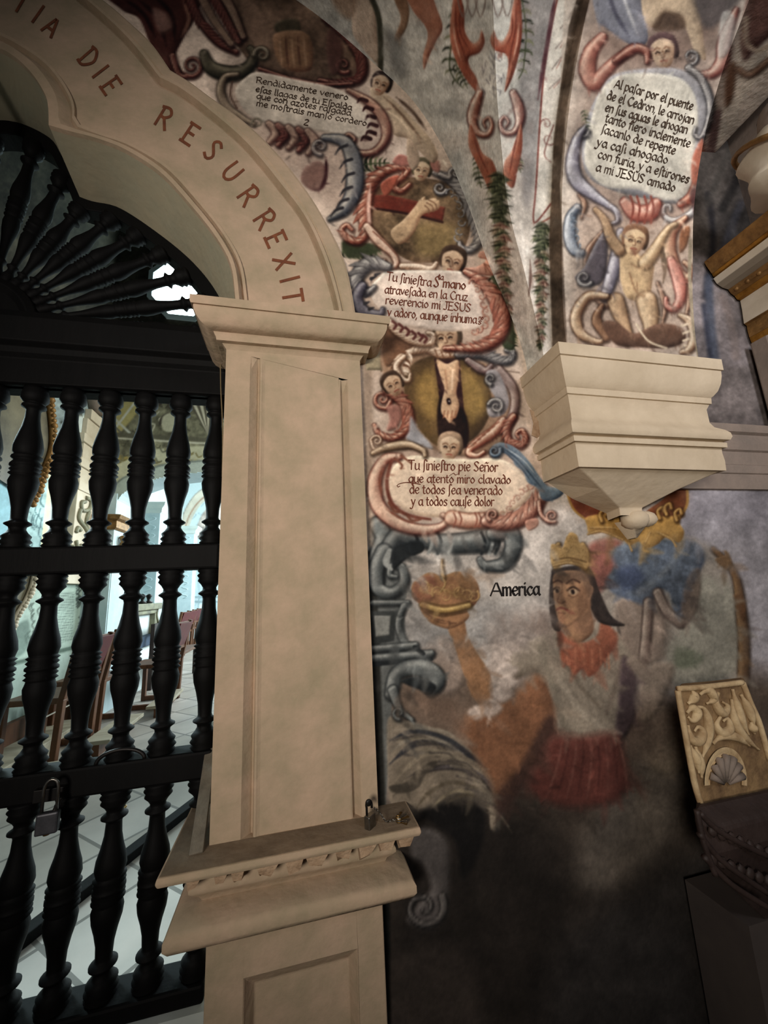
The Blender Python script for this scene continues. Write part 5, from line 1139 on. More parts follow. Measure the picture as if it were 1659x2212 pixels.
# ------------------------------------------------------------------ lettering of the verses
wf = lambda x, y: onY(x, y, WALL - .0012)
rtree = BVHTree.FromPolygons([tuple(v) for i in range(0, len(rib), 4) for v in ((RX0 - .2, rib[i, 0], rib[i, 1]), (RX1 + .2, rib[i, 0], rib[i, 1]))],
                             [(2 * i, 2 * i + 1, 2 * i + 3, 2 * i + 2) for i in range((len(rib) + 3) // 4 - 1)])
def rf(x, y):
    d = Vector(ray(x, y)).normalized(); h = rtree.ray_cast(Vector(EYE), d)[0]
    if h is None: return onY(x, y, 1.0)
    return np.array(h - d * .0025)
LS = '\u017f'
t = Letters(wf)
for s_, a, b in [('Rendidamente venero', (552, 178), (752, 216)), ('e' + LS + 'as llagas de tu E' + LS + 'palda', (551, 197), (760, 238)), ('que con azotes ra' + LS + 'gada', (553, 212), (758, 250)), ('me mo' + LS + 'trais man' + LS + 'o cordero', (553, 228), (792, 272))]: t.line(s_, a, b, 8.2, 2.3)
t.line('2', (655, 268), (666, 271), 12, 3)
t.build(M['ink_dark'], THINGS['c1'])
t = Letters(wf)
t.line('Tu ' + LS + 'inie' + LS + 'tra', (834, 605), (932, 619), 12, 2.8); t.line('S', (936, 619), (948, 621), 15, 3.4); t.line('ta', (946, 603), (958, 605), 8, 2.4); t.line('mano', (956, 620), (1006, 625), 12, 3.2)
t.line('atrave' + LS + 'ada en la Cruz', (830, 633), (1010, 650), 11.5, 2.7); t.line('reverencio mi JESUS', (832, 656), (1017, 674), 11.5, 2.7)
t.line('y adoro, aunque inhuma', (836, 682), (1030, 699), 12, 2.7); t.line('no', (1034, 690), (1044, 691), 6, 2); t.line('s', (1032, 700), (1040, 701), 8, 2.4)
t.build(M['ink'], THINGS['c2'])
t = Letters(wf)
t.line('Tu ' + LS + 'inie' + LS + 'tro pie Se\u00f1or', (882, 1014), (1076, 1019), 13.5, 2.9); t.line('que atento miro clavado', (882, 1042), (1104, 1045), 12, 2.8)
t.line('de todos ' + LS + 'ea venerado', (884, 1066), (1086, 1069), 13, 2.8); t.line('y a todos cau' + LS + 'e dolor', (888, 1092), (1068, 1093), 13, 2.8)
t.ribbon(resamp(cr([(908, 1046), (880, 1042), (860, 1046), (858, 1052), (864, 1050)], 6), 14), 2.4)
t.ribbon(resamp(cr([(970, 1028), (980, 1022), (984, 1026), (992, 1022)], 6), 10), 2)
t.build(M['ink'], THINGS['c3'])
t = Letters(wf); t.line('A', (1058, 1287), (1086, 1287), 20, 4.4); t.line('merica', (1085, 1287), (1167, 1285), 18.5, 5.2); t.build(M['ink_black'], THINGS['woman'])
t = Letters(rf)
for s_, a, b in [('Al pa' + LS + 'ar por el puente', (1326, 188), (1496, 238)), ('de el Cedron, le arrojan', (1310, 213), (1498, 268)), ('en ' + LS + 'us aguas le ahogan', (1306, 239), (1484, 289)), ('tanto fiero inclemente', (1306, 262), (1490, 319)),
                 (LS + 'acanlo de repente', (1298, 286), (1458, 334)), ('ya ca' + LS + 'i ahogado', (1288, 314), (1442, 354)), ('con furia, y a e' + LS + 'tirones', (1290, 340), (1488, 396)), ('a mi JESUS amado', (1286, 368), (1458, 414))]: t.line(s_, a, b, 12.4, 2.7)
t.build(M['ink_dark'], THINGS['c4'])

# ------------------------------------------------------------------ mixtilinear arch of the gate
arch = empty('stone_arch', (XC, FACE, 2.62), 'cream plaster arch with a cusped curve and brown lettering above the gate', 'arch')
def mir(R):
    R = np.asarray(R); m = R.copy(); m[:, 0] = 2 * XC - m[:, 0]
    return np.vstack([R, m[::-1][1:]])
def off(a, b, k): return a + (b - a) * k          # between two of the arch's lines
def sy(P, y): P = np.array(P); P[:, 1] = y; return P
N_ = lambda P: nrm(P)
def band(lines, name, m, parent):
    mb = MB(); mb.rings([mir(l) for l in lines], closed=False); return mb.build(name, m, parent, smooth=False)
FD = FACE + .018
wA = off(aG1, aG2, .09); wB = off(aG2, aG1, .09)
band([sy(aO, WALL + .01), sy(aO, FACE + .004), sy(off(aO, aG2, .12), FACE), sy(off(aO, aG2, .62), FACE), sy(off(aO, aG2, .70), FACE + .005), sy(off(aO, aG2, .80), FACE - .008), sy(off(aO, aG2, .95), FACE - .006), sy(off(aG2, aG1, .005), FD + .004), sy(off(aG2, aG1, .035), FD)], 'outer_band', M['stone'], arch)
band([sy(off(aG2, aG1, .035), FD), sy(off(aG2, aG1, .3), FD), sy(off(aG1, aG2, .3), FD), sy(off(aG1, aG2, .035), FD)], 'frieze', M['stone'], arch)
band([sy(off(aG1, aG2, .035), FD), sy(off(aG1, aG2, .03), FD - .012), sy(off(aG1, aG2, .0), FD - .010), sy(off(aG1, aA, .1), FD + .006), sy(off(aG1, aA, .55), FACE - .002), sy(aA, FACE), off(sy(aA, FACE), aB, .06)], 'inner_band', M['stone'], arch)
band([off(sy(aA, FACE), aB, .06)] + [off(sy(aA, FACE), aB, k) for k in (.3, .6, .85, 1.0)], 'soffit', M['reveal'], arch)
t = Letters(lambda x, y: onY(x, y, FD - .0012))
cs = [('R', 355, 255), ('E', 412, 290), ('S', 460, 325), ('U', 502, 371), ('R', 537, 423), ('R', 572, 474), ('E', 596, 517), ('X', 613, 565), ('I', 626, 603), ('T', 632, 640)]
for i, (c, x, y) in enumerate(cs):
    a = cs[max(i - 1, 0)]; b = cs[min(i + 1, len(cs) - 1)]
    t.letter(c, (x, y), (b[1] - a[1], b[2] - a[2]), 44 if i < 6 else 42, 6.6, 1.12)
for c, x, y, dx, dy in [('D', 193, 125, 26, 30), ('I', 217, 154, 26, 34), ('E', 240, 185, 22, 32), ('A', 112, 56, 34, 26), ('I', 82, 30, 34, 24), ('T', 46, 6, 34, 20)]: t.letter(c, (x, y), (dx, dy), 42, 6.4, 1.05)
t.build(M['letter'], arch)['label'] = 'brown painted letters DIE RESURREXIT'

# ------------------------------------------------------------------ pilaster
SL, SR = -.2335, .2425
pil = empty('pilaster', (0, FACE, 0), 'cream plaster pilaster with sunk panel, capital and broken ledge beside the gate', 'pilaster')
JB = 1.50
def pz(x, y, Y): return onY(x, y, Y)[2]
LZ = .932
path = [(SL, JB), (SL, FACE), (SR, FACE), (SR, WALL + .01)]
# shaft with its sunk panel: frame, sloped sides and field
pts = lambda x0, y0, x1, y1: (onY(x0, y0, FACE), onY(x1, y1, FACE))
pl0 = (-.150, -.118); pr0 = (.163, .205)
ptop, pbot = 2.425, LZ
mb = MB()
def quad(a, b, c, d): mb.add([a, b, c, d], [(0, 1, 2, 3)])
zt_l, zt_r = 2.435, 2.37
D1 = FACE + .026
XL0, XL1, XR0, XR1 = -.1525, -.118, .166, .196
zb, zt = LZ - .02, 2.50
quad((SL, FACE, zb), (XL0, FACE, zb), (XL0, FACE, zt_l), (SL, FACE, zt_l)); quad((XR1, FACE, zb), (SR, FACE, zb), (SR, FACE, zt_r), (XR1, FACE, zt_r))
mb.add([(SL, FACE, zt_l), (XL0, FACE, zt_l), (XR1, FACE, zt_r), (SR, FACE, zt_r), (SR, FACE, zt), (SL, FACE, zt)], [(0, 1, 2, 3, 4, 5)])
quad((SL, FACE, zb), (SL, FACE, zt), (SL, JB, zt), (SL, JB, zb)); quad((SR, FACE, zb), (SR, WALL + .01, zb), (SR, WALL + .01, zt), (SR, FACE, zt))
mb.build('shaft', M['stone'], pil, bevel=.004)
mb = MB()
def strip(xs, z0, z1):
    k = len(xs); mb.add([(x, y, z0) for x, y in xs] + [(x, y, z1) for x, y in xs], [(i, i + 1, k + i + 1, k + i) for i in range(k - 1)])
FL = FACE + .003
fx = [(XL0, FACE), (XL0 + .004, FACE + .004), (XL1 - .008, D1), (XL1 - .004, D1 - .004), (XL1 - .001, FACE + .001), (XL1 + .004, FACE - .002), (XL1 + .010, FACE + .001), (XL1 + .016, FL), (XR0 - .006, FL), (XR0, FL + .002), (XR0 + .004, D1 - .002), (XR0 + .009, D1), (XR1 - .004, FACE + .003), (XR1, FACE)]
k = len(fx)
tops = [zt_l] * 8 + [zt_r] * 6
lv = [(1.0, 1.0), (.75, 1.0), (.5, 1.0), (.25, 1.0), (.03, 1.0), (0.0, .25)]
def dep(y, q): return FACE + (y - FACE) * q
mb.add([(x, dep(y, q), tops[i] + (zb - tops[i]) * t_) for t_, q in lv for i, (x, y) in enumerate(fx)], [(j * k + i, j * k + i + 1, (j + 1) * k + i + 1, (j + 1) * k + i) for j in range(5) for i in range(k - 1) if i != 7])
zf = [(XL1 + .016, zt_l), (XR0 - .006, zt_r)]
mb.add([(zf[0][0], FL, zb), (zf[1][0], FL, zb), (zf[1][0], FL, zt_r), (zf[1][0], FACE - .0006, zt - .03), (zf[0][0], FACE - .0006, zt - .03), (zf[0][0], FL, zt_r)], [(0, 1, 2, 5), (5, 2, 3, 4)])
mb.build('panel', M['stone'], pil, bevel=.002)
# capital
cz = lambda y, o: pz(671, y, FACE - o)
prof = [(o, cz(y, o)) for o, y in ((-.004, 776), (.002, 768), (.012, 758), (.028, 752), (.030, 745), (.034, 740), (.037, 735), (.044, 732), (.058, 726), (.072, 716), (.083, 704), (.089, 694), (.091, 686), (.090, 683), (.097, 681), (.1, 676), (.1, 664))] + [(-.05, cz(664, .1) + .002)]
moulding(path, prof).build('capital', M['stone'], pil, smooth=True, sharp=.7)
# ledge and the broken moulding under it
lpath = [(SL, 2.0), (SL, FACE), (SR, FACE), (SR, WALL + .01)]
moulding(lpath, [(-.05, LZ - .022), (.098, LZ - .022), (.103, LZ - .012), (.1, LZ), (-.06, LZ + .001)]).build('ledge', M['stone'], pil, bevel=.003)
mb = MB(); mb.add([(SL - .095, 1.99, LZ + .0012), (SL - .095, FACE - .094, LZ + .0012), (SR + .094, FACE - .094, LZ + .0012), (SR + .094, WALL - .001, LZ + .0012), (SR + .001, WALL - .001, LZ + .0012), (SR + .001, FACE - .001, LZ + .0012), (SL - .001, FACE - .001, LZ + .0012), (SL - .001, 1.99, LZ + .0012)], [(0, 1, 6, 7), (1, 2, 5, 6), (2, 3, 4, 5)]); mb.build('ledge_top', M['ledgestone'], pil)['label'] = 'grey top of the ledge'  # top face darker and greyer than the rest of the ledge
zc = lambda y: pz(800, y, 1.24)
uprof = [(-.02, LZ - .022), (.022, LZ - .024), (.022, LZ - .040), (.040, zc(1854)), (.040, zc(1862)), (.030, zc(1872)), (.018, zc(1882)), (.012, zc(1893)), (.05, zc(1899)), (.074, zc(1908)), (.084, zc(1922)), (.084, zc(1938)), (.074, zc(1952)), (.05, zc(1962)), (.012, zc(1966)), (0, zc(1972)), (-.02, zc(1974))]
moulding([(SL, 1.75), (SL, FACE), (SR, FACE), (SR, WALL + .01)], uprof).build('torus_moulding', M['stone'], pil, smooth=True, sharp=.75)
mb = MB()
x = SL - .035
while x < SR + .05:
    w_ = random.uniform(.016, .030); h_ = random.uniform(.036, .058); yb0 = FACE - .02; yf = FACE - random.uniform(.088, .099); lz = LZ - .021; sk = random.uniform(-.4, .4)
    tip = random.uniform(.2, .8)
    vs = [(x, yb0, lz), (x + 2 * w_, yb0, lz), (x + 2 * w_, yf, lz), (x, yf + .006, lz), (x + w_ * tip * .6, yb0 - .030, lz - h_), (x + w_ * (1 + tip), yb0 - .030, lz - h_ * random.uniform(.6, 1)), (x + w_ * (1 + tip * .8), yf + .010, lz - h_ * random.uniform(.45, .7)), (x + w_ * tip * .5, yf + .012, lz - h_ * random.uniform(.4, .8))]
    mb.add(vs, [(0, 1, 2, 3), (3, 2, 6, 7), (7, 6, 5, 4), (0, 3, 7, 4), (1, 5, 6, 2), (0, 4, 5, 1)])
    x += 2 * w_ + random.choice([.003, .006, .018, .03])
o = mb.build('broken_edge', M['stone_rough'], pil, weld=False); o['label'] = 'chipped jagged plaster under the ledge'
# pedestal with sunk panel
zp = zc(1974); pt = onY(700, 2068, FACE)[2]
PL, PR = -.2335, .2445; QL, QR = -.135, .165
mb = MB()
def quad(a, b, c, d): mb.add([a, b, c, d], [(0, 1, 2, 3)])
quad((PL, FACE, 0), (QL, FACE, 0), (QL, FACE, zp), (PL, FACE, zp)); quad((QR, FACE, 0), (PR, FACE, 0), (PR, FACE, zp), (QR, FACE, zp)); quad((QL, FACE, pt), (QR, FACE, pt), (QR, FACE, zp), (QL, FACE, zp))
quad((PL, FACE, 0), (PL, FACE, zp), (PL, 1.75, zp), (PL, 1.75, 0)); quad((PR, FACE, 0), (PR, WALL + .01, 0), (PR, WALL + .01, zp), (PR, FACE, zp))
d2 = FACE + .040
quad((QL, FACE, 0), (QL + .022, d2, 0), (QL + .022, d2, pt - .045), (QL, FACE, pt)); quad((QR, FACE, 0), (QR - .020, d2, 0), (QR - .020, d2, pt - .045), (QR, FACE, pt)); quad((QL, FACE, pt), (QL + .022, d2, pt - .045), (QR - .020, d2, pt - .045), (QR, FACE, pt))
quad((QL + .022, d2, 0), (QR - .020, d2, 0), (QR - .020, d2, pt - .045), (QL + .022, d2, pt - .045))
mb.build('pedestal', M['stone'], pil, bevel=.004)

# ------------------------------------------------------------------ corbel
cor = empty('corbel', (1.35, WALL, 2.0), 'large moulded cream plaster corbel carrying the painted rib, tapering to a stub', 'corbel')
YF = 1.15
CL, CRr = onY(1232, 885, YF)[0], onY(1530, 900, YF)[0]
cp = [(CL, WALL + .02), (CL, YF), (CRr, YF), (CRr, WALL + .02)]
zz_ = lambda y, o: pz(1400, y, YF - o)
prof = [(-.1, zz_(1012, .012)), (.012, zz_(1012, .012)), (.014, zz_(990, .012)), (.012, zz_(972, .012)), (.013, zz_(962, .012)), (.026, zz_(959, .026)), (.027, zz_(949, .026)), (.018, zz_(947, .02)), (.018, zz_(944, .03)), (.036, zz_(941, .036)), (.042, zz_(933, .042)), (.040, zz_(924, .042)), (.030, zz_(919, .03)), (.008, zz_(914, .01)),
        (0, zz_(905, 0)), (0, zz_(876, 0)), (.006, zz_(868, .005)), (.008, zz_(864, .01)), (.014, zz_(862, .014)), (.016, zz_(850, .014)), (.014, zz_(848, .02)), (.022, zz_(844, .022)), (.034, zz_(832, .034)), (.044, zz_(815, .044)), (.050, zz_(796, .05)), (.051, zz_(786, .05)), (.057, zz_(783, .056)), (.058, zz_(759, .058)), (-.1, zz_(757, .058) + .004)]
moulding(cp, prof).build('cornice', M['corbel'], cor, smooth=True, sharp=.7)
zb = zz_(1012, .012)
kb = onY(1370, 1100, 1.30); k0 = onY(1335, 1104, 1.285)[0]; k1 = onY(1384, 1104, 1.285)[0]
ringA = [(CL + .004, WALL + .01, zb), (CL + .004, YF + .004, zb), (CRr - .004, YF + .004, zb), (CRr - .004, WALL + .01, zb)]
ringM = [(CL + (k0 - CL) * .42, WALL + .01, zb - .07), (CL + (k0 - CL) * .5, YF + .062, zb - .06), (CRr + (k1 - CRr) * .55, YF + .062, zb - .06), (CRr + (k1 - CRr) * .5, WALL + .01, zb - .07)]
ringB = [(k0, WALL + .01, kb[2] - .01), (k0, 1.275, kb[2]), (k1, 1.275, kb[2]), (k1, WALL + .01, kb[2] - .01)]
ringC = [(q[0], q[1], q[2] - .03) for q in ringB]
mb = MB(); mb.rings([ringA, ringM, ringB, ringC], closed=False, cap=False)
mb.build('tapering_base', M['corbel'], cor, bevel=.004)
kc = onY(1374, 1130, 1.30)
mb = MB(); mb.ball((kc[0] - .010, 1.295, kc[2] + .012), .062, 16, (.92, .8, .66), .10); mb.ball((kc[0] + .048, 1.295, kc[2] + .016), .046, 14, (1.0, .8, .72), .08)
mb.rings([[(kc[0] - .064, WALL + .005, kc[2] + .01), (kc[0] - .05, 1.262, kc[2] + .006), (kc[0] + .03, 1.262, kc[2] + .004), (kc[0] + .05, WALL + .005, kc[2] + .006)], [(kc[0] - .012, WALL + .005, kc[2] - .062), (kc[0] - .010, 1.31, kc[2] - .060), (kc[0] + .004, 1.31, kc[2] - .060), (kc[0] + .006, WALL + .005, kc[2] - .062)]], closed=False)
o = mb.build('stub', M['corbel'], cor, smooth=True, weld=False); o['label'] = 'rough broken plaster knob at the tip'
# broken patch on the wall beside the corbel, and the dim string course behind it
pa = [onY(x, y, WALL - .004) for x, y in [(1144, 884), (1158, 890), (1168, 912), (1172, 936), (1160, 946), (1148, 940), (1152, 915)]]
mb = MB(); mb.add(pa, [tuple(range(7))]); o = tag(mb.build('plaster_scar', M['stone_rough']), 'small brown scar of broken plaster on the wall left of the corbel', 'plaster damage')
zs = lambda y: pz(1610, y, WALL - .02)
moulding([(CRr - .25, WALL + .02), (2.6, WALL + .02)], [(0, zs(1058)), (.035, zs(1056)), (.036, zs(1024)), (.042, zs(1022)), (.042, zs(1005)), (.03, zs(1002)), (.03, zs(975)), (.04, zs(972)), (.044, zs(958)), (.03, zs(945)), (.03, zs(938)), (.045, zs(934)), (.045, zs(918)), (0, zs(908))]).build('trim_1', M['pinkstone'])['kind'] = 'structure'

# ------------------------------------------------------------------ floors and the chapel's shell
def slab(name, a, b, m): o = MB().box(a, b).build(name, m); o['kind'] = 'structure'; return o
slab('floor', (-3.2, -2.6, -.1), (3.2, WALL + .3, 0), M['chapelfloor'])
slab('floor_nave', (NX - .3, 1.62, .30), (3.2, 16.2, NF), M['tiles'])
slab('trim_step', (-2.4, SOFF - .05, 0), (.1, 1.62, NF), M['navestone'])
slab('wall_front_back', (-.2, 1.62, NF), (3.2, 1.75, 5.0), M['navestone'])
slab('wall_front_lintel', (-3.2, 1.66, 4.0), (-.2, 1.75, 7.6), M['darkwood'])
slab('wall_front_left', (-3.2, WALL, 0), (2 * XC + .20, 1.66, 5.0), M['navestone'])
slab('wall_right', (2.62, -2.6, 0), (2.72, WALL, 5.0), M['pinkstone'])

# ------------------------------------------------------------------ gate of turned balusters
gate = empty('wooden_gate', (XC, GATE, NF), 'black wooden gate of turned balusters with fan tympanum under the arch', 'gate')
GL_, GR_ = 2 * XC + .285, -.272
def gz_(y, x=240): return onY(x, y, GATE - .03)[2]
ZT0, ZT1 = 2.385, 2.655
def rail(name, z0, z1, y0=GATE - .04, y1=GATE + .05, bev=.008):
    mb = MB(); mb.box((GL_, y0, z0), (GR_, y1, z1)); return mb.build(name, M['wood'], gate, bevel=bev)
zm0, zm1 = 1.704, 1.796; zl0, zl1 = 1.017, 1.102
mb = MB(); prof = [(-.03, ZT0), (.0, ZT0), (.012, ZT0 + .005), (.012, ZT0 + .10), (.026, ZT0 + .115), (.030, ZT0 + .135), (.05, ZT0 + .15), (.055, ZT1 - .03), (.045, ZT1), (-.03, ZT1)]
moulding([(GL_, GATE - .03), (GR_, GATE - .03)], prof, mb); mb.box((GL_, GATE - .02, ZT0), (GR_, GATE + .06, ZT1)); mb.build('top_beam', M['wood'], gate, bevel=.003)
rail('middle_rail', zm0, zm1); rail('lower_rail', zl0, zl1); rail('sill', NF, NF + .05, GATE - .05, GATE + .06)
bx = [onY(x, 1008, GATE)[0] for x in (56, 142, 226, 306, 384, 463)]
pitch = (bx[-1] - bx[0]) / 5
bx = [bx[0] - pitch * k for k in range(9, 0, -1)] + bx
bx = [x for x in bx if x > GL_ + .03]
A_ = [(0, .034), (.02, .036), (.045, .040), (.075, .041), (.10, .030), (.105, .026), (.115, .035), (.125, .036), (.135, .026), (.15, .021), (.2, .022), (.26, .027), (.33, .037), (.385, .0425), (.42, .041), (.436, .036), (.445, .043), (.455, .044), (.466, .037), (.474, .036)]
B_ = [(0, .036), (.015, .043), (.028, .036), (.042, .044), (.058, .037), (.075, .041), (.095, .030), (.115, .023), (.13, .024), (.145, .037), (.152, .037), (.166, .024), (.18, .022), (.24, .024), (.30, .031), (.355, .040), (.40, .043), (.43, .038), (.438, .037), (.447, .045), (.46, .037), (.472, .044), (.484, .037)]
def sym(top, bot): return top + [(.495, .0445), (.507, .0445)] + [(1 - t, r) for t, r in reversed(bot)]
def balmesh(name, z1, z0, prof, x):
    return MB().lathe((x, GATE, z1 + .003), (x, GATE, z0 - .003), prof, 22).build(name, M['wood'], gate, smooth=True)
for z1, z0, prof in ((ZT0, zm1, sym(A_, B_)), (zm0, zl1, sym(B_, B_)), (zl0, NF + .05, sym(B_, B_))):
    o = balmesh('baluster', z1, z0, prof, bx[-1])
    for x in bx[:-1]:
        c = o.copy(); COL.objects.link(c); c.parent = gate; c.location.x += x - bx[-1]
# fan
FC = np.array([XC, GATE, ZT1 - .02])
mb = MB(); n = 24
hub = [[(FC[0] + r * math.cos(PI * k / n), y, FC[2] + r * math.sin(PI * k / n)) for k in range(n + 1)] for r, y in ((.19, GATE + .05), (.19, GATE - .03), (.165, GATE - .045), (.14, GATE - .03), (.0, GATE - .03))]
mb.rings(hub, closed=False); mb.build('fan_hub', M['wood'], gate, bevel=.004)
cen = np.array([FC[0], 0, FC[2] - .1])
aI = aB.copy(); aI[:, 0] = cen[0] + (aB[:, 0] - cen[0]) * .935; aI[:, 2] = cen[2] + (aB[:, 2] - cen[2]) * .945
aBx = aB.copy(); aBx[:, 0] = cen[0] + (aB[:, 0] - cen[0]) * 1.07; aBx[:, 2] = cen[2] + (aB[:, 2] - cen[2]) * 1.07
mb = MB(); mb.rings([mir(sy(q, y)) for q, y in ((aBx, SOFF + .075), (aBx, SOFF + .002), (aB, SOFF + .001), (aI, SOFF + .006), (aI, SOFF + .075))], closed=False)
mb.build('arch_frame', M['wood'], gate, bevel=.003)
bl = mir(aI)
def reach(an):
    d = np.array([math.cos(an), math.sin(an)]); best = 1.5
    for p, q in zip(bl[:-1], bl[1:]):
        a = np.array([p[0] - FC[0], p[2] - FC[2]]); b = np.array([q[0] - FC[0], q[2] - FC[2]]); e = b - a
        den = d[0] * e[1] - d[1] * e[0]
        if abs(den) < 1e-9: continue
        s = (a[0] * e[1] - a[1] * e[0]) / den; u = (a[0] * d[1] - a[1] * d[0]) / den
        if 0 <= u <= 1 and s > .2: best = min(best, s)
    return best
for k in range(18):
    an = math.radians(4.5 + 10.05 * k); R1 = reach(an); d = np.array([math.cos(an), 0, math.sin(an)])
    p_ = [(t, r * (.45 + .42 * t)) for t, r in sym(B_, B_)]
    MB().lathe(FC + d * .18, FC + d * (R1 + .004), p_, 16).build('fan_baluster', M['wood'], gate, smooth=True)
# iron ring handles lying on the lower rail
def ringpts(c, rx, rz, a0, a1, n=18, y=0): return [(c[0] + rx * math.cos(a), c[1] + y, c[2] + rz * math.sin(a)) for a in np.linspace(a0, a1, n)]
p0, p1 = onY(206, 1644, GATE - .05), onY(312, 1624, GATE - .05)
c_ = ((p0[0] + p1[0]) / 2, GATE - .045, zl1 + .004)
MB().tube(ringpts(c_, (p1[0] - p0[0]) / 2, .035, 0, PI), .006).build('ring_handle', M['iron'], gate, smooth=True)
hp = onY(110, 1702, GATE - .07)
mb = MB(); mb.box((hp[0] - .05, GATE - .06, zl0 + .01), (hp[0] + .03, GATE - .038, zl0 + .045)); mb.tube([(hp[0] + .02, GATE - .05, zl0 + .03), (hp[0] + .03, GATE - .075, zl0 + .02), (hp[0] + .02, GATE - .08, zl0 - .01)], .007)
mb.build('hasp', M['iron'], gate, bevel=.002)

def padlock(name, label, body, shackle, c, w, h, dpt, sh, rot=0.0, tilt=0.0, lean=0.0):
    """hanging padlock: shackle top at c"""
    e = empty(name, (0, 0, 0), label, 'padlock')
    m = MB(); m.box((-w / 2, -dpt / 2, -sh - h), (w / 2, dpt / 2, -sh)); b = m.build('lock_body', body, e, bevel=w * .09)
    pts_ = [(-w * .33, 0, -sh - .004), (-w * .33, 0, -sh * .35)] + [(w * .33 * -math.cos(a), 0, -sh * .35 + sh * .35 * math.sin(a)) for a in np.linspace(.3, PI - .3, 9)] + [(w * .33, 0, -sh * .35), (w * .33, 0, -sh - .004)]
    MB().tube(pts_, w * .085, 8).build('shackle', shackle, e, smooth=True)
    m = MB(); m.lathe((0, 0, -sh - h - .003), (0, 0, -sh - h + .004), [(0, w * .16), (1, w * .16)], 12); m.build('keyhole_plug', M['brass'], b)
    e.location = c; e.rotation_euler = (tilt, lean, rot); return e
lk = onY(106, 1700, GATE - .09)
pb0 = onY(106, 1760, GATE - .09)
padlock('padlock', 'grey padlock with long steel shackle hanging from the lower gate rail', M['lockgrey'], M['steel'], (lk[0] + .004, GATE - .085, lk[2] + .018), .054, .056, .024, .085, rot=.1)
l2 = onY(268, 1706, GATE + .09)
padlock('padlock', 'small dim brass padlock hanging behind the third lower baluster', M['brass'], M['steel'], (l2[0] + .012, GATE + .085, l2[2] + .004), .045, .042, .022, .05, rot=-.3, lean=.45)
# thin wire down the pilaster and the plank on the ledge
wp = [onY(x, y, 1.47) for x, y in [(476, 770), (477, 840), (480, 900), (481, 960), (480, 1030)]]
tag(MB().tube(cr(wp, 5), .0022, 6).build('cord', M['wire'], None, smooth=True), 'thin straw coloured cord hanging beside the pilaster edge', 'cord')
b0, b1 = onZ(424, 1846, LZ), onY(464, 1560, 1.62)
b1[0] = min(b1[0], SL - .03)
mb = MB(); mb.bar((b0[0], b0[1], LZ), b1, .035, .012, up=(0, 1, 0)); tag(mb.build('leaning_board', M['plank'], None, bevel=.002), 'narrow grey board leaning upright on the ledge left of the pilaster', 'board')
f0, f1 = onZ(20, 2062, NF), onZ(452, 1718, NF); dd = f1 - f0
mb = MB(); mb.bar(f0 - dd * .3 + np.array([0, 0, .02]), f1 + dd * .1 + np.array([0, 0, .02]), .06, .04); tag(mb.build('floor_bar', M['wood'], None, bevel=.004), 'long black bar lying diagonally on the floor behind the gate', 'bar')

# ------------------------------------------------------------------ padlock, chain and keys on the ledge
p = onZ(800, 1788, LZ)
e = empty('padlock', (p[0], p[1], LZ), 'small steel padlock with open shackle standing on the ledge', 'padlock')
MB().box((p[0] - .016, p[1] - .010, LZ), (p[0] + .016, p[1] + .010, LZ + .034), rot=.75).build('lock_body', M['steel'], e, bevel=.003)
MB().tube([(p[0] - .008, p[1] + .004, LZ + .03), (p[0] - .008, p[1] + .004, LZ + .05)] + [(p[0] - .001 - .008 * math.cos(a), p[1] + .004, LZ + .056 + .012 * math.sin(a)) for a in np.linspace(0, PI, 8)] + [(p[0] + .007, p[1] + .004, LZ + .048)], .0035, 8).build('shackle', M['iron'], e, smooth=True)
MB().ball((p[0] - .002, p[1] + .002, LZ + .063), .010, 10, (1, .4, 1)).build('key_head', M['iron'], e, smooth=True)
q = onZ(830, 1778, LZ); r = onZ(862, 1776, LZ)
ch = [(p[0] + .012, p[1] - .004, LZ + .05), (p[0] + .03, q[1], LZ + .03), (q[0] + .004, q[1] - .006, LZ + .007), (q[0] + .02, q[1], LZ + .004), (r[0] - .012, r[1], LZ + .007)]
e2 = empty('key_bunch', (r[0], r[1], LZ), 'bunch of small keys on a chain lying on the ledge corner', 'keys')
P_ = resamp(cr(ch, 8), 15); mb = MB()
for i in range(14):
    a, b = P_[i], P_[i + 1]; d = nrm(b - a); s = np.cross(d, [0, 0, 1.]); s = nrm(s) if i % 2 else np.array([0, 0, 1.]); L_ = np.linalg.norm(b - a) * .62; c = (a + b) / 2
    mb.tube([c + d * L_ * math.cos(t) + s * .0028 * math.sin(t) for t in np.linspace(0, 2 * PI, 11)], .0011, 5, caps=False)
mb.build('chain', M['steel'], e2, smooth=True, weld=False)
for i, an in enumerate((-.9, -.45, .1, .5, .95)):
    d = np.array([math.cos(an), math.sin(an) * .8, 0]); s = np.array([-d[1], d[0], 0]); b = np.array([r[0] - .006, r[1], LZ + .0035 + i * .002])
    mb = MB(); mb.tube([b + d * .007 * (1 - math.cos(t)) + s * .006 * math.sin(t) for t in np.linspace(0, 2 * PI, 13)], .0018, 6, caps=False)
    mb.bar(b + d * .012, b + d * .038, .0032, .0022); mb.bar(b + d * .030 + s * .003, b + d * .037 + s * .003, .005, .002)
    mb.build('key', M['steel'] if i % 2 else M['brass'], e2, weld=False)

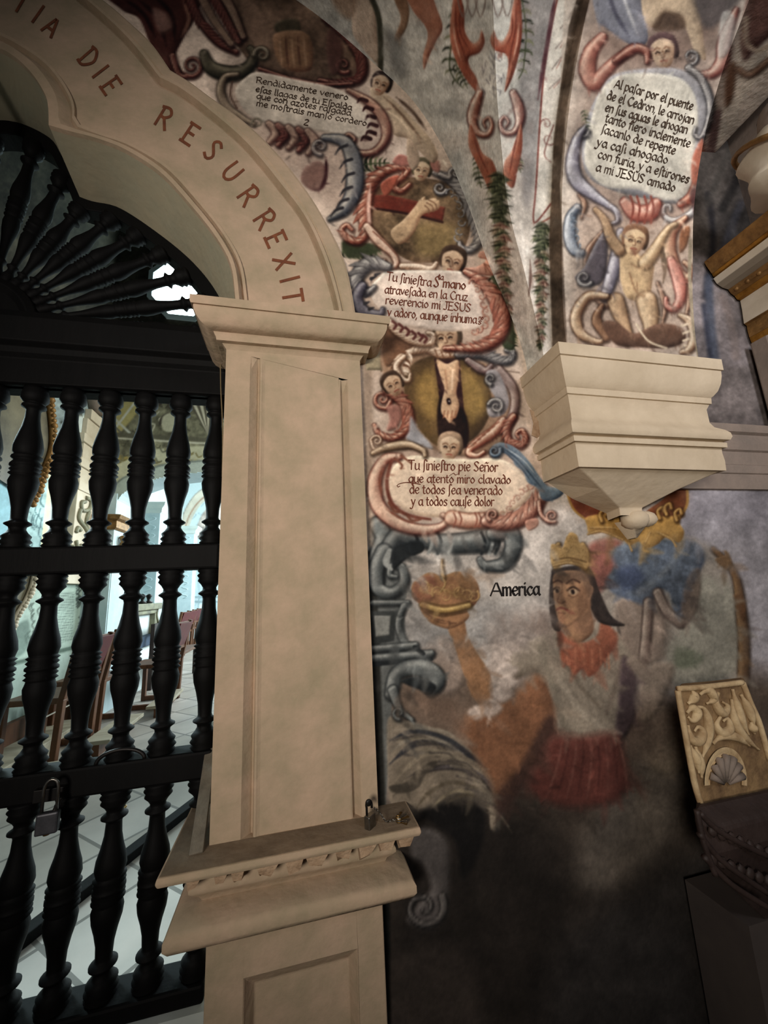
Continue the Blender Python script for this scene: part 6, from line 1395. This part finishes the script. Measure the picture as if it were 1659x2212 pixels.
# ------------------------------------------------------------------ the nave beyond: painted walls
w = N = Canvas((176, 192, 182)); w.off()
w.F([(-60, 150), (520, 150), (520, 760), (-60, 860)], (62, 58, 50), 10, smooth=False, mott=.5)  # upper nave darkened in its colour, standing in for the dim light there
w.F([(-60, 840), (560, 840), (560, 1010), (420, 1000), (300, 1030), (240, 1090), (-60, 1120)], (118, 116, 96), 8, mott=.45)
w.F([(100, 840), (230, 840), (235, 1000), (215, 1120), (160, 1000), (120, 960)], (136, 148, 148), 14, mott=.4)
for k in range(70): x, y = rng.random() * 480, 845 + rng.random() * 95; a = rng.random() * 6; w.S([(x, y), (x + 12 * math.cos(a), y + 12 * math.sin(a)), (x + 18 * math.cos(a + 1), y + 18 * math.sin(a + 1))], 3, (58, 56, 48) if k % 3 else (206, 204, 184), 2, alpha=.9)
w.F([(225, 905), (300, 850), (318, 860), (252, 940)], (176, 166, 112), 5); w.S([(190, 850), (280, 935)], 5, (196, 200, 190), 2); w.S([(310, 845), (245, 930)], 5, (200, 202, 190), 2); w.S([(190, 865), (262, 935)], 4, (96, 96, 90), 2)
w.V(372, 915, 26, 1.2, 180, 7, (66, 60, 52)); w.V(370, 872, 24, 1.2, 180, 7, (66, 60, 52)); w.F([(352, 900), (376, 892), (392, 915), (376, 932), (352, 928)], (186, 184, 160), 4)
for k in range(7): w.S([(452, 940), (398 + k * 10, 848)], [5, 7], (196, 192, 172) if k % 2 else (86, 82, 70), 2)
w.S([(245, 938), (340, 944), (480, 952)], 9, (92, 90, 76), 3); w.S([(245, 946), (340, 952), (480, 960)], 4, (196, 194, 176), 2)
for k in range(16): x = 250 + k * 15; y = 958 + k * .8; w.V(x, y, 6, 1, 0, 3, (72, 70, 56)); w.F([(x + 7, y + 24), (x + 2, y + 34), (x + 13, y + 34)], (156, 140, 84), 2)
w.F([(235, 1015), (320, 975), (400, 965), (490, 965), (490, 992), (400, 994), (320, 1010), (250, 1050)], (186, 184, 158), 4)
for k in range(26): x, y = 240 + rng.random() * 230, 968 + rng.random() * 26; w.S([(x, y), (x + 5, y + 8), (x + 12, y + 6)], 3, (120, 110, 70) if k % 2 else (84, 84, 72), 2)
w.F([(236, 1110), (241, 1056), (266, 1030), (320, 1012), (367, 1000), (447, 992), (500, 990), (500, 1060), (236, 1130)], (176, 186, 178), 3, smooth=False); w.S([(236, 1062), (266, 1033), (320, 1014), (367, 1002), (447, 995), (500, 993)], 4, (122, 130, 124), 2)
# left wall
w.F([(-60, 840), (100, 840), (110, 960), (95, 1020), (60, 1090), (50, 1200), (-60, 1200)], (112, 108, 90), 4, mott=.4)
w.F([(15, 850), (55, 850), (60, 900), (40, 940), (15, 935)], (150, 148, 124), 8, 10); w.F([(20, 935), (60, 950), (60, 1020), (15, 1000)], (84, 88, 88), 8, 10); w.F([(82, 880), (104, 870), (108, 960), (90, 1000)], (92, 84, 66), 5)
w.F([(-60, 1020), (10, 1020), (28, 1100), (10, 1180), (-60, 1180)], (156, 196, 208), 4)
w.F([(60, 1060), (112, 960), (120, 1000), (88, 1180), (60, 1200), (50, 1150)], (168, 196, 196), 4, mott=.2)
for k in range(14): x, y = 60 + rng.random() * 40, 1060 + rng.random() * 120; w.S([(x, y), (x - 4, y + 16), (x + 3, y + 26)], 2.5, (70, 96, 100), 1.5)
w.F([(108, 1010), (118, 1034), (102, 1182), (88, 1182)], (240, 232, 186), 2, smooth=False)  # lit window reveal put in as pale cream paint
w.F([(118, 1000), (160, 900), (215, 960), (220, 1260), (110, 1260)], (192, 200, 196), 6)
w.F([(-60, 1240), (60, 1240), (50, 1300), (25, 1350), (20, 1420), (-60, 1440)], (104, 104, 100), 5, mott=.4)
w.F([(62, 1250), (100, 1230), (180, 1220), (190, 1330), (170, 1400), (20, 1434), (26, 1380), (56, 1320)], (172, 188, 176), 4)
for k in range(22): w.S([(118 - k * .3, 1284 + k * 5.2), (160 - k * .2, 1280 + k * 4.8)], 1.7, (92, 104, 98), 1.2)
for k in range(24): x, y = 164 + rng.random() * 18, 1235 + rng.random() * 155; w.S([(x, y), (x + 6, y + 6), (x, y + 13)], 3, (70, 80, 76), 1.5)
for k in range(20): x, y = 60 + rng.random() * 50, 1250 + rng.random() * 140; w.S([(x, y), (x - 6, y + 8), (x - 2, y + 16)], 3, (84, 92, 84), 1.5)
w.S([(8, 1438), (80, 1420), (165, 1397)], 9, (92, 108, 98), 3)
w.F([(20, 1370), (60, 1340), (60, 1400), (20, 1425)], (96, 112, 104), 6, alpha=.7)
# end wall of the nave
w.part('x', 'x'); w.off()
E_ = Canvas((206, 222, 226)); w = E_; w.off()
for k in range(60): x, y = 260 + rng.random() * 240, 1060 + rng.random() * 300; w.S([(x, y), (x + 7, y + 6), (x + 1, y + 14)], 2.2, (168, 190, 198), 1.5)
w.F([(385, 1170), (392, 1120), (412, 1080), (440, 1056), (480, 1046), (480, 1066), (446, 1080), (424, 1104), (408, 1140), (402, 1180)], (216, 206, 190), 2); w.S([(396, 1170), (404, 1126), (424, 1090), (450, 1068), (480, 1058)], 3, (170, 132, 110), 1.5); w.S([(386, 1170), (393, 1120), (413, 1079), (441, 1054), (480, 1044)], 2, (150, 140, 130), 1.5)
w.F([(425, 1160), (432, 1120), (450, 1096), (480, 1085), (480, 1170)], (190, 176, 168), 3, mott=.4)
w.F([(360, 1070), (392, 1056), (385, 1110), (366, 1130)], (206, 172, 158), 4)
for q in [[(385, 1190), (480, 1190)], [(385, 1200), (480, 1200)], [(388, 1290), (470, 1290)], [(388, 1300), (470, 1300)]]: w.S(q, 3, (120, 140, 146), 1.5)
for x in (395, 428, 440, 460): w.S([(x, 1200), (x + 2, 1330)], 3, (150, 172, 178), 1.5)
for x0, y0, x1, y1 in [(393, 1245, 409, 1270), (388, 1306, 412, 1334), (430, 1305, 446, 1330)]: w.F([(x0, y0), (x1, y0), (x1, y1), (x0, y1)], (228, 240, 240), 2, smooth=False)
w.F([(385, 1335), (480, 1330), (480, 1350), (385, 1352)], (186, 150, 146), 3, smooth=False)

def gridp(a, b, c, nu, nv):
    a, b, c = [np.array(q, float) for q in (a, b, c)]; u = np.linspace(0, 1, nu)[:, None, None]; v = np.linspace(0, 1, nv)[None, :, None]
    return a + (b - a) * u + (c - a) * v
painted('wall_left', gridp((NX, 1.62, NF), (NX, 5.35, NF), (NX, 1.62, 7.6), 300, 560), N, M['navepaint'], gain=.95, parts=False)
# transverse wall with its arch
INN = resamp(cr([onY(x, y, TY) for x, y in [(241, 1240), (242, 1150), (246, 1105), (254, 1080), (277, 1058), (320, 1040), (367, 1028), (447, 1019)]], 8), 40)
xa = 2 * (INN[-1, 0] + .25); innp = np.vstack([INN[:, [0, 2]], [(INN[-1, 0] + .25, INN[-1, 2] + .01)], [(3.2, INN[-1, 2] + .01)], [(3.2, NF - 1)], [(INN[0, 0], NF - 1)]])
painted('wall_nave_arch', gridp((NX, TY, NF), (.6, TY, NF), (NX, TY, 7.6), 330, 560), N, M['navepaint'], keep=lambda c: ~pinpoly(c[:, 0], c[:, 2], innp), gain=.95, parts=False)
mb = MB(); ib = np.vstack([[(INN[0, 0], TY, NF)], INN, [(.6, TY, INN[-1, 2] + .01)]]); ie = ib.copy(); ie[:, 1] = TY + .42
mb.rings([ib, ie], closed=False); o = mb.build('trim_nave_soffit', M['bluestone']); o['kind'] = 'structure'
slab('wall_nave_pier', (NX - .02, TY - .02, NF), (INN[0, 0] - .006, TY + .41, 2.86), M['bluestone'])
sp = onY(240, 1112, TY - .1); mb = MB()
moulding([(NX, TY - .03), (INN[0, 0], TY - .03), (INN[0, 0], TY + .42)], [(0, sp[2] - .16), (.03, sp[2] - .14), (.03, sp[2] - .06), (.07, sp[2] - .04), (.09, sp[2]), (.02, sp[2] + .02)], mb)
impost = tag(mb.build('impost_cornice', M['oldgold'], bevel=.003), 'ochre moulded cornice on the pale pier at the spring of the nave arch', 'cornice')
mb = MB(); c0 = onY(262, 1165, TY + .2)
for i in range(4): mb.tube([(INN[0, 0] + .02, TY + .12 + i * .07, sp[2] - .35 - .02 * i), (INN[0, 0] + .05, TY + .12 + i * .07, sp[2] - .28), (INN[0, 0] + .02, TY + .12 + i * .07, sp[2] - .22)], .028, 8)
tag(mb.build('carved_bracket', M['oldgold'], smooth=True), 'carved scroll bracket under the ochre cornice of the nave arch', 'bracket')
slab('ceiling_nave', (-3.2, 1.62, 7.5), (3.2, 6.0, 7.6), M['darkwood'])
slab('wall_right_nave', (3.1, 1.62, NF), (3.2, 16.2, 7.6), M['navestone'])
painted('wall_nave_end', gridp((-4.6, 13.0, NF), (3.2, 13.0, NF), (-4.6, 13.0, 7.0), 200, 200), E_, M['navepaint'], gain=1.0, parts=False)
slab('wall_left_far', (-3.55, TY + .4, NF), (-3.45, 13.0, 7.0), M['navestone'])
slab('ceiling_nave_far', (-4.6, TY + .4, 6.9), (3.2, 13.1, 7.0), M['navestone'])
# octagonal window in the high wall
wc = onY(395, 622, TY - .02); wr = .40
octp = lambda r, y, sx=1.0: [(wc[0] + r * sx * math.cos(PI / 8 + k * PI / 4), y, wc[2] + r * 1.15 * math.sin(PI / 8 + k * PI / 4)) for k in range(8)]
o = MB().rings([octp(wr * 1.15, TY - .002), octp(wr * 1.15, TY - .03), octp(wr, TY - .03), octp(wr, TY - .006)]).build('window_1', M['ridge']); o['kind'] = 'structure'
mb = MB(); mb.add(octp(wr * 1.02, TY - .010), [tuple(range(8))]); mb.build('window_pane', M['glow'], o)
# column of the far nave with capital, twice
for i, (x, y0, y1, dep, rr) in enumerate([(322, 1090, 1440, 9.0, .15), (400, 1140, 1390, 12.0, .2)]):
    b = onY(x, 1300, dep); zc_ = onY(x, y0, dep)[2]
    cl = empty('nave_column', (b[0], dep, NF), 'pale blue square column with moulded capital, %s in the bright nave' % ('nearer one just past the arch' if i == 0 else 'farther one near the end wall'), 'column', 'columns of the far nave')
    MB().box((b[0] - rr, dep - rr, NF), (b[0] + rr, dep + rr, zc_ - .2)).build('shaft', M['bluestone'], cl, bevel=.01)
    moulding([(b[0] - rr, dep + rr), (b[0] - rr, dep - rr), (b[0] + rr, dep - rr), (b[0] + rr, dep + rr)], [(0, zc_ - .22), (.03, zc_ - .2), (.04, zc_ - .12), (.1, zc_ - .06), (.12, zc_), (-.1, zc_)]).build('capital', M['navestone'], cl)
    mb = MB()
    for k in range(5): zz0 = NF + 1.2 + k * .36; mb.tube([(b[0] + .5 * rr * math.sin(t * 2), dep - rr - .004, zz0 + t * .06) for t in np.linspace(0, 5, 16)], .012, 6)
    mb.build('scroll_ornament', M['bluestone'], cl, smooth=True)

# framed paintings on the left wall, relief frames of gilded knobs
def frame(label, line, canv, rad, m):
    P_ = resamp(cr(line, 6), 26); e = empty('framed_painting', tuple(onX(line[0][0], line[0][1], NX)), label, 'painting')
    mb = MB()
    pts_ = [onX(x, y, NX + .05) for x, y in P_]; mb.tube(pts_, rad, 8)
    for k, q in enumerate(pts_): mb.ball((q[0] + .02, q[1], q[2]), rad * random.uniform(.7, 1.25), 8)
    mb.build('gilt_frame', m, e, smooth=True, weld=False)
    mb = MB(); vs = [onX(x, y, NX + .03) for x, y in canv]; mb.add(vs, [tuple(range(len(vs)))]); mb.build('canvas', M['darkcanvas'], e); return e
M['darkcanvas'] = mat('dark_oil_canvas', rgb(120, 112, 92), 0.5, col2=rgb(62, 58, 50), scale=2.2)
frame('large dark oil painting in a knobbly gilded frame on the nave wall', [(96, 820), (108, 880), (113, 960), (98, 1010), (80, 1062), (66, 1090)], [(-40, 800), (94, 820), (106, 880), (111, 960), (97, 1008), (60, 1075), (-40, 1010)], .028, M['oldgold'])
frame('lower dark oval painting with beaded gilt frame beside the wall text', [(78, 1212), (70, 1260), (56, 1296), (36, 1330), (24, 1360), (22, 1400)], [(-40, 1230), (76, 1214), (68, 1260), (54, 1294), (34, 1328), (22, 1358), (20, 1400), (-40, 1420)], .02, M['ivory'])
# cream pilaster with scroll relief on the left wall
def px(x, y, X=NX + .06): return onX(x, y, X)
cpil = empty('scroll_pilaster', (NX, px(180, 1100)[1], 2.0), 'cream pilaster with relief scroll and stepped blocks on the nave wall', 'pilaster')
ya, yb_ = px(158, 1150)[1], px(206, 1150)[1]; z0_, z1_ = px(180, 1262)[2], px(180, 1062)[2]
MB().box((NX, ya, z0_), (NX + .06, yb_, z1_)).build('shaft', M['ivory'], cpil, bevel=.006)
mb = MB()
sc = [(186, 1075), (196, 1082), (192, 1100), (178, 1102), (176, 1086), (184, 1084)], [(174, 1100), (170, 1120), (184, 1140), (192, 1160), (182, 1178), (168, 1182), (164, 1168)], [(192, 1105), (186, 1125), (190, 1150)], [(164, 1150), (168, 1140), (174, 1146)], [(176, 1178), (160, 1190), (156, 1178)]
for s in sc: mb.tube([px(x, y, NX + .066) for x, y in cr(s, 6)], .022, 8)
mb.build('scroll_relief', M['oldgold'] if False else M['altarstone'], cpil, smooth=True, weld=False)
mb = MB(); zt_ = z1_
for k, (wd, h) in enumerate([(1.0, .10), (.85, .16), (1.05, .10), (.8, .18), (1.0, .10), (.7, .2), (.6, .12)]):
    c_y = (ya + yb_) / 2; mb.box((NX, c_y - (yb_ - ya) / 2 * wd, zt_), (NX + .05 + .02 * (k % 2 == 0), c_y + (yb_ - ya) / 2 * wd, zt_ + h)); zt_ += h
mb.build('stepped_capital', M['ivory'], cpil, bevel=.006)
c_y = (ya + yb_) / 2
MB().lathe((NX + .06, c_y, zt_), (NX + .06, c_y, zt_ + .5), [(0, .06), (.1, .10), (.3, .15), (.45, .14), (.5, .07), (.6, .09), (.8, .08), (1, .01)], 14).build('finial_vase', M['pinkstone'], cpil, smooth=True)
# base board of the nave wall
o = MB().box((NX, 1.75, NF), (NX + .05, 5.0, NF + .26)).build('baseboard_left', M['chairwood']); o['kind'] = 'structure'
o = MB().box((NX + .05, 1.75, NF), (NX + .34, 4.6, NF + .10)).build('trim_platform', M['lightwood'], bevel=.006); o['kind'] = 'structure'

# ------------------------------------------------------------------ furniture of the nave
def chair(x, y, rz, label, seatm=None, first=[None]):
    if first[0] is None:
        c = empty('chair', (0, 0, 0), label, 'chair', 'chairs in the nave')
        for sx in (-1, 1):
            MB().bar((sx * .21, -.19, 0), (sx * .21, -.21, .46), .045, .045).bar((sx * .21, -.21, .46), (sx * .21, -.30, .92), .045, .04).build('leg', M['chairwood'], c, bevel=.005)
            MB().bar((sx * .21, .20, 0), (sx * .21, .20, .45), .045, .045).build('leg', M['chairwood'], c, bevel=.005)
            MB().bar((sx * .21, -.2, .03), (sx * .21, .2, .03), .04, .05).build('runner', M['chairwood'], c, bevel=.005)
        MB().box((-.23, -.22, .43), (.23, .23, .475)).build('seat', M['chairwood'], c, bevel=.008)
        mb = MB(); mb.bar((-.19, -.245, .62), (.19, -.245, .62), .02, .05); mb.bar((-.19, -.29, .88), (.19, -.29, .88), .02, .06); mb.build('back_rails', M['chairwood'], c, bevel=.004)
        MB().rings([[(sx * .185, -.222 - k * .10, .60 + k * .30) for sx in (-1, 1)] + [(sx * .185, -.245 - k * .10, .60 + k * .30) for sx in (1, -1)] for k in (0, .5, 1)], cap=True).build('backrest', M['redleather'], c, bevel=.005)
        first[0] = c
    else:
        s = first[0]; c = s.copy(); COL.objects.link(c)
        for k in s.children: d = k.copy(); COL.objects.link(d); d.parent = c
    c.location = (x, y, NF); c.rotation_euler = (0, 0, rz); c['label'] = label
    return c
chair(-1.96, 3.95, 1.45, 'nearest brown wooden chair behind the gate, turned towards the wall')
chair(-1.99, 4.66, 1.5, 'brown chair with wine red back, second behind the gate')
chair(-1.62, 5.30, 1.45, 'third brown wooden chair, beside the pale pier of the nave arch')
for k, (x, y) in enumerate([(-2.55, 9.2), (-2.62, 10.0), (-2.70, 10.8), (-2.78, 11.6)]):
    chair(x, y, 1.4, ('brown chair far down the nave, %s of the far row' % ['nearest', 'second', 'third', 'last'][k]))
def kneeler(p, q, label, w_=.2, z=.10):
    a = onZ(*p, NF + z); b = onZ(*q, NF + z); e = empty('kneeler', (a[0], a[1], NF), label, 'kneeler', 'kneelers on the nave floor'); d = nrm(b - a)
    MB().bar((a[0], a[1], NF + z), (b[0], b[1], NF + z), w_, .03).build('board', M['lightwood'], e, bevel=.004)
    for t in (.12, .88): c = a + (b - a) * t; MB().bar((c[0], c[1], NF), (c[0], c[1], NF + z - .01), .05, w_ * .8, up=tuple(d)).build('foot', M['chairwood'], e)
kneeler((206, 1606), (286, 1546), 'long pale kneeling board beside the nearest chairs')
kneeler((338, 1528), (376, 1492), 'shorter pale kneeling board farther along the chairs')
kneeler((60, 1690), (110, 1650), 'pale kneeling board close to the wall platform', .16, .06)
# side altar behind the pier
ax = -2.06
al = empty('side_altar', (ax, 6.0, NF), 'side altar table with veined slab, scroll bracket and slate blue cloth', 'altar')
y0, y1 = 5.46, 6.75; zt = onX(330, 1303, ax)[2]
MB().box((-3.4, y0, zt - .09), (ax + .05, y1, zt)).build('slab', M['altarstone'], al, bevel=.01)
MB().box((-3.4, y0 + .04, zt - .15), (ax + .02, y1 - .05, zt - .09)).build('moulding', M['altarstone'], al, bevel=.015)
zs_ = onX(330, 1368, ax)[2]
MB().box((-3.4, y0 + .1, zs_), (ax - .05, y1 - .1, zt - .15)).build('front_panel', M['cloth'], al)
for yy in (y0 + .12, y1 - .16):
    mb = MB(); mb.bar((ax - .02, yy, zs_), (ax - .02, yy, zt - .15), .1, .08); mb.tube([(ax + .02, yy + .09 * math.sin(t) * (1 - t / 9) + .06, zs_ + .02 + t * .055) for t in np.linspace(0, 6, 24)], .02, 7); mb.build('scroll_bracket', M['altarstone'], al, smooth=False, weld=False)
MB().box((-3.4, y0 - .02, zs_ - .14), (ax + .06, y1, zs_)).build('cloth_border', M['bluecloth'], al, bevel=.01)
MB().box((-3.4, y0 + .05, NF), (ax, y1 - .05, zs_ - .14)).build('white_frontal', M['cloth'], al)
for k, yy in enumerate((6.35, 6.6)):
    tag(MB().lathe((ax - .1, yy, zt), (ax - .1, yy, zt + .14), [(0, .05), (.15, .06), (.3, .02), (.6, .03), (.8, .05), (1, .01)], 10).build('candlestick', M['iron'], smooth=True), 'small dark candlestick on the side altar slab, %s' % ('nearer one' if k == 0 else 'farther one'), 'candlestick', 'candlesticks on the side altar')
be = empty('bench', (-1.72, 6.2, NF), 'dark wooden bench end and rail in front of the side altar', 'bench')
MB().box((-1.95, 6.1, NF + .40), (-1.55, 7.2, NF + .44)).build('seat', M['chairwood'], be, bevel=.005)
for yy in (6.12, 7.14):
    for xx_ in (-1.92, -1.6): MB().bar((xx_, yy, NF), (xx_, yy, NF + (.86 if xx_ < -1.8 else .4)), .05, .05).build('leg', M['darkwood'], be)
MB().bar((-1.92, 6.12, NF + .80), (-1.92, 7.14, NF + .80), .03, .12).build('back_rail', M['darkwood'], be)
rp = [onY(x, y, d) for x, y, d in [(60, 1568, 3.6), (92, 1552, 3.75), (154, 1521, 3.95), (198, 1487, 4.35), (206, 1481, 4.4), (218, 1482, 4.55)]]
tag(MB().tube(rp, .006, 6).build('rope', M['rope'], smooth=True), 'thin white rope strung between the nearest nave chairs', 'rope')

# ------------------------------------------------------------------ gilded altarpiece at the right
RY0, RY1 = 1.335, -.6
ret = empty('altarpiece', (2.05, .6, 0), 'white altarpiece with gilded cornice and rosettes at the right edge', 'altarpiece')
def rp_(x, y): q = onY(x, y, RY0); return (q[0], q[2])
def run(name, pix, m, back=2.6, bev=.003, y0=RY0, y1=RY1):
    c = [rp_(*q) for q in pix]; mb = MB(); r0 = [(x, y0, z) for x, z in c] + [(back, y0, c[-1][1]), (back, y0, c[0][1])]; r1 = [(x, y1, z) for x, y, z in r0]
    mb.rings([r0, r1], cap=True); return mb.build(name, m, ret, bevel=bev)
run('cornice', [(1520, 566), (1525, 575), (1534, 588), (1537, 592)], M['oldgold'])
run('gilt_band', [(1537, 592), (1540, 598), (1546, 600)], M['gold'])
run('white_fillet', [(1546, 600), (1540, 602), (1548, 614)], M['ivory'])
run('grey_cove', [(1548, 614), (1560, 622), (1572, 626)], M['greypaint'])
run('bead_band', [(1572, 626), (1578, 634), (1586, 640)], M['oldgold'])
run('gilt_fillet', [(1586, 640), (1592, 648), (1598, 650)], M['gold'])
run('frieze', [(1598, 650), (1602, 670), (1606, 700)], M['ivory'])
run('architrave', [(1606, 700), (1612, 704), (1614, 716), (1618, 730)], M['oldgold'])
run('lower_gilt', [(1618, 730), (1624, 744)], M['gold'])
bp = rp_(1580, 634); mb = MB()
for k in range(26): mb.ball((bp[0] - .004, RY0 - .03 - k * .052, bp[1] + .004), .013, 8)
mb.tube([(bp[0], RY0, bp[1] + .004), (bp[0], RY1, bp[1] + .004)], .008, 6); mb.build('bead_row', M['oldgold'], ret, smooth=True, weld=False)
f = rp_(1602, 672); f2 = f[1]
for k, yy in enumerate((1.085, .72, .35, -.02)):
    mb = MB()
    for j in range(9): a = j * 2 * PI / 9; mb.ball((f[0] - .012, yy + .042 * math.cos(a), f2 + .05 * math.sin(a)), .024, 8, (.6, 1, 1.2), .2)
    for j in range(5): a = j * 2 * PI / 5; mb.ball((f[0] - .025, yy + .02 * math.cos(a), f2 + .02 * math.sin(a)), .016, 8)
    mb.build('rosette', M['gold'], ret, smooth=True, weld=False)
lo = rp_(1624, 746)
MB().rings([[(lo[0] + .02, RY0, .9), (lo[0] + .02, RY0, lo[1]), (2.6, RY0, lo[1]), (2.6, RY0, .9)], [(lo[0] + .02, RY1, .9), (lo[0] + .02, RY1, lo[1]), (2.6, RY1, lo[1]), (2.6, RY1, .9)]], cap=True).build('body', M['pinkstone'], ret)
mb = MB(); mb.box((lo[0] - .05, RY0 - .10, .9), (lo[0] + .03, RY0 - .02, lo[1] - .01)); mb.build('edge_pilaster', M['pinkstone'], ret, bevel=.008)
MB().box((lo[0] + .02, RY1, .0), (2.6, RY0, .9)).build('plinth', M['plinth'], ret)
# statue on the cornice
sb = onY(1665, 395, .92); top = rp_(1520, 566)
st = empty('statue', (sb[0] + .12, .9, top[1]), 'pale draped statue with gilded hem standing on the altarpiece cornice', 'statue')
x0, z0 = sb[0] + .14, top[1]
body = [(0, .19), (.12, .17), (.3, .165), (.45, .19), (.58, .17), (.68, .10), (.72, .06)]
H = onY(1665, 300, .92)[2] - z0 + .1
mb = MB(); rings = []
for t_, r_0 in body: rings.append([(x0 + r_0 * (1 + .08 * math.sin(5 * a + t_ * 6)) * math.cos(a), .9 + r_0 * .8 * (1 + .08 * math.sin(5 * a + t_ * 6)) * math.sin(a), z0 + t_ * H) for a in np.linspace(0, 2 * PI, 36, endpoint=False)])
mb.rings(rings, cap=True); mb.build('robe', M['ivory'], st, smooth=True)
mb = MB(); mb.ball((x0, .9, z0 + H * .72 + .10), .078, 16, (.9, .95, 1.2)); mb.tube([(x0, .9, z0 + H * .68), (x0, .9, z0 + H * .72 + .06)], .045, 12); mb.tube([(x0 - .06, .88, z0 + H * .72 + .11), (x0 - .085, .875, z0 + H * .72 + .09)], [.012, .008]); hd = mb.build('head', M['pinkstone'], st, smooth=True, weld=False)
mb = MB(); mb.ball((x0 + .022, .9, z0 + H * .72 + .125), .084, 14, (.9, 1, 1.05), .08); mb.build('hair', M['darkwood'], hd, smooth=True)
mb = MB(); mb.tube([(x0 + .196 * math.cos(a), .9 + .157 * math.sin(a), z0 + .45 * H + .1 * math.sin(a)) for a in np.linspace(0, 2 * PI, 30)], .012, 6); mb.build('gilded_hem', M['oldgold'], st, smooth=True)

# ------------------------------------------------------------------ carved plaster pedestal with shell, on a dark carved chest
CY_ = 1.12
def cpx(x, y, d=0.0): return onY(x, y, CY_ - d)
car = empty('carved_pedestal', tuple(cpx(1560, 1640)), 'cream carved relief panel with scrolls and a shell niche, lower right', 'carving')
outl = [(1461, 1486), (1530, 1480), (1605, 1471), (1622, 1510), (1640, 1560), (1662, 1640), (1690, 1740), (1510, 1742), (1496, 1690), (1478, 1595)]
fr = [cpx(x, y) for x, y in outl]; bk = [q + np.array([.10, .07, -.01]) for q in fr]
mb = MB(); mb.rings([bk, fr], cap=True); mb.build('block', M['carvedground'], car, bevel=.006)
def rel(name, lines, r0, m, taper=True):
    mb = MB()
    for l in lines:
        P_ = resamp(cr(l, 8), 26); k = np.linspace(0, 1, 26); rr = r0 * (np.sin(np.clip(k * PI, .35, PI - .25)) if taper else np.ones(26))
        mb.tube([cpx(x, y, .004) for x, y in P_], list(rr), 8)
    return mb.build(name, m, car, smooth=True, weld=False)
rel('rim', [[(1464, 1492), (1482, 1594), (1500, 1690), (1514, 1738)], [(1464, 1488), (1530, 1483), (1604, 1474)], [(1604, 1474), (1622, 1520), (1640, 1562), (1662, 1640)]], .009, M['carved'], False)
rel('scroll_relief', [[(1486, 1520), (1500, 1505), (1494, 1490)], [(1500, 1528), (1520, 1530), (1530, 1560), (1528, 1600), (1516, 1640)], [(1484, 1540), (1496, 1528), (1506, 1540), (1496, 1556), (1486, 1548)], [(1486, 1566), (1494, 1596), (1510, 1600), (1518, 1580), (1508, 1570), (1500, 1580)],
                      [(1512, 1500), (1530, 1490), (1542, 1510), (1526, 1520)], [(1552, 1496), (1546, 1520), (1560, 1540), (1572, 1526), (1560, 1516)], [(1556, 1548), (1548, 1566), (1560, 1584), (1576, 1574), (1572, 1552), (1562, 1558)],
                      [(1582, 1488), (1590, 1520), (1600, 1552), (1618, 1588)], [(1600, 1500), (1616, 1530), (1630, 1570)], [(1580, 1510), (1588, 1560), (1606, 1590), (1640, 1620)], [(1490, 1610), (1504, 1640), (1510, 1670)], [(1502, 1612), (1512, 1650), (1516, 1680)], [(1540, 1606), (1560, 1590), (1590, 1592), (1620, 1612)], [(1622, 1560), (1630, 1585)]], .015, M['carved'])
scn_c = (1568, 1690); rx, ry = 46, 76
mb = MB(); rg = []
for k_, dpt in ((1.0, .010), (.86, .012), (.80, -.0), (.74, .004)):
    rg.append([cpx(scn_c[0] + rx * k_ * math.cos(a), scn_c[1] - ry * k_ * math.sin(a), dpt) for a in np.linspace(-.1, PI + .1, 30)])
mb.rings(rg, closed=False); niche = mb.build('niche_arch', M['carved'], car, smooth=True)
mb = MB()
for a in np.linspace(.25, PI - .25, 7):
    mb.tube([cpx(scn_c[0] + 6 * math.cos(a), scn_c[1] + 4 - 6 * math.sin(a), .006), cpx(scn_c[0] + 24 * math.cos(a), scn_c[1] - 36 * math.sin(a), .014), cpx(scn_c[0] + 35 * math.cos(a), scn_c[1] - 58 * math.sin(a), .006)], [.005, .010, .013], 8)
mb.build('shell', M['pinkstone'], niche, smooth=True, weld=False)
o = None
chest = empty('carved_chest', (1.45, .95, 0), 'dark carved wooden chest bulging under the cream relief, lower right', 'chest')
mb = MB(); rg = []
for y_, xl, dpt in [(1738, 1512, .02), (1748, 1500, .03), (1775, 1500, .05), (1800, 1506, .07), (1850, 1528, .08), (1900, 1560, .06), (1950, 1610, .02), (2010, 1670, -.02)]:
    l = onY(xl, y_, CY_ - dpt); rg.append([(l[0] + .34, CY_ + .2, l[2]), (l[0], CY_ - dpt, l[2]), (2.05, CY_ - dpt, l[2]), (2.05, CY_ + .2, l[2])])
mb.rings(rg, closed=False); mb.build('bulging_front', M['darkwood'], chest, bevel=.01)
mb = MB()
for q in [[(1512, 1756), (1560, 1800), (1659, 1850)], [(1510, 1800), (1560, 1860), (1659, 1930)], [(1520, 1850), (1580, 1910), (1659, 1960)], [(1505, 1750), (1520, 1820), (1545, 1890)]]:
    mb.tube([onY(x, y, CY_ - .085) for x, y in cr(q, 6)], .008, 7)
for k in range(14): c = onY(1540 + (k % 7) * 20, 1795 + (k // 7) * 60 + (k % 7) * 8, CY_ - .08); mb.ball(c, .016, 8, (1, .5, 1), .2)
mb.build('carved_relief', M['darkwood'], chest, smooth=True, weld=False)
b = onY(1590, 2010, CY_)
MB().box((b[0] + .05, CY_ - .0, 0), (2.05, CY_ + .2, b[2])).build('base', M['plinth'], chest)
